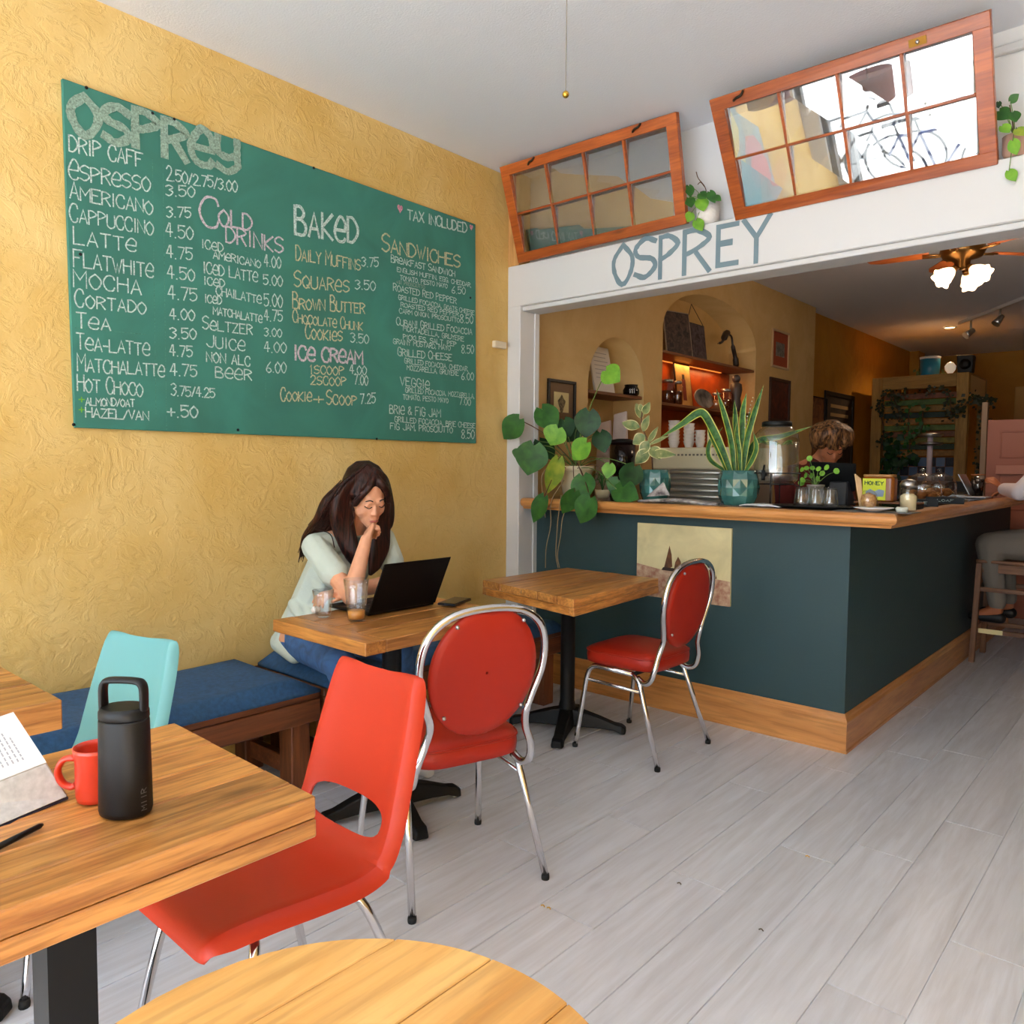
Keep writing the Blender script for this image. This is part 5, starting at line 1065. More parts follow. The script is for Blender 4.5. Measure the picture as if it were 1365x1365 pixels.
# ================================================================ BACK BAR WITH ESPRESSO MACHINE AND GRINDER
bb_ = thing('back_counter', 'low back counter under the niches behind the bar', 'counter', (-2.8, 5.4, 0))
B().box(NX+.01, -2.35, 4.5, 7.3, 0, .90).done('cabinet', mat('dark_cabinet', (50, 34, 26), .6), bb_); B().box(NX+.005, -2.32, 4.48, 7.32, .9005, .94).done('worktop', M_shelf, bb_)
ym = 4.62
a = W(866, 597, y=ym); c_ = W(988, 662, y=ym); x0, x1, zt = a.x, c_.x, a.z; zb = .942
em = thing('espresso_machine', 'cream espresso machine with slatted chrome back facing the room', 'coffee machine', ((x0+x1)/2, ym+.3, zb)); M_cream = mat('cream_enamel', (226, 214, 178), .3, coat=.3)
zsl = W(930, 626, y=ym).z
def rbox(b, x0, x1, y0, y1, z0, z1, r=.03):
    pts = []
    for cx, cy, a0 in ((x1-r, y1-r, 0), (x0+r, y1-r, 90), (x0+r, y0+r, 180), (x1-r, y0+r, 270)):
        for i in range(5): a = math.radians(a0+22.5*i); pts.append((cx+r*math.cos(a), cy+r*math.sin(a), z0))
    b.prism(pts, (0, 0, z1-z0))
b = B(); rbox(b, x0, x1, ym, ym+.58, zsl, zt, .05); b.done('top_housing', M_cream, em, bevel=.012, seg=3)
b = B(); rbox(b, x0+.02, x1-.02, ym+.025, ym+.55, zb+.06, zsl-.002, .03); b.done('body', mat('steel_body', (190, 186, 170), .35, .6), em)
for i in range(7):
    z = zb+.09+i*(zsl-zb-.11)/6; b = B(); b.tube([(x0+.03, ym+.005, z), (x1-.03, ym+.005, z)], .011, 8, flat=((0, 0, 1), 1.0)); b.done('chrome_slat', mat('polished_slat', (232, 228, 214), .3, .7), em)
for sx_ in (x0+.08, x1-.08):
    for sy_ in (ym+.1, ym+.48): b = B(); b.lathe([(.02, 0), (.026, .06)], (sx_, sy_, zb), 12); b.done('foot', M_steel, em)
b = B()
for i in range(13): b.box(x0+.16+i*.028, x0+.175+i*.028, ym-.0012, ym, zt-.055, zt-.043)
b.done('lettering', mat('grey_script', (120, 112, 96), .5), em, kind='stuff')
for i, (px, n_, rr_) in enumerate(((898, 7, .042), (918, 6, .040), (933, 4, .036))):
    for k in range(n_):
        w = W(px, 600, y=ym+.22); c = V((w.x, ym+.22, zt+.001+k*.024)); b = B(); b.lathe([(rr_*.6, 0), (rr_*.62, .003), (rr_, .05), (rr_*.97, .05), (rr_*.58, .006), (.002, .005)], c, 16)
        o = b.done('coffee_cup', mat('white_cup_glaze', (226, 218, 208), .3)); o2 = recenter(o); pl_ = ('left', 'middle', 'right')[i]
        tag(o2, 'white cup, %s in the %s nested stack on the espresso machine' % (['lowest', 'second', 'third', 'fourth', 'fifth', 'sixth', 'seventh'][k] + ' up', pl_), 'cup', 'white cups nested in stacks on the espresso machine')
w = W(946, 600, y=ym+.2); b = B(); b.lathe([(.018, 0), (.018, .17), (.014, .171)], (w.x, ym+.2, zt+.001), 14); tag(recenter(b.done('cream_canister', mat('cream_enamel', (226, 214, 178), .3))), 'slim cream canister standing right of the cup stacks', 'canister')
# grinder / brewer with dark hopper
yg = 4.35; c = W(829, 660, y=yg); c = V((c.x, yg, .941)); gd = thing('coffee_grinder', 'coffee grinder with dark bean hopper behind the trailing plant', 'coffee grinder', c)
zt_ = W(829, 587, y=yg).z; zb2 = W(829, 640, y=yg).z
B().box(c.x-.30, c.x+.1, yg-.12, yg+.12, .9405, .9415).done('mat', M_black, gd)
b = B(); b.lathe([(.085, 0), (.085, zb2-.941-.12), (.06, zb2-.941)], c, 20); b.done('body', M_black, gd)
b = B(); h0 = zb2-.941; h1 = zt_-.941; b.lathe([(.045, h0), (.075, h0+.06), (.085, h0+.12), (.085, h1-.02)], c, 20); b.done('bean_hopper', mat('smoked_plastic', (28, 16, 14), .12), gd)
b = B(); b.lathe([(.088, h1-.02), (.088, h1), (.04, h1+.01)], c, 20); b.done('hopper_lid', M_black, gd)
# white paper bags / filters with red
for i, (px, py, cc_) in enumerate(((805, 578, (226, 206, 196)), (820, 574, (222, 198, 190)), (826, 566, (226, 210, 200)))):
    w = W(px, py+10, y=4.75); b = B(); z0_ = .942; hgt = W(px, py-14, y=4.75).z-z0_
    b.hexa([(w.x-.07, 4.72, z0_), (w.x+.07, 4.72, z0_), (w.x+.07, 4.80, z0_), (w.x-.07, 4.80, z0_), (w.x-.055, 4.75, z0_+hgt), (w.x+.055, 4.75, z0_+hgt+.02), (w.x+.05, 4.77, z0_+hgt+.02), (w.x-.05, 4.77, z0_+hgt)])
    if i != 1: b_l = ['white paper coffee bag behind the grinder, leftmost of two', '', 'tall white paper coffee bag behind the grinder, nearest the niche edge'][i]; tag(recenter(b.done('paper_bag', mat('paper_bag_%d' % i, cc_, .8, bump=.6, bscale=30), bevel=.004)), b_l, 'bag')
w = W(819, 562, y=4.80); z0_ = .942; b = B(); b.box(w.x-.04, w.x+.04, 4.84, 4.90, z0_, w.z+.03); tag(recenter(b.done('red_bag', mat('crimson_bag', (196, 30, 50), .5, bump=.5, bscale=30), bevel=.006)), 'crimson coffee bag peeping above the white paper bags', 'bag')

# ================================================================ ON THE BAR
ZT = 1.1125
def on_bar(px, y): w = W(px, 660, y=y); return V((w.x, y, ZT))
# water dispenser in wire stand
yd = 3.80; c = on_bar(1033, yd); px_ = pxm(c); wd_ = thing('water_dispenser', 'glass water dispenser jar with black lid and tap on a wire stand', 'water dispenser', c)
zb_ = W(1033, 644, y=yd).z-ZT; zt_ = W(1033, 562, y=yd).z-ZT; R_ = 29*px_; H_ = zt_-zb_
gl = glassmat('dispenser_glass', (.97, .985, .98), .16, .06, 1.8)
prof = [(.02, zb_), (R_*.8, zb_), (R_*.98, zb_+.02), (R_, zb_+.05), (R_, zb_+H_*.68), (R_*.93, zb_+H_*.80), (R_*.68, zb_+H_*.90), (R_*.62, zb_+H_*.94)]
b = B(); b.lathe(prof, c, 32); b.done('glass_jar', gl, wd_)
b = B(); b.lathe([(.02, zb_+.006), (R_*.78, zb_+.006), (R_*.93, zb_+.025), (R_*.95, zb_+.05), (R_*.95, zb_+H_*.66), (.02, zb_+H_*.661)], c, 32); b.done('water', glassmat('water', (.95, .98, .98), .10, .15, 1.5), wd_)
b = B(); b.lathe([(R_*.66, zb_+H_*.92), (R_*.66, zb_+H_*.985), (R_*.6, zb_+H_)], c, 28); lid_ = b.done('lid', M_black, wd_)
dv = (CAM-c); dv.z = 0; dv.normalize(); sv = V((-dv.y, dv.x, 0)); tp = c+dv*R_*.98+sv*(-.0)+V((0, 0, zb_+.045))-sv*(R_*.45)
tp = c+(dv*.86-(-sv)*-.0+(-CR*0))*R_+V((0, 0, zb_+.045))
tp = c+(dv-V((CR.x, CR.y, 0))*.55).normalized()*R_+V((0, 0, zb_+.045)); td = (dv-V((CR.x, CR.y, 0))*.55).normalized()
b = B(); b.tube([tp, tp+td*.035], .012, 10); b.tube([tp+td*.03+V((0, 0, .02)), tp+td*.03-V((0, 0, .03))], .010, 8); b.tube([tp+td*.03+V((0, 0, .02)), tp+td*.02+V((0, 0, .045))], .005, 6); b.done('tap', M_black, wd_, kind='stuff')
b = B(); zr = zb_+.05
b.tube([c+V((math.cos(a)*R_*1.06, math.sin(a)*R_*1.06, zr)) for a in (i/28*math.tau for i in range(28))], .0028, 6, closed=True); b.tube([c+V((math.cos(a)*R_*.8, math.sin(a)*R_*.8, zb_-.005)) for a in (i/28*math.tau for i in range(28))], .0028, 6, closed=True)
for a in range(4): a = math.radians(a*90+12); d = V((math.cos(a), math.sin(a), 0)); b.tube([c+d*R_*1.06+V((0, 0, zr)), c+d*R_*1.06+V((0, 0, .003))], .0030, 6); b.tube([c+d*R_*1.06+V((0, 0, zb_-.02)), c+d*R_*.8+V((0, 0, zb_-.005))], .0025, 6)
b.done('wire_stand', M_black, wd_, kind='stuff')
for i in range(7):
    a = random.uniform(0, 6.28); p = c+V((math.cos(a)*R_*.5, math.sin(a)*R_*.5, zb_+H_*.62)); b = B(); b.tube(crs([p, p+V((random.uniform(-.04, .04), random.uniform(-.03, .03), .02)), p+V((random.uniform(-.06, .06), .02, .004))], 3), .008, 5, flat=((0, 0, 1), .3)); b.done('mint_leaf', mat('mint_green', (96, 140, 60), .6), wd_)
# napkins / white cloth in front
c = on_bar(1015, 3.63); b = B(); rows = []
for i in range(9):
    rows.append([c+V((-.10+.2*i/8+random.uniform(-.004, .004), -.035+.07*j/5, .003+.012*math.sin(math.pi*i/8)*(.6+.4*math.sin(j*2+i)))) for j in range(6)])
b.grid(rows); o = b.done('white_cloth', mat('white_cloth', (226, 226, 226), .9), solid=.006); tag(recenter(o), 'folded white cloth lying before the water dispenser', 'cloth')
# tray, inverted glasses
c = on_bar(1085, 3.70); tr = thing('black_tray', 'black round tray under upturned glasses', 'tray', c); b = B(); b.lathe([(.13, 0), (.145, .006), (.16, .012), (.157, .014), (.14, .008), (.01, .005)], c, 36, sx=1.25, sy=.8); b.done('tray', M_black, tr)
for i, (px, dy) in enumerate(((1069, -.02), (1088, -.035), (1107, -.02), (1079, .06), (1098, .06))):
    w = W(px, 660, y=3.70+dy); cc_ = V((w.x, 3.70+dy, ZT+.011))
    tumbler(cc_, .027, .038, .088, ['upturned fluted glass at the left end of the black tray', 'upturned fluted glass at the front middle of the black tray', 'upturned fluted glass at the right end of the black tray', 'upturned fluted glass in the back row, left, on the black tray', 'upturned fluted glass in the back row, right, on the black tray'][i], 'upturned glasses on the black tray', up=False)
# till screen
yt = 4.10; a = W(1081, 615, y=yt); c_ = W(1143, 618, y=yt); d_ = W(1135, 642, y=yt); pc = thing('till_screen', 'black touch screen till seen from behind on the bar', 'till', (a.x+.1, yt, ZT))
xa, xb = a.x, c_.x; M_till = mat('till_black', (14, 14, 16), .4)
b = B(); b.hexa([(xa+.0, yt+.03, d_.z-.05), (xb-.02, yt+.03, d_.z-.05), (xb-.02, yt+.05, d_.z-.05), (xa, yt+.05, d_.z-.05), (xa, yt-.03, a.z), (xb, yt-.03, c_.z), (xb, yt-.012, c_.z), (xa, yt-.012, a.z)]); b.done('screen', M_till, pc, bevel=.004)
xs = W(1118, 650, y=yt).x; b = B(); b.hexa([(xs-.05, yt-.06, ZT), (xs+.06, yt-.06, ZT), (xs+.06, yt+.10, ZT), (xs-.05, yt+.10, ZT), (xs-.04, yt-.02, d_.z+.0), (xs+.05, yt-.02, d_.z), (xs+.05, yt+.02, d_.z), (xs-.04, yt+.02, d_.z)]); b.done('stand', mat('till_grey', (44, 46, 50), .4), pc, bevel=.006)
# honey jar with yellow label
c = on_bar(1172, 4.02); k = pxm(c); hj = thing('honey_jar', 'squat honey jar with bright yellow label on the bar', 'jar', c+V((0, 0, .03)))
b = B(); rbox(b, c.x-.072, c.x+.075, c.y-.04, c.y+.04, c.z+.031, c.z+.031+.118, .02); b.done('jar_body', mat('honey_amber', (150, 84, 30), .2), hj, bevel=.006)
b = B(); rbox(b, c.x-.07, c.x+.072, c.y-.038, c.y+.038, c.z+.1495, c.z+.162, .02); b.done('lid', mat('amber_lid', (170, 120, 60), .4), hj, bevel=.003)
b = B(); b.box(c.x-.066, c.x+.040, c.y-.0425, c.y-.0402, c.z+.038, c.z+.142); lb_ = b.done('paper_label', mat('lime_yellow_label', (216, 226, 40), .5), hj)
b = B(); lettering(b, 'HONEY', (c.x-.055, c.z+.112), (c.x+.030, c.z+.112), .016, .004, lambda u, v, l: V((u, c.y-.0427-l, v)), .0004); b.done('label_lettering', mat('green_ink', (50, 90, 40), .6), lb_)
b = B(); b._f([b.bm.verts.new((c.x+u, c.y-.0432, c.z+v)) for u, v in ((-.05, .055), (.03, .055), (.035, .085), (.01, .09), (-.01, .08), (-.03, .092), (-.05, .08))]); b.done('label_picture', mat('pale_blue_ink', (150, 170, 190), .6), lb_)
c2 = on_bar(1187, 4.02); b = B(); b.box(c2.x-.15, c2.x+.13, 3.96, 4.10, ZT+.022, ZT+.030); 
bx_ = thing('serving_board', 'small wooden serving stand under the honey jar', 'stand', (c2.x, 4.02, ZT)); b.done('board', M_shelf, bx_, bevel=.002)
for sx_ in (-.13, .11): B().box(c2.x+sx_, c2.x+sx_+.02, 3.97, 4.09, ZT, ZT+.0215).done('foot', M_black, bx_)
# toothpick / stick jar
c = on_bar(1158, 3.66); sj = thing('stir_stick_jar', 'small glass jar of sugar and wooden stir sticks at the bar corner', 'jar', c)
b = B(); b.lathe([(.030, 0), (.036, .004), (.038, .05), (.034, .075), (.022, .09), (.018, .092)], c, 20); b.done('glass_body', glassmat('clear_jar', (.97, .96, .93), .1, 0, 1.4), sj)
b = B(); b.lathe([(.028, .004), (.034, .05), (.030, .07), (.004, .082)], c, 18); b.done('filling', mat('brown_sugar', (214, 170, 110), .9, var=.4, vscale=80, c2=(160, 104, 60)), sj)
tl = W(1140, 632, y=3.64)
for i in range(4):
    b = B(); t_ = tl+V((.006*i, .004*i, -.006*i)); d = V((0, 1, 0)); e0 = c+V((-.028+.003*i, -.02, .012)); b.tube([e0, t_], .0045, 5, flat=((0, 1, 0), .3)); b.done('stir_stick', mat('birch', (214, 176, 130), .7), sj)
# sugar pourer with steel lid
c = on_bar(1211, 3.80); sp = thing('sugar_pourer', 'tall glass sugar pourer with steel lid right of the honey jar', 'jar', c); hh = .135
b = B(); b.lathe([(.034, 0), (.038, .005), (.036, hh*.7), (.031, hh*.8)], c, 20); b.done('glass_body', glassmat('clear_jar', (.97, .96, .93), .1, 0, 1.4), sp); b = B(); b.lathe([(.032, .005), (.034, hh*.5), (.02, hh*.58)], c, 18); b.done('sugar', mat('pale_sugar', (232, 220, 180), .9), sp)
b = B(); b.lathe([(.035, hh*.79), (.037, hh*.9), (.028, hh*1.02), (.012, hh*1.06)], c, 20); b.done('lid', M_steel, sp)
# plate, small bowl, slate mat
c = on_bar(1165, 3.575); b = B(); b.lathe([(.03, 0), (.034, .002), (.07, .012), (.082, .016), (.080, .0185), (.068, .014), (.01, .006)], c+V((0, 0, .0035)), 32); tag(recenter(b.done('white_saucer', mat('white_china', (232, 234, 238), .2, coat=.3))), 'white saucer at the corner of the bar', 'saucer')
b = B(); b.box(c.x-.16, c.x+.16, 3.54, 3.70, ZT+.0, ZT+.003); tag(recenter(b.done('slate_mat', mat('slate_grey', (84, 84, 84), .6))), 'thin grey slate mat under the white saucer', 'mat')
c = on_bar(1203, 3.60); b = B(); b.lathe([(.014, 0), (.022, .004), (.026, .02), (.020, .026), (.002, .024)], c+V((0, 0, .0)), 16); tag(recenter(b.done('crumpled_tissue', mat('tissue', (214, 218, 206), .9, bump=.6, bscale=50))), 'crumpled pale tissue beside the white saucer', 'tissue')
# newspaper: folded, with a raised flap
c = on_bar(918, 3.62); nw = thing('newspaper', 'folded newspaper lying between the two teal flowerpots', 'newspaper', c); M_news = mat('newsprint', (196, 190, 186), .85, var=.6, vscale=26, c2=(70, 60, 62))
a = W(855, 664, y=3.60); e = W(958, 668, y=3.60); b = B(); rows = []
for i in range(13):
    t = i/12; rows.append([(a.x+(e.x-a.x)*t, 3.565+.13*j/4, ZT+.003+.016*math.sin(math.pi*min(1, t*1.15))*(1 if j in (1, 2, 3) else .55)+.003*random.random()) for j in range(5)])
b.grid(rows); b.done('folded_sheets', M_news, nw, solid=.010)
f0, f1, f2 = W(862, 662, y=3.585), W(893, 660, y=3.60), W(884, 643, y=3.615); b = B(); b.grid([[f0, f0.lerp(f2, .5), f2], [f0.lerp(f1, .5), f0.lerp(f1, .5).lerp(f2, .55)+V((0, -.008, 0)), f2+V((.004, 0, -.002))], [f1, f1.lerp(f2, .5), f2+V((.008, 0, -.006))]], False); b.done('raised_flap', M_news, nw, solid=.003)

# far part of the bar: cake domes, cup, laptop, black price boards
def dome(px, y, r, h, label):
    c = on_bar(px, y); root = thing('cake_dome', label, 'cake stand', c, 'glass cake domes on the bar'); b = B(); b.lathe([(r*1.1, 0), (r*1.12, .012), (r*.3, .014), (.02, .015)], c, 24); b.done('wooden_base', M_shelf, root)
    b = B(); b.lathe([(r, .015), (r*1.0, h*.55), (r*.8, h*.82), (r*.35, h*.96), (.012, h)], c, 26); b.done('glass_dome', gl, root); b = B(); b.ball(c+V((0, 0, h+.012)), .014, 8); b.done('knob', M_glass, root)
    for k in range(4): b = B(); a = k*1.6; b.ball(c+V((math.cos(a)*r*.45, math.sin(a)*r*.45, .045)), .033, 8, (1, 1, .8)); b.done('pastry', mat('baked_gold', (196, 120, 50), .7, var=.4, vscale=40), root)
dome(1229, 4.9, .10, .17, 'glass cake dome over pastries, the left of two on the bar'); dome(1251, 5.5, .10, .17, 'glass cake dome over pastries, the right of two on the bar')
for i, px in enumerate((1222, 1258)):
    y = 4.35+i*.45; c = on_bar(px, y); pb = thing('price_board', ['low black price board nearer the sugar pourer', 'low black price board in front of the right cake dome'][i], 'sign', c); B().box(c.x-.09, c.x+.10, y, y+.008, ZT, ZT+.035).done('board', M_black, pb); b = B()
    lettering(b, ('SCONE', 'LOAF')[i], (c.x-.03, ZT+.012), (c.x+.05, ZT+.012), .012, .002, lambda u, v, l: V((u, y-.001-l, v)), .0003); b.done('lettering', CK['w'], pb)
c = on_bar(1303, 6.3); ic = thing('iced_coffee', 'tall glass of dark iced coffee on the far bar', 'drink', c); hh = .15; b = B(); b.lathe([(.035, 0), (.043, hh)], c, 20); b.done('glass_body', M_glass, ic); b = B(); b.lathe([(.033, .004), (.040, hh*.82), (.01, hh*.83)], c, 18); b.done('coffee', mat('black_coffee', (28, 14, 8), .2), ic); b = B(); b.lathe([(.044, hh), (.046, hh*1.05), (.043, hh*1.05)], c, 20); b.done('rim_foam', mat('coffee_foam', (180, 110, 70), .6), ic)
c = on_bar(1277, 6.2); l2 = thing('silver_laptop', 'thin pale laptop open on the far bar left of the iced coffee', 'laptop', c); B().box(c.x-.16, c.x+.06, 6.1, 6.32, ZT, ZT+.012).done('base', M_steel, l2)
p_, q_ = W(1281, 636, y=6.2), W(1296, 659, y=6.2); b = B(); b.hexa([(q_.x, 6.1, ZT+.013), (q_.x+.006, 6.1, ZT+.013), (q_.x+.006, 6.32, ZT+.013), (q_.x, 6.32, ZT+.013), (p_.x, 6.1, p_.z+.02), (p_.x+.006, 6.1, p_.z+.02), (p_.x+.006, 6.32, p_.z+.02), (p_.x, 6.32, p_.z+.02)]); b.done('screen', M_steel, l2)
w = W(1325, 664, x=-1.12); B_ = B(); B_.box(-1.22, -1.06, 5.95, 6.15, ZT, ZT+.006); tag(recenter(B_.done('notebook', mat('pale_notebook', (190, 196, 206), .6))), 'pale notebook on the far bar beside the man\'s arm', 'notebook')

# ================================================================ BAR STOOL
st = thing('bar_stool', 'worn wooden bar stool with brass foot strip at the right edge', 'stool', (-.93, 6.12, 0)); M_stool = wood('worn_oak', (150, 104, 70), (96, 62, 40), 'z', .8, rough=.55, knots=0); M_stoolx = wood('worn_oak_rail', (150, 104, 70), (96, 62, 40), 'x', .8, rough=.55, knots=0)
X0, X1, Y0, Y1 = -1.10, -.74, 5.96, 6.32; zs = .70
b = B(); rbox(b, X0-.005, X1+.005, Y0-.01, Y1+.01, zs-.022, zs, .03); b.done('seat', M_stoolx, st, bevel=.006, seg=2)
for x, sx_ in ((X0, -1), (X1-.035, 1)):
    for y, sy_ in ((Y0, -1), (Y1-.035, 1)):
        b = B(); o_ = .02; b.hexa([(x+sx_*o_, y+sy_*o_, 0), (x+.035+sx_*o_, y+sy_*o_, 0), (x+.035+sx_*o_, y+.035+sy_*o_, 0), (x+sx_*o_, y+.035+sy_*o_, 0), (x, y, zs-.023), (x+.035, y, zs-.023), (x+.035, y+.035, zs-.023), (x, y+.035, zs-.023)]); b.done('leg', M_stool, st, bevel=.003)
for y in (Y0+.008, Y1-.028):
    B().box(X0+.036, X1-.036, y, y+.02, zs-.085, zs-.024).done('apron', M_stoolx, st, bevel=.003)
    for z in (.22, .50): B().box(X0+.025, X1-.025, y-.004, y+.016, z-.015, z+.015).done('stretcher', M_stoolx, st, bevel=.003)
for x in (X0+.008, X1-.028):
    B().box(x, x+.02, Y0+.036, Y1-.036, zs-.085, zs-.024).done('apron', M_bench, st, bevel=.003)
    for z in (.27, .55): B().box(x, x+.02, Y0+.025, Y1-.025, z-.015, z+.015).done('stretcher', M_bench, st, bevel=.003)
B().box(X0+.03, X0+.17, Y0+.0, Y0+.004, .205, .236).done('foot_strip', mat('pale_brass', (214, 196, 140), .35, .6), st)

# ================================================================ BACK OF THE ROOM: slatted planter shelving, door, speaker
yc_ = 10.0; a = W(1163, 500, y=yc_); e = W(1292, 497, y=yc_); x0, x1 = a.x, e.x; zt = 2.40
M_pine = wood('yellow_pine', (196, 150, 72), (160, 112, 44), 'z', .6, rough=.6, knots=.4); M_pinex = wood('yellow_pine_rail', (196, 150, 72), (160, 112, 44), 'x', .6, rough=.6, knots=.4)
sh = thing('plant_shelving', 'tall pine shelving unit with striped slatted back, covered in trailing plants', 'shelving', ((x0+x1)/2, yc_+.3, 0))
for x in (x0, x1-.12): B().box(x, x+.12, yc_, yc_+.10, 0, zt).done('post', M_pine, sh, bevel=.004)
for x in (x0, x1-.08): B().box(x, x+.08, yc_+.9, yc_+1.0, 0, zt).done('post', M_pine, sh, bevel=.004)
B().box(x0+.121, x1-.121, yc_, yc_+.09, zt-.15, zt).done('top_rail', M_pinex, sh, bevel=.004); B().box(x0, x1, yc_+.101, yc_+.9, zt-.02, zt).done('top_board', M_pinex, sh)
B().box(x1-.035, x1-.001, yc_+.101, yc_+.899, zt-.26, zt-.021).done('side_rail', mat('pale_board', (222, 184, 120), .6), sh)
cols = [(150, 90, 60), (90, 120, 50), (170, 130, 60), (30, 60, 50), (196, 140, 70), (110, 130, 56), (150, 96, 60), (150, 140, 60), (60, 84, 60), (180, 130, 60)]
for i in range(10):
    z = zt-.20-i*.075; B().box(x0+.121, x1-.121, yc_+.10, yc_+.115, z-.066, z).done('slat', mat('painted_slat_%d' % i, cols[i], .6, var=.3, vscale=20), sh, bevel=.003)
ztile = zt-.20-.75
for i in range(8):
    for j in range(3):
        w_ = (x1-x0-.26)/8; B().box(x0+.13+i*w_, x0+.13+(i+1)*w_-.004, yc_+.10, yc_+.11, ztile-.004-(j+1)*.11, ztile-.008-j*.11).done('tile', mat('blue_tile_%d' % ((i+j) % 2), (20, 30, 46) if (i+j) % 2 else (96, 120, 150), .25), sh)
B().box(x0+.121, x1-.121, yc_+.02, yc_+.6, .90, .94).done('shelf', M_pinex, sh); B().box(x0+.13, x1-.13, yc_+.02, yc_+.55, .0, .88).done('cabinet', M_black, sh)
# brew tower: white spout column with steel caps
c = W(1238, 640, y=9.0); c = V((c.x, 9.0, 0)); zt1 = W(1238, 580, y=9.0).z
bt_ = thing('beer_tap_column', 'steel tap column on a dark cabinet at the back', 'tap', (c.x, 9.0, .0)); B().box(c.x-.55, c.x+.55, 8.8, 9.3, 0, 1.18).done('cabinet', M_black, bt_)
zc_ = W(1238, 614, y=9.0).z
b = B(); b.lathe([(.028, 1.181), (.028, zt1)], (c.x, 9.0, 0), 12); b.done('column', mat('bright_column', (222, 206, 214), .3), bt_)
for zz in (zt1, zt1-.09): b = B(); b.lathe([(.10, zz-.02), (.12, zz-.005), (.12, zz+.01), (.05, zz+.02)], (c.x, 9.0, 0), 18); b.done('steel_ring', M_steel, bt_)
# blue pot with plant, speaker and white lamp on top
c = W(1238, 527, y=yc_+.2); c = V((c.x, yc_+.2, zt+.001)); bp_ = thing('blue_plant_pot', 'blue enamel pot with small foliage on top of the pine shelving', 'potted plant', c)
b = B(); b.lathe([(.095, 0), (.105, .01), (.108, .215), (.1, .216), (.098, .19), (.01, .19)], c, 24); b.done('pot', mat('teal_blue_enamel', (20, 110, 140), .3), bp_)
b = B(); b.lathe([(.109, .200), (.112, .226), (.098, .226)], c, 24); b.done('rim', M_white, bp_)
c = W(1289, 527, y=yc_+.15); c = V((c.x-.02, yc_+.15, zt+.001)); spk = thing('speaker', 'black loudspeaker on the right end of the pine shelving', 'speaker', c)
b = B(); b.hexa([c+V(p) for p in ((-.075, -.06, 0), (.075, -.06, 0), (.075, .06, 0), (-.075, .06, 0), (-.09, -.07, .21), (.085, -.07, .20), (.085, .06, .20), (-.09, .06, .21))]); b.done('cabinet', M_black, spk, bevel=.015, seg=2)
b = B(); b.lathe([(.055, 0), (.06, -.004), (.02, -.01)], c+V((0, -.066, .10)), 16, Matrix.Rotation(math.radians(-90), 3, 'X')); b.done('driver', M_blk, spk)
c = W(1277, 527, y=yc_+.1); c = V((c.x-.09, yc_+.1, zt+.001)); b = B(); b.lathe([(.02, 0), (.055, .05), (.06, .09), (.03, .13), (.005, .14)], c, 18); tag(recenter(b.done('globe_lamp', mat('milk_glass', (240, 225, 205), .4, emit=(255, 230, 200), estr=.35))), 'small white globe lamp left of the loudspeaker', 'lamp')
# pink panelled door
yd_ = 8.0; a = W(1317, 560, y=yd_); x0 = a.x; zt = a.z; dr = thing('door_panelled', 'dusty pink panelled door standing at the right edge', 'door', (x0+.4, yd_, 0)); M_pink = mat('dusty_pink_paint', (176, 108, 84), .5)
B().box(x0, x0+.78, yd_, yd_+.03, 0, zt).done('door_leaf', M_pink, dr, bevel=.003)
for (u0, u1, v0, v1) in ((.10, .36, zt-.34, zt-.10), (.42, .68, zt-.34, zt-.10), (.10, .36, .95, zt-.46), (.42, .68, .95, zt-.46), (.10, .36, .15, .80), (.42, .68, .15, .80)):
    f = .014
    for (ua, ub, va, vb) in ((u0, u1, v1-f, v1), (u0, u1, v0, v0+f), (u0, u0+f, v0+f, v1-f), (u1-f, u1, v0+f, v1-f)): B().box(x0+ua, x0+ub, yd_-.008, yd_-.0005, va, vb).done('panel_moulding', M_pink, dr, bevel=.003)
B().box(x0+.08, x0+.76, yd_-.03, yd_-.009, zt-.48, zt-.40).done('cross_rail', mat('pale_pink_rail', (200, 134, 112), .5), dr, bevel=.003)
B().box(x0-.05, x0-.004, yd_-.01, yd_+.05, 0, zt+.16).done('door_jamb', mat('jamb_grey', (150, 120, 90), .5), dr, bevel=.003)
# doorway frame at far right
a = W(1352, 520, y=12.9); b = B(); b.box(a.x, a.x+.14, 12.95, 13.08, 0, a.z+.05); b.done('door_1', mat('doorway_yellow', (206, 160, 84), .6), kind='structure', bevel=.01)

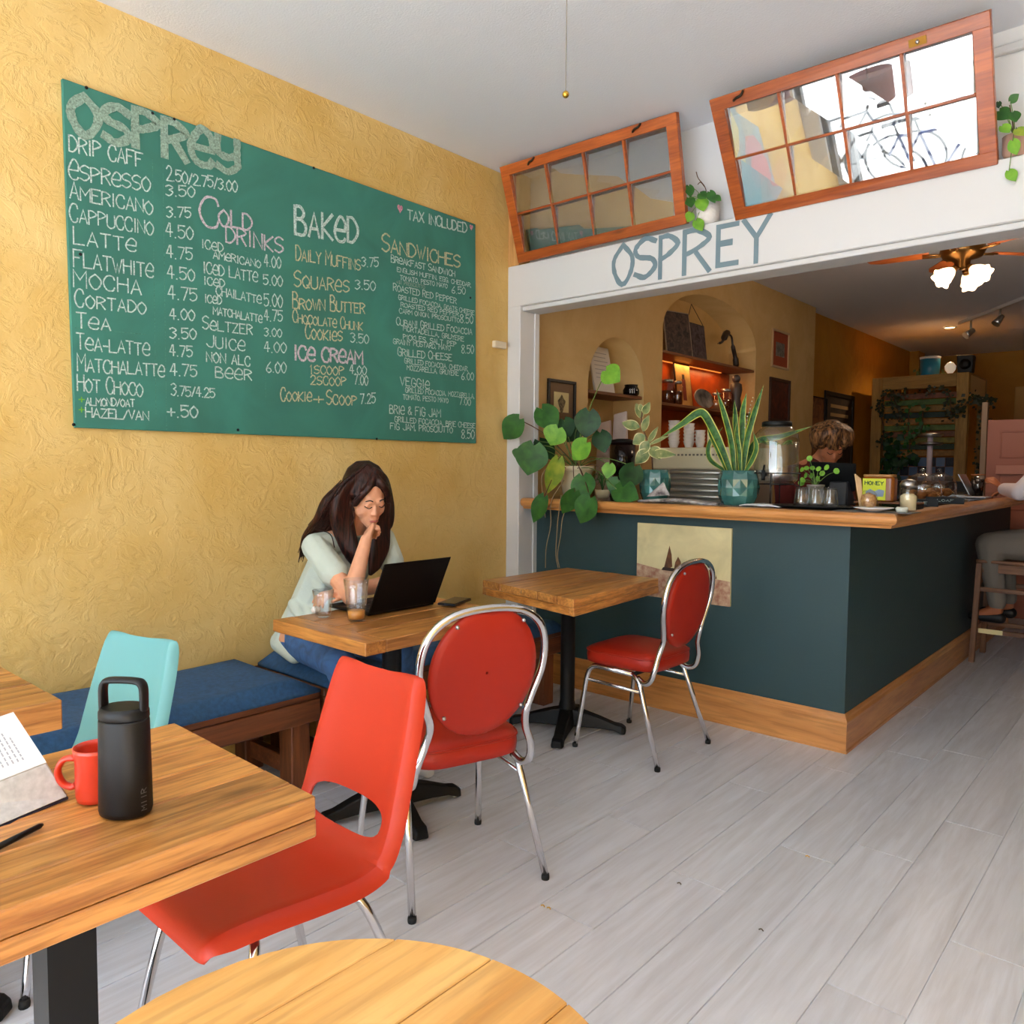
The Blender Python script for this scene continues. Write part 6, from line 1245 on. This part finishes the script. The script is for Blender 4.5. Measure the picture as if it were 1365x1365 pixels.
# ================================================================ CEILING FITTINGS
# ceiling fan
c = W(1283, 345, z=2.72); fn = thing('ceiling_fan', 'brass ceiling fan with wooden blades and three lit glass shades', 'ceiling fan', (c.x, c.y, ZC)); M_fb = mat('aged_brass_fan', (150, 110, 60), .3, .9)
C0 = V((c.x, c.y, 0)); b = B(); b.lathe([(.07, ZC-.002), (.06, ZC-.05), (.02, ZC-.06), (.018, 2.86), (.05, 2.85), (.13, 2.82), (.14, 2.77), (.12, 2.73), (.05, 2.71), (.045, 2.66), (.01, 2.645)], C0, 26); b.done('motor', M_fb, fn)
M_blade = wood('fan_blade_wood', (170, 92, 44), (120, 58, 24), 'x', .6, rough=.4, knots=0, rnd=.05)
for k in range(5):
    a = math.radians(-8+72*k+200); d = V((math.cos(a), math.sin(a), 0)); s = V((-d.y, d.x, .16)).normalized(); P = lambda r, w_, z=0: C0+V((0, 0, 2.765+z))+d*r+s*w_
    b = B(); up_ = V((0, 0, .006)); pts = [P(.20, -.045), P(.50, -.062), P(.57, -.04), P(.59, 0), P(.57, .04), P(.50, .062), P(.20, .045)]; b.prism(pts, up_); b.done('blade', M_blade, fn, bevel=.001)
    b = B(); b.tube([P(.10, 0, -.01), P(.16, .02, -.008), P(.24, .02, -.004)], .007, 6); b.tube([P(.10, 0, -.01), P(.16, -.02, -.008), P(.24, -.02, -.004)], .007, 6); b.done('blade_bracket', M_fb, fn, kind='stuff')
M_shade = mat('frosted_tulip_glass', (255, 238, 214), .4, emit=(255, 214, 170), estr=3.5)
for k, a in enumerate((235, 330, 80)):
    a = math.radians(a); d = V((math.cos(a), math.sin(a), -.75)).normalized(); p0 = C0+V((0, 0, 2.665)); p1 = p0+V((d.x, d.y, 0))*.07+V((0, 0, -.01)); z_ = d; x_ = z_.orthogonal().normalized(); y_2 = z_.cross(x_); M_ = Matrix((x_, y_2, z_)).transposed()
    b = B(); b.tube([p0, p1, p1+d*.02], .012, 8); b.lathe([(.022, 0), (.026, .03)], p1, 12, M_); ar = b.done('lamp_arm', M_fb, fn, kind='stuff')
    b = B(); rows = []
    for r, z, am in ((.024, .028, 0), (.038, .05, .0), (.05, .08, .03), (.056, .11, .08), (.066, .135, .14)): rows.append([p1+M_@V((r*(1+am*math.cos(6*t))*math.cos(t), r*(1+am*math.cos(6*t))*math.sin(t), z)) for t in (i/36*math.tau for i in range(36))])
    b.grid(rows, True, True); b.done('lamp_shade', M_shade, fn)
    light('fan_lamp', 'POINT', p1+d*.20, 9, WARM2, shadow_soft_size=.04)
# recessed downlight and track lights
def downlight(x, y, label, lab_grp=None, e=26):
    c = V((x, y, ZC)); root = thing('recessed_downlight', label, 'ceiling light', (x, y, ZC-.012), lab_grp); b = B(); b.lathe([(.075, -.001), (.078, -.008), (.06, -.012), (.058, -.004)], c, 24, cap=False); b.done('trim_ring', M_white, root)
    b = B(); b.lathe([(.057, -.005), (.01, -.0052)], c, 20); b.done('lens', mat('downlight_lens', (255, 235, 200), .5, emit=(255, 214, 150), estr=14), root); light('downlight', 'SPOT', (x, y, ZC-.02), e, WARM, (0, 0, 0), spot_size=2.4, spot_blend=.6, shadow_soft_size=.05)
p = W(1266, 436, z=ZC); downlight(p.x, p.y, 'lit recessed ceiling downlight left of the track lights', e=60)
a = W(1279, 433, z=2.965); e = W(1372, 397, z=2.965); tk = thing('track_light', 'white ceiling track with two spotlights', 'track light', a); d = (e-a).normalized(); s = V((-d.y, d.x, 0))*.017
b = B(); b.hexa([a-s, e-s, e+s, a+s]+[p+V((0, 0, .034)) for p in (a-s, e-s, e+s, a+s)]); b.done('track', M_white, tk)
for px, tilt, h_ in ((1293, .5, .13), (1329, .9, .10)):
    p = W(px, 427 if px < 1300 else 412, z=2.965); t = max(0, min(1, (p-a).dot(d)/(e-a).length)); p = a.lerp(e, t); b = B(); b.tube([p, p-V((0, 0, h_))], .012, 8); h = b.done('spot_stem', M_steel, tk)
    q = p-V((0, 0, h_)); dd_ = V((-.5, -.5, -tilt)).normalized(); b = B(); b.tube([q-dd_*.04, q+dd_*.02, q+dd_*.07], [.026, .034, .044], 14); b.done('spot_head', M_steel, tk)
# pull chain with ball in the front room
p = W(754, 127, y=1.55); ch = thing('pull_chain', 'thin pull chain with small brass ball hanging from the ceiling', 'pull chain', p)
b = B(); b.tube([p+V((0, 0, .008)), (p.x, p.y, ZC)], .0012, 6); b.done('chain', mat('dark_chain', (120, 116, 108), .4, .5), ch); b = B(); b.ball(p+V((0, 0, .002)), .0085, 10); b.done('ball', M_brass, ch)
for (x, y) in ((-2.3, 5.6), (-2.3, 7.6), (.4, 6.0), (.4, 9.0), (-.9, 11.5)):
    pass

# ================================================================ PLANTS
random.seed(5)
def leafmat(name, c, c2, rough=.5): return mat(name, c, rough, var=.3, vscale=18, c2=c2, spec=.35, distort=.6)
M_leaf = leafmat('pothos_green', (58, 108, 38), (30, 74, 26)); M_leafd = leafmat('deep_leaf_green', (34, 78, 32), (16, 48, 20)); M_leafl = leafmat('lime_leaf_green', (126, 176, 56), (86, 140, 40)); M_leafy = leafmat('yellowing_leaf', (150, 160, 50), (96, 130, 40))
M_stem = mat('leaf_stem', (96, 124, 56), .5); M_twig = mat('dry_vine', (150, 128, 92), .7); M_bark = mat('brown_bark', (92, 60, 36), .8); M_cream2 = mat('leaf_cream_edge', (222, 214, 156), .4); M_yedge = mat('leaf_yellow_edge', (186, 186, 74), .5); M_soil = mat('potting_soil', (46, 34, 26), .95, bump=.6, bscale=80)
def wprof(kind, t):
    if kind == 'heart': return (math.sin(math.pi*min(1, t*1.02+.0))**.55)*(1-.55*t**1.6)*1.16 if t > 0 else .0
    if kind == 'round': return math.sqrt(max(0, 1-(2*t-1)**2))
    return math.sin(math.pi*t**.8)**.9
def leaf(root, base, tip, width, m, edge=None, kind='heart', cup=.10, droop=.10, ntilt=None, name='leaf', n=10):
    base, tip = V(base), V(tip); ax = tip-base; L = ax.length; ax.normalize(); vd = (CAM-base).normalized()
    nn = vd+V((random.uniform(-.35, .35), random.uniform(-.35, .35), random.uniform(.1, .6))) if ntilt is None else V(ntilt)
    sd = ax.cross(nn).normalized(); nn = sd.cross(ax).normalized(); rows = []; us = (-1, -.86, -.5, 0, .5, .86, 1); hw = width/2
    if kind == 'heart': 
        for i in range(n+1):
            t = i/n; w = wprof(kind, min(.995, t+.02)); row = []
            for u in us:
                back = -.16*L*(abs(u)**1.2)*max(0, 1-t*3.2)   # lobes behind the stalk
                row.append(base+ax*(t*L+back)+sd*(u*w*hw)+nn*(cup*hw*abs(u)*w*1.2-droop*L*t*t))
            rows.append(row)
    else:
        for i in range(n+1):
            t = i/n; w = wprof(kind, t); rows.append([base+ax*(t*L)+sd*(u*w*hw)+nn*(cup*hw*abs(u)*w*1.2-droop*L*t*t) for u in us])
    b = B(); R = [[b.bm.verts.new(p) for p in row] for row in rows]
    for a_, c_ in zip(R, R[1:]):
        for j in range(6):
            b.mi = 1 if (edge and j in (0, 5)) else 0; b._f([a_[j], a_[j+1], c_[j+1], c_[j]], True)
    return b.done(name, [m, edge] if edge else m, root)
def stalk(root, pts, r=.0025, m=None, name='stem'):
    b = B(); b.tube(crs(pts, 5), r, 6); return b.done(name, m or M_stem, root)
# --- big trailing heart-leaf plant in cream pot
yp = 3.72; c = on_bar(767, yp); k = pxm(c)
pp = thing('trailing_plant', 'large trailing heart-leaved plant in a cream pot at the left end of the bar', 'potted plant', c)
hp_ = W(767, 621, y=yp).z-ZT; rp = 24*k
b = B(); b.lathe([(rp*.60, 0), (rp*.66, .004), (rp*.92, hp_*.82), (rp*.95, hp_*.84), (rp*1.02, hp_*.86), (rp*1.03, hp_), (rp*.95, hp_), (rp*.9, hp_*.9), (.01, hp_*.88)], c, 32); b.done('pot', mat('cream_ceramic', (226, 212, 176), .3, coat=.3), pp)
b = B(); b.lathe([(rp*.93, hp_*.90), (rp*.5, hp_*.93), (.01, hp_*.94)], c, 20); b.done('soil', M_soil, pp)
top = c+V((0, 0, hp_*.95))
LV = [((692, 559), (670, 586), 29, 3.42, 0), ((722, 545), (741, 573), 30, 3.62, 0), ((744, 571), (733, 594), 30, 3.56, 1), ((712, 594), (703, 634), 40, 3.42, 0), ((693, 600), (688, 612), 16, 3.43, 0), ((719, 588), (738, 612), 24, 3.60, 2), ((785, 549), (780, 584), 32, 3.58, 2), ((808, 494), (825, 508), 27, 3.64, 1), ((782, 590), (762, 613), 28, 3.52, 1),
      ((800, 577), (806, 603), 24, 3.66, 2), ((744, 613), (731, 659), 23, 3.50, 3), ((777, 635), (779, 667), 32, 3.50, 0), ((766, 656), (750, 686), 23, 3.46, 0), ((787, 664), (772, 698), 32, 3.44, 0), ((725, 663), (709, 697), 22, 3.42, 0), ((822, 652), (850, 664), 30, 3.56, 0), ((846, 622), (832, 652), 30, 3.58, 2), ((813, 619), (809, 638), 17, 3.60, 1), ((752, 560), (760, 582), 22, 3.68, 2), ((770, 568), (756, 590), 22, 3.74, 2), ((825, 640), (815, 660), 26, 3.62, 0)]
MS = [M_leaf, M_leafl, M_leafd, M_leafy]
for (bx0, by0), (tx, ty), w_, yy, mi in LV:
    p0 = W(bx0, by0, y=yy); p1 = W(tx, ty, y=yy-.02); leaf(pp, p0, p1, w_*pxm(p0)*1.15, MS[mi])
    mid = top.lerp(p0, .5)+V((0, -.02, .05 if p0.z > ZT+.05 else .07))
    stalk(pp, [top+V((random.uniform(-.03, .03), random.uniform(-.03, .02), -.01)), mid, p0], .0028, M_stem if random.random() < .7 else M_bark)
for pl_ in ([(752, 640), (735, 668), (734, 700), (728, 730), (727, 757)], [(748, 660), (744, 690), (742, 715), (741, 740), (744, 757)], [(758, 670), (750, 690), (747, 715), (743, 740), (746, 757)], [(727, 690), (722, 640), (728, 625)]):
    stalk(pp, [W(px, py, y=3.46) for px, py in pl_], .0022, M_twig, 'aerial_root')
# small cream bowl with spider foliage behind
c = on_bar(803, 3.80); sb = thing('small_plant', 'small cream bowl with thin curling leaves behind the cream pot', 'potted plant', c); k = pxm(c)
b = B(); b.lathe([(.02, 0), (.036, .008), (.044, .05), (.042, .052), (.038, .04), (.005, .036)], c, 24); b.done('pot', mat('cream_ceramic', (226, 212, 176), .3, coat=.3), sb)
for i in range(16):
    a = random.uniform(0, 6.28); d = V((math.cos(a), math.sin(a)*.5, 0)); s0 = c+V((0, 0, .045)); L_ = random.uniform(.05, .13)
    b = B(); b.tube(crs([s0, s0+d*L_*.4+V((0, 0, L_*.9)), s0+d*L_+V((0, 0, L_*.6))], 5), [.003]*4+[.0035]*4+[.001]*3, 5, flat=((0, 0, 1), .4)); b.done('leaf', M_leaf, sb)
# --- faceted teal pots
M_facet = mat('teal_faceted_glaze', (74, 128, 118), .16, coat=.6, var=.35, vscale=10, c2=(40, 84, 84))
def facet_pot(root, c, r, h):
    nf, nr = 9, 4; b = B(); pr = [(.80, 0), (.98, .28), (1.0, .5), (.97, .75), (.90, 1.0)]
    rows = []
    for i, (f, t) in enumerate(pr):
        rows.append([c+V((math.cos(a)*r*f, math.sin(a)*r*f, t*h)) for a in ((j+.5*(i % 2))/nf*math.tau for j in range(nf))])
    R = [[b.bm.verts.new(p) for p in row] for row in rows]
    # petals: diamonds with a raised centre
    for i in range(len(R)-2):
        for j in range(nf):
            if i % 2 == 0: lo, mlft, mrt, hi = R[i][j], R[i+1][j-1], R[i+1][j], R[i+2][j]
            else: lo, mlft, mrt, hi = R[i][j], R[i+1][j], R[i+1][(j+1) % nf], R[i+2][j]
            cen = (lo.co+mlft.co+mrt.co+hi.co)/4; o_ = (cen-c); o_.z = 0; v = b.bm.verts.new(cen+o_.normalized()*r*.10)
            for q in ((lo, mrt, v), (mrt, hi, v), (hi, mlft, v), (mlft, lo, v)): b._f(q)
    for j in range(nf):
        b._f([R[0][j], R[0][(j+1) % nf], R[1][j]]); b._f([R[-1][j], R[-1][(j+1) % nf], R[-2][j if False else (j)]])
    b.done('pot', M_facet, root, smooth=False)
    b = B(); b.lathe([(r*.80, .001), (r*.90, h*.5), (r*.91, h), (r*.80, h), (r*.76, h*.9), (.01, h*.88)], c, 27); b.done('pot_lining', M_facet, root)
    b = B(); b.lathe([(r*.79, h*.89), (.01, h*.93)], c, 18); b.done('soil', M_soil, root)
yp = 3.72; c = on_bar(984, yp); k = pxm(c); h_ = W(984, 627, y=yp).z-ZT; sn = thing('snake_plant', 'snake plant with yellow-edged blades in a faceted teal pot beside the water dispenser', 'potted plant', c); facet_pot(sn, c, 26*k, h_)
def blade(root, pts, w, y0, y1, twist=0):
    n = len(pts); P = crs([W(px, py, y=y0+(y1-y0)*i/(n-1)) for i, (px, py) in enumerate(pts)], 6); m = len(P)-1; rows = []
    for i, p in enumerate(P):
        t = i/m; a = (P[min(i+1, m)]-P[max(i-1, 0)]).normalized(); nn = (CAM-p).normalized()+V((.25*math.sin(twist+t), 0, .15)); s = a.cross(nn).normalized(); n2 = s.cross(a)
        ww = w*.40*min(1, .65+t*1.4)*(1 if t < .62 else max(.03, math.cos((t-.62)/.38*math.pi/2)))
        rows.append([p+s*(u*ww)+n2*(abs(u)*ww*.35) for u in (-1, -.78, 0, .78, 1)])
    b = B(); R = [[b.bm.verts.new(q) for q in r] for r in rows]
    for a_, c_ in zip(R, R[1:]):
        for j in range(4): b.mi = 1 if j in (0, 3) else 0; b._f([a_[j], a_[j+1], c_[j+1], c_[j]], True)
    return b.done('leaf_blade', [M_snake, M_yedge], root)
M_snake = mat('banded_blade_green', (66, 114, 50), .5, var=.45, vscale=40, c2=(24, 62, 30), distort=.3, spec=.3)
for pts, w_, ya_, yb_ in (([(979, 630), (975, 592), (966, 555), (955, 519)], 10, 3.72, 3.70), ([(982, 630), (981, 590), (980, 560), (979, 533)], 9, 3.74, 3.76), ([(986, 630), (989, 585), (990, 550), (995, 524)], 10, 3.73, 3.74), ([(990, 630), (995, 590), (1004, 555), (1018, 513)], 10, 3.72, 3.74),
    ([(974, 630), (962, 598), (949, 570), (938, 552), (928, 552), (905, 568), (879, 584)], 14, 3.70, 3.60), ([(992, 628), (999, 605), (1010, 588), (1040, 582), (1083, 568)], 11, 3.76, 3.90), ([(970, 630), (958, 602), (948, 580), (943, 566)], 9, 3.70, 3.66), ([(967, 628), (946, 612), (946, 590), (964, 569)], 8, 3.78, 3.80), ([(987, 630), (985, 600), (982, 580), (983, 560)], 8, 3.69, 3.68), ([(994, 628), (1003, 612), (1008, 596), (1004, 575)], 8, 3.68, 3.66), ([(984, 630), (992, 600), (998, 570), (1000, 545)], 9, 3.77, 3.79)):
    blade(sn, pts, w_*k, ya_, yb_, random.random())
b = B()
for i in range(9): p = W(993+i*1.2+random.uniform(-1, 1), 570-i*5, y=3.72); b.ball(p, .0035, 5)
b.done('flower_spike', mat('pale_blossom', (206, 206, 180), .6), sn, kind='stuff')
c = on_bar(873, 3.74); k = pxm(c); h_ = W(873, 626, y=3.74).z-ZT; rb = thing('rubber_plant', 'variegated cream-edged rubber plant in a faceted teal pot left of the newspaper', 'potted plant', c); facet_pot(rb, c, 20*k, h_)
stalk(rb, [W(870, 628, y=3.74), W(868, 600, y=3.73), W(861, 582, y=3.73), W(855, 566, y=3.72), W(856, 548, y=3.72)], .004, M_bark)
M_var = mat('variegated_green', (78, 104, 60), .5, var=.45, vscale=26, c2=(150, 152, 96))
for (bx0, by0), (tx, ty), w_ in (((853, 570), (828, 563), 13), ((855, 558), (848, 537), 12), ((858, 552), (866, 536), 10), ((857, 575), (865, 553), 10), ((860, 580), (843, 592), 15), ((864, 590), (877, 569), 7), ((865, 593), (892, 580), 5), ((866, 600), (846, 618), 17), ((868, 596), (880, 612), 15), ((869, 604), (900, 606), 11), ((865, 588), (853, 606), 14), ((856, 548), (853, 538), 7)):
    leaf(rb, W(bx0, by0, y=3.72), W(tx, ty, y=3.70), w_*k*1.1, M_var, M_cream2, 'lance', cup=.25, droop=.06)
# --- small round-leaf plant behind the upturned glasses
c = on_bar(1087, 3.86); k = pxm(c); sp_ = thing('round_leaf_plant', 'small round-leaved plant in a pale pot behind the upturned glasses', 'potted plant', c)
hq = W(1087, 646, y=3.86).z-ZT; b = B(); b.lathe([(.028, 0), (.036, hq*.9), (.042, hq*.92), (.042, hq), (.03, hq)], c, 20); b.done('pot', mat('grey_white_pot', (150, 144, 138), .5), sp_)
tp_ = c+V((0, 0, hq-.005))
for (px, py) in ((1079, 611), (1069, 626), (1075, 624), (1083, 624), (1091, 625), (1102, 623), (1082, 634), (1096, 631), (1070, 640), (1090, 638), (1092, 641), (1115, 628), (1074, 634), (1068, 644)):
    y_ = 3.86+random.uniform(-.05, .05); p = W(px, py, y=y_); r = random.uniform(3.2, 4.4)*k; d = V((random.uniform(-1, 1), -.3, random.uniform(-.6, .6))).normalized(); leaf(sp_, p-d*r, p+d*r, r*2, M_leafl, kind='round', cup=.08, droop=.02, n=6); stalk(sp_, [tp_, tp_.lerp(p, .5)+V((0, 0, .012)), p], .0012)
# --- little pots on the header beam
def header_plant(px, py, label, potm, leaves, twigs, rr, hh, tray=None):
    c = W(px, py, y=YH+.035); c = V((c.x, YH+.045, 2.4765)); k = pxm(c); root = thing('small_potted_plant', label, 'potted plant', c)
    b = B(); b.lathe([(rr*.72*k, 0), (rr*k, hh*k*.3), (rr*1.04*k, hh*k), (rr*.94*k, hh*k), (.005, hh*k*.85)], c, 20); b.done('pot', potm, root); t_ = c+V((0, 0, hh*k*.86))
    for (bx0, by0), (tx, ty), w_, mi in leaves:
        p0, p1 = W(bx0, by0, y=YH-.02), W(tx, ty, y=YH-.03); leaf(root, p0, p1, w_*k*1.1, MS[mi], kind='heart'); stalk(root, [t_, t_.lerp(p0, .5)+V((0, -.01, .02)), p0], .0016)
    for tw in twigs: stalk(root, [W(a, b_, y=YH+.03) for a, b_ in tw], .0022, M_bark, 'twig')
header_plant(942, 300, 'small ivy in a white pot on the header between the two sashes', mat('white_textured_pot', (226, 222, 218), .6, bump=.4, bscale=60), [((918, 248), (921, 262), 12, 0), ((918, 264), (922, 276), 14, 0), ((911, 266), (903, 266), 9, 0), ((934, 266), (938, 281), 17, 1), ((933, 258), (941, 264), 12, 0), ((921, 284), (917, 296), 13, 1), ((928, 294), (936, 307), 14, 1), ((946, 256), (953, 270), 11, 0), ((953, 262), (961, 267), 8, 0)], [[(943, 268), (940, 250), (931, 238), (928, 229)], [(940, 250), (934, 243), (930, 246)]], 15, 30)
header_plant(1352, 214, 'round-leaved plant in a pale pot right of the larger sash', mat('pale_terracotta', (190, 150, 130), .6), [((1347, 135), (1358, 125), 11, 0), ((1332, 148), (1344, 158), 17, 0), ((1350, 150), (1355, 162), 15, 0), ((1336, 168), (1346, 176), 13, 1), ((1356, 172), (1365, 180), 14, 3), ((1350, 188), (1355, 206), 14, 1), ((1345, 228), (1354, 241), 13, 1), ((1331, 136), (1331, 144), 7, 2)], [[(1352, 190), (1350, 165), (1346, 140)]], 15, 30)
# --- vines on the shelving unit: one long vine is one plant; its leaves are small
def vine(label, paths, y, n, ms, sz=.045):
    root = thing('trailing_vine', label, 'plant', W(*paths[0][0], y=y)); rnd_ = random.Random(len(label))
    for pth in paths:
        P = crs([W(px, py, y=y) for px, py in pth], 6); b = B(); b.tube(P, .006, 5); b.done('stem', M_bark, root)
        b = B()
        for i in range(n):
            p = P[rnd_.randrange(len(P))]+V((rnd_.uniform(-.06, .06), rnd_.uniform(-.06, .02), rnd_.uniform(-.05, .06))); d = V((rnd_.uniform(-1, 1), rnd_.uniform(-.4, .2), rnd_.uniform(-1, .3))).normalized()*sz*rnd_.uniform(.7, 1.2); s = d.cross(V((rnd_.uniform(-.3, .3), -1, rnd_.uniform(-.2, .4)))).normalized()*d.length*.42
            b.hexa([p, p+d*.45-s, p+d, p+d*.45+s, p+V((0, .004, 0)), p+d*.45-s+V((0, .003, 0)), p+d+V((0, .003, 0)), p+d*.45+s+V((0, .003, 0))])
        b.done('foliage', ms, root, kind='stuff')
    return root
M_ivy = leafmat('dark_ivy', (58, 66, 30), (28, 30, 16))
vine('dark ivy trailing over the left end of the pine shelving top', [[(1240, 525), (1215, 526), (1192, 524), (1176, 530), (1172, 548), (1178, 570), (1174, 600)], [(1185, 524), (1195, 540), (1200, 560)]], 9.93, 60, M_ivy)
vine('dark ivy looping from the pot along the shelving top rail', [[(1240, 520), (1262, 520), (1268, 545), (1266, 560)], [(1290, 535), (1280, 548), (1268, 552)]], 9.90, 40, M_ivy)
vine('long ivy strand hanging down the right post of the pine shelving', [[(1296, 528), (1306, 533), (1309, 560), (1307, 590), (1306, 620), (1305, 645)], [(1296, 528), (1312, 536), (1318, 538)]], 9.80, 70, M_ivy)
vine('leafy stems rising from the blue pot', [[(1238, 512), (1232, 500), (1226, 494)], [(1238, 512), (1242, 500), (1252, 498), (1258, 505)], [(1238, 512), (1236, 498)]], 10.2, 26, leafmat('olive_leaf', (110, 120, 56), (70, 70, 34)))
vine('pale hanging plant in front of the slatted shelving back', [[(1212, 540), (1211, 570), (1213, 590), (1210, 605)], [(1230, 548), (1229, 570), (1220, 585)]], 9.86, 30, M_leaf, .06)
vine('bushy dark plant at the lower left of the pine shelving', [[(1182, 658), (1186, 630), (1196, 600)], [(1184, 655), (1200, 620), (1215, 612)], [(1182, 655), (1180, 610), (1190, 585)]], 10.05, 44, M_leafd, .09)
# crumbs on the floor
for i, (px, py) in enumerate(((723, 1208), (731, 1211), (1076, 1142), (905, 1178), (1014, 1240))):
    p = W(px, py, z=.004); b = B(); b.tube(crs([p+V((-.006, 0, 0)), p+V((0, .004, .002)), p+V((.007, .001, 0))], 3), .0018, 5)
    tag(recenter(b.done('crumb', mat('yellow_crumb', (206, 160, 60), .8) if i < 3 else mat('dark_crumb', (90, 80, 66), .8))), ['larger yellow crumb on the floor before the round-backed chair', 'small yellow crumb beside the larger yellow crumb', 'yellow crumb on the open floor in front of the bar corner', 'dark crumb on the floor nearest the bottom centre', 'dark crumb on the floor nearest the bottom right'][i], 'crumb', 'crumbs scattered on the floor')
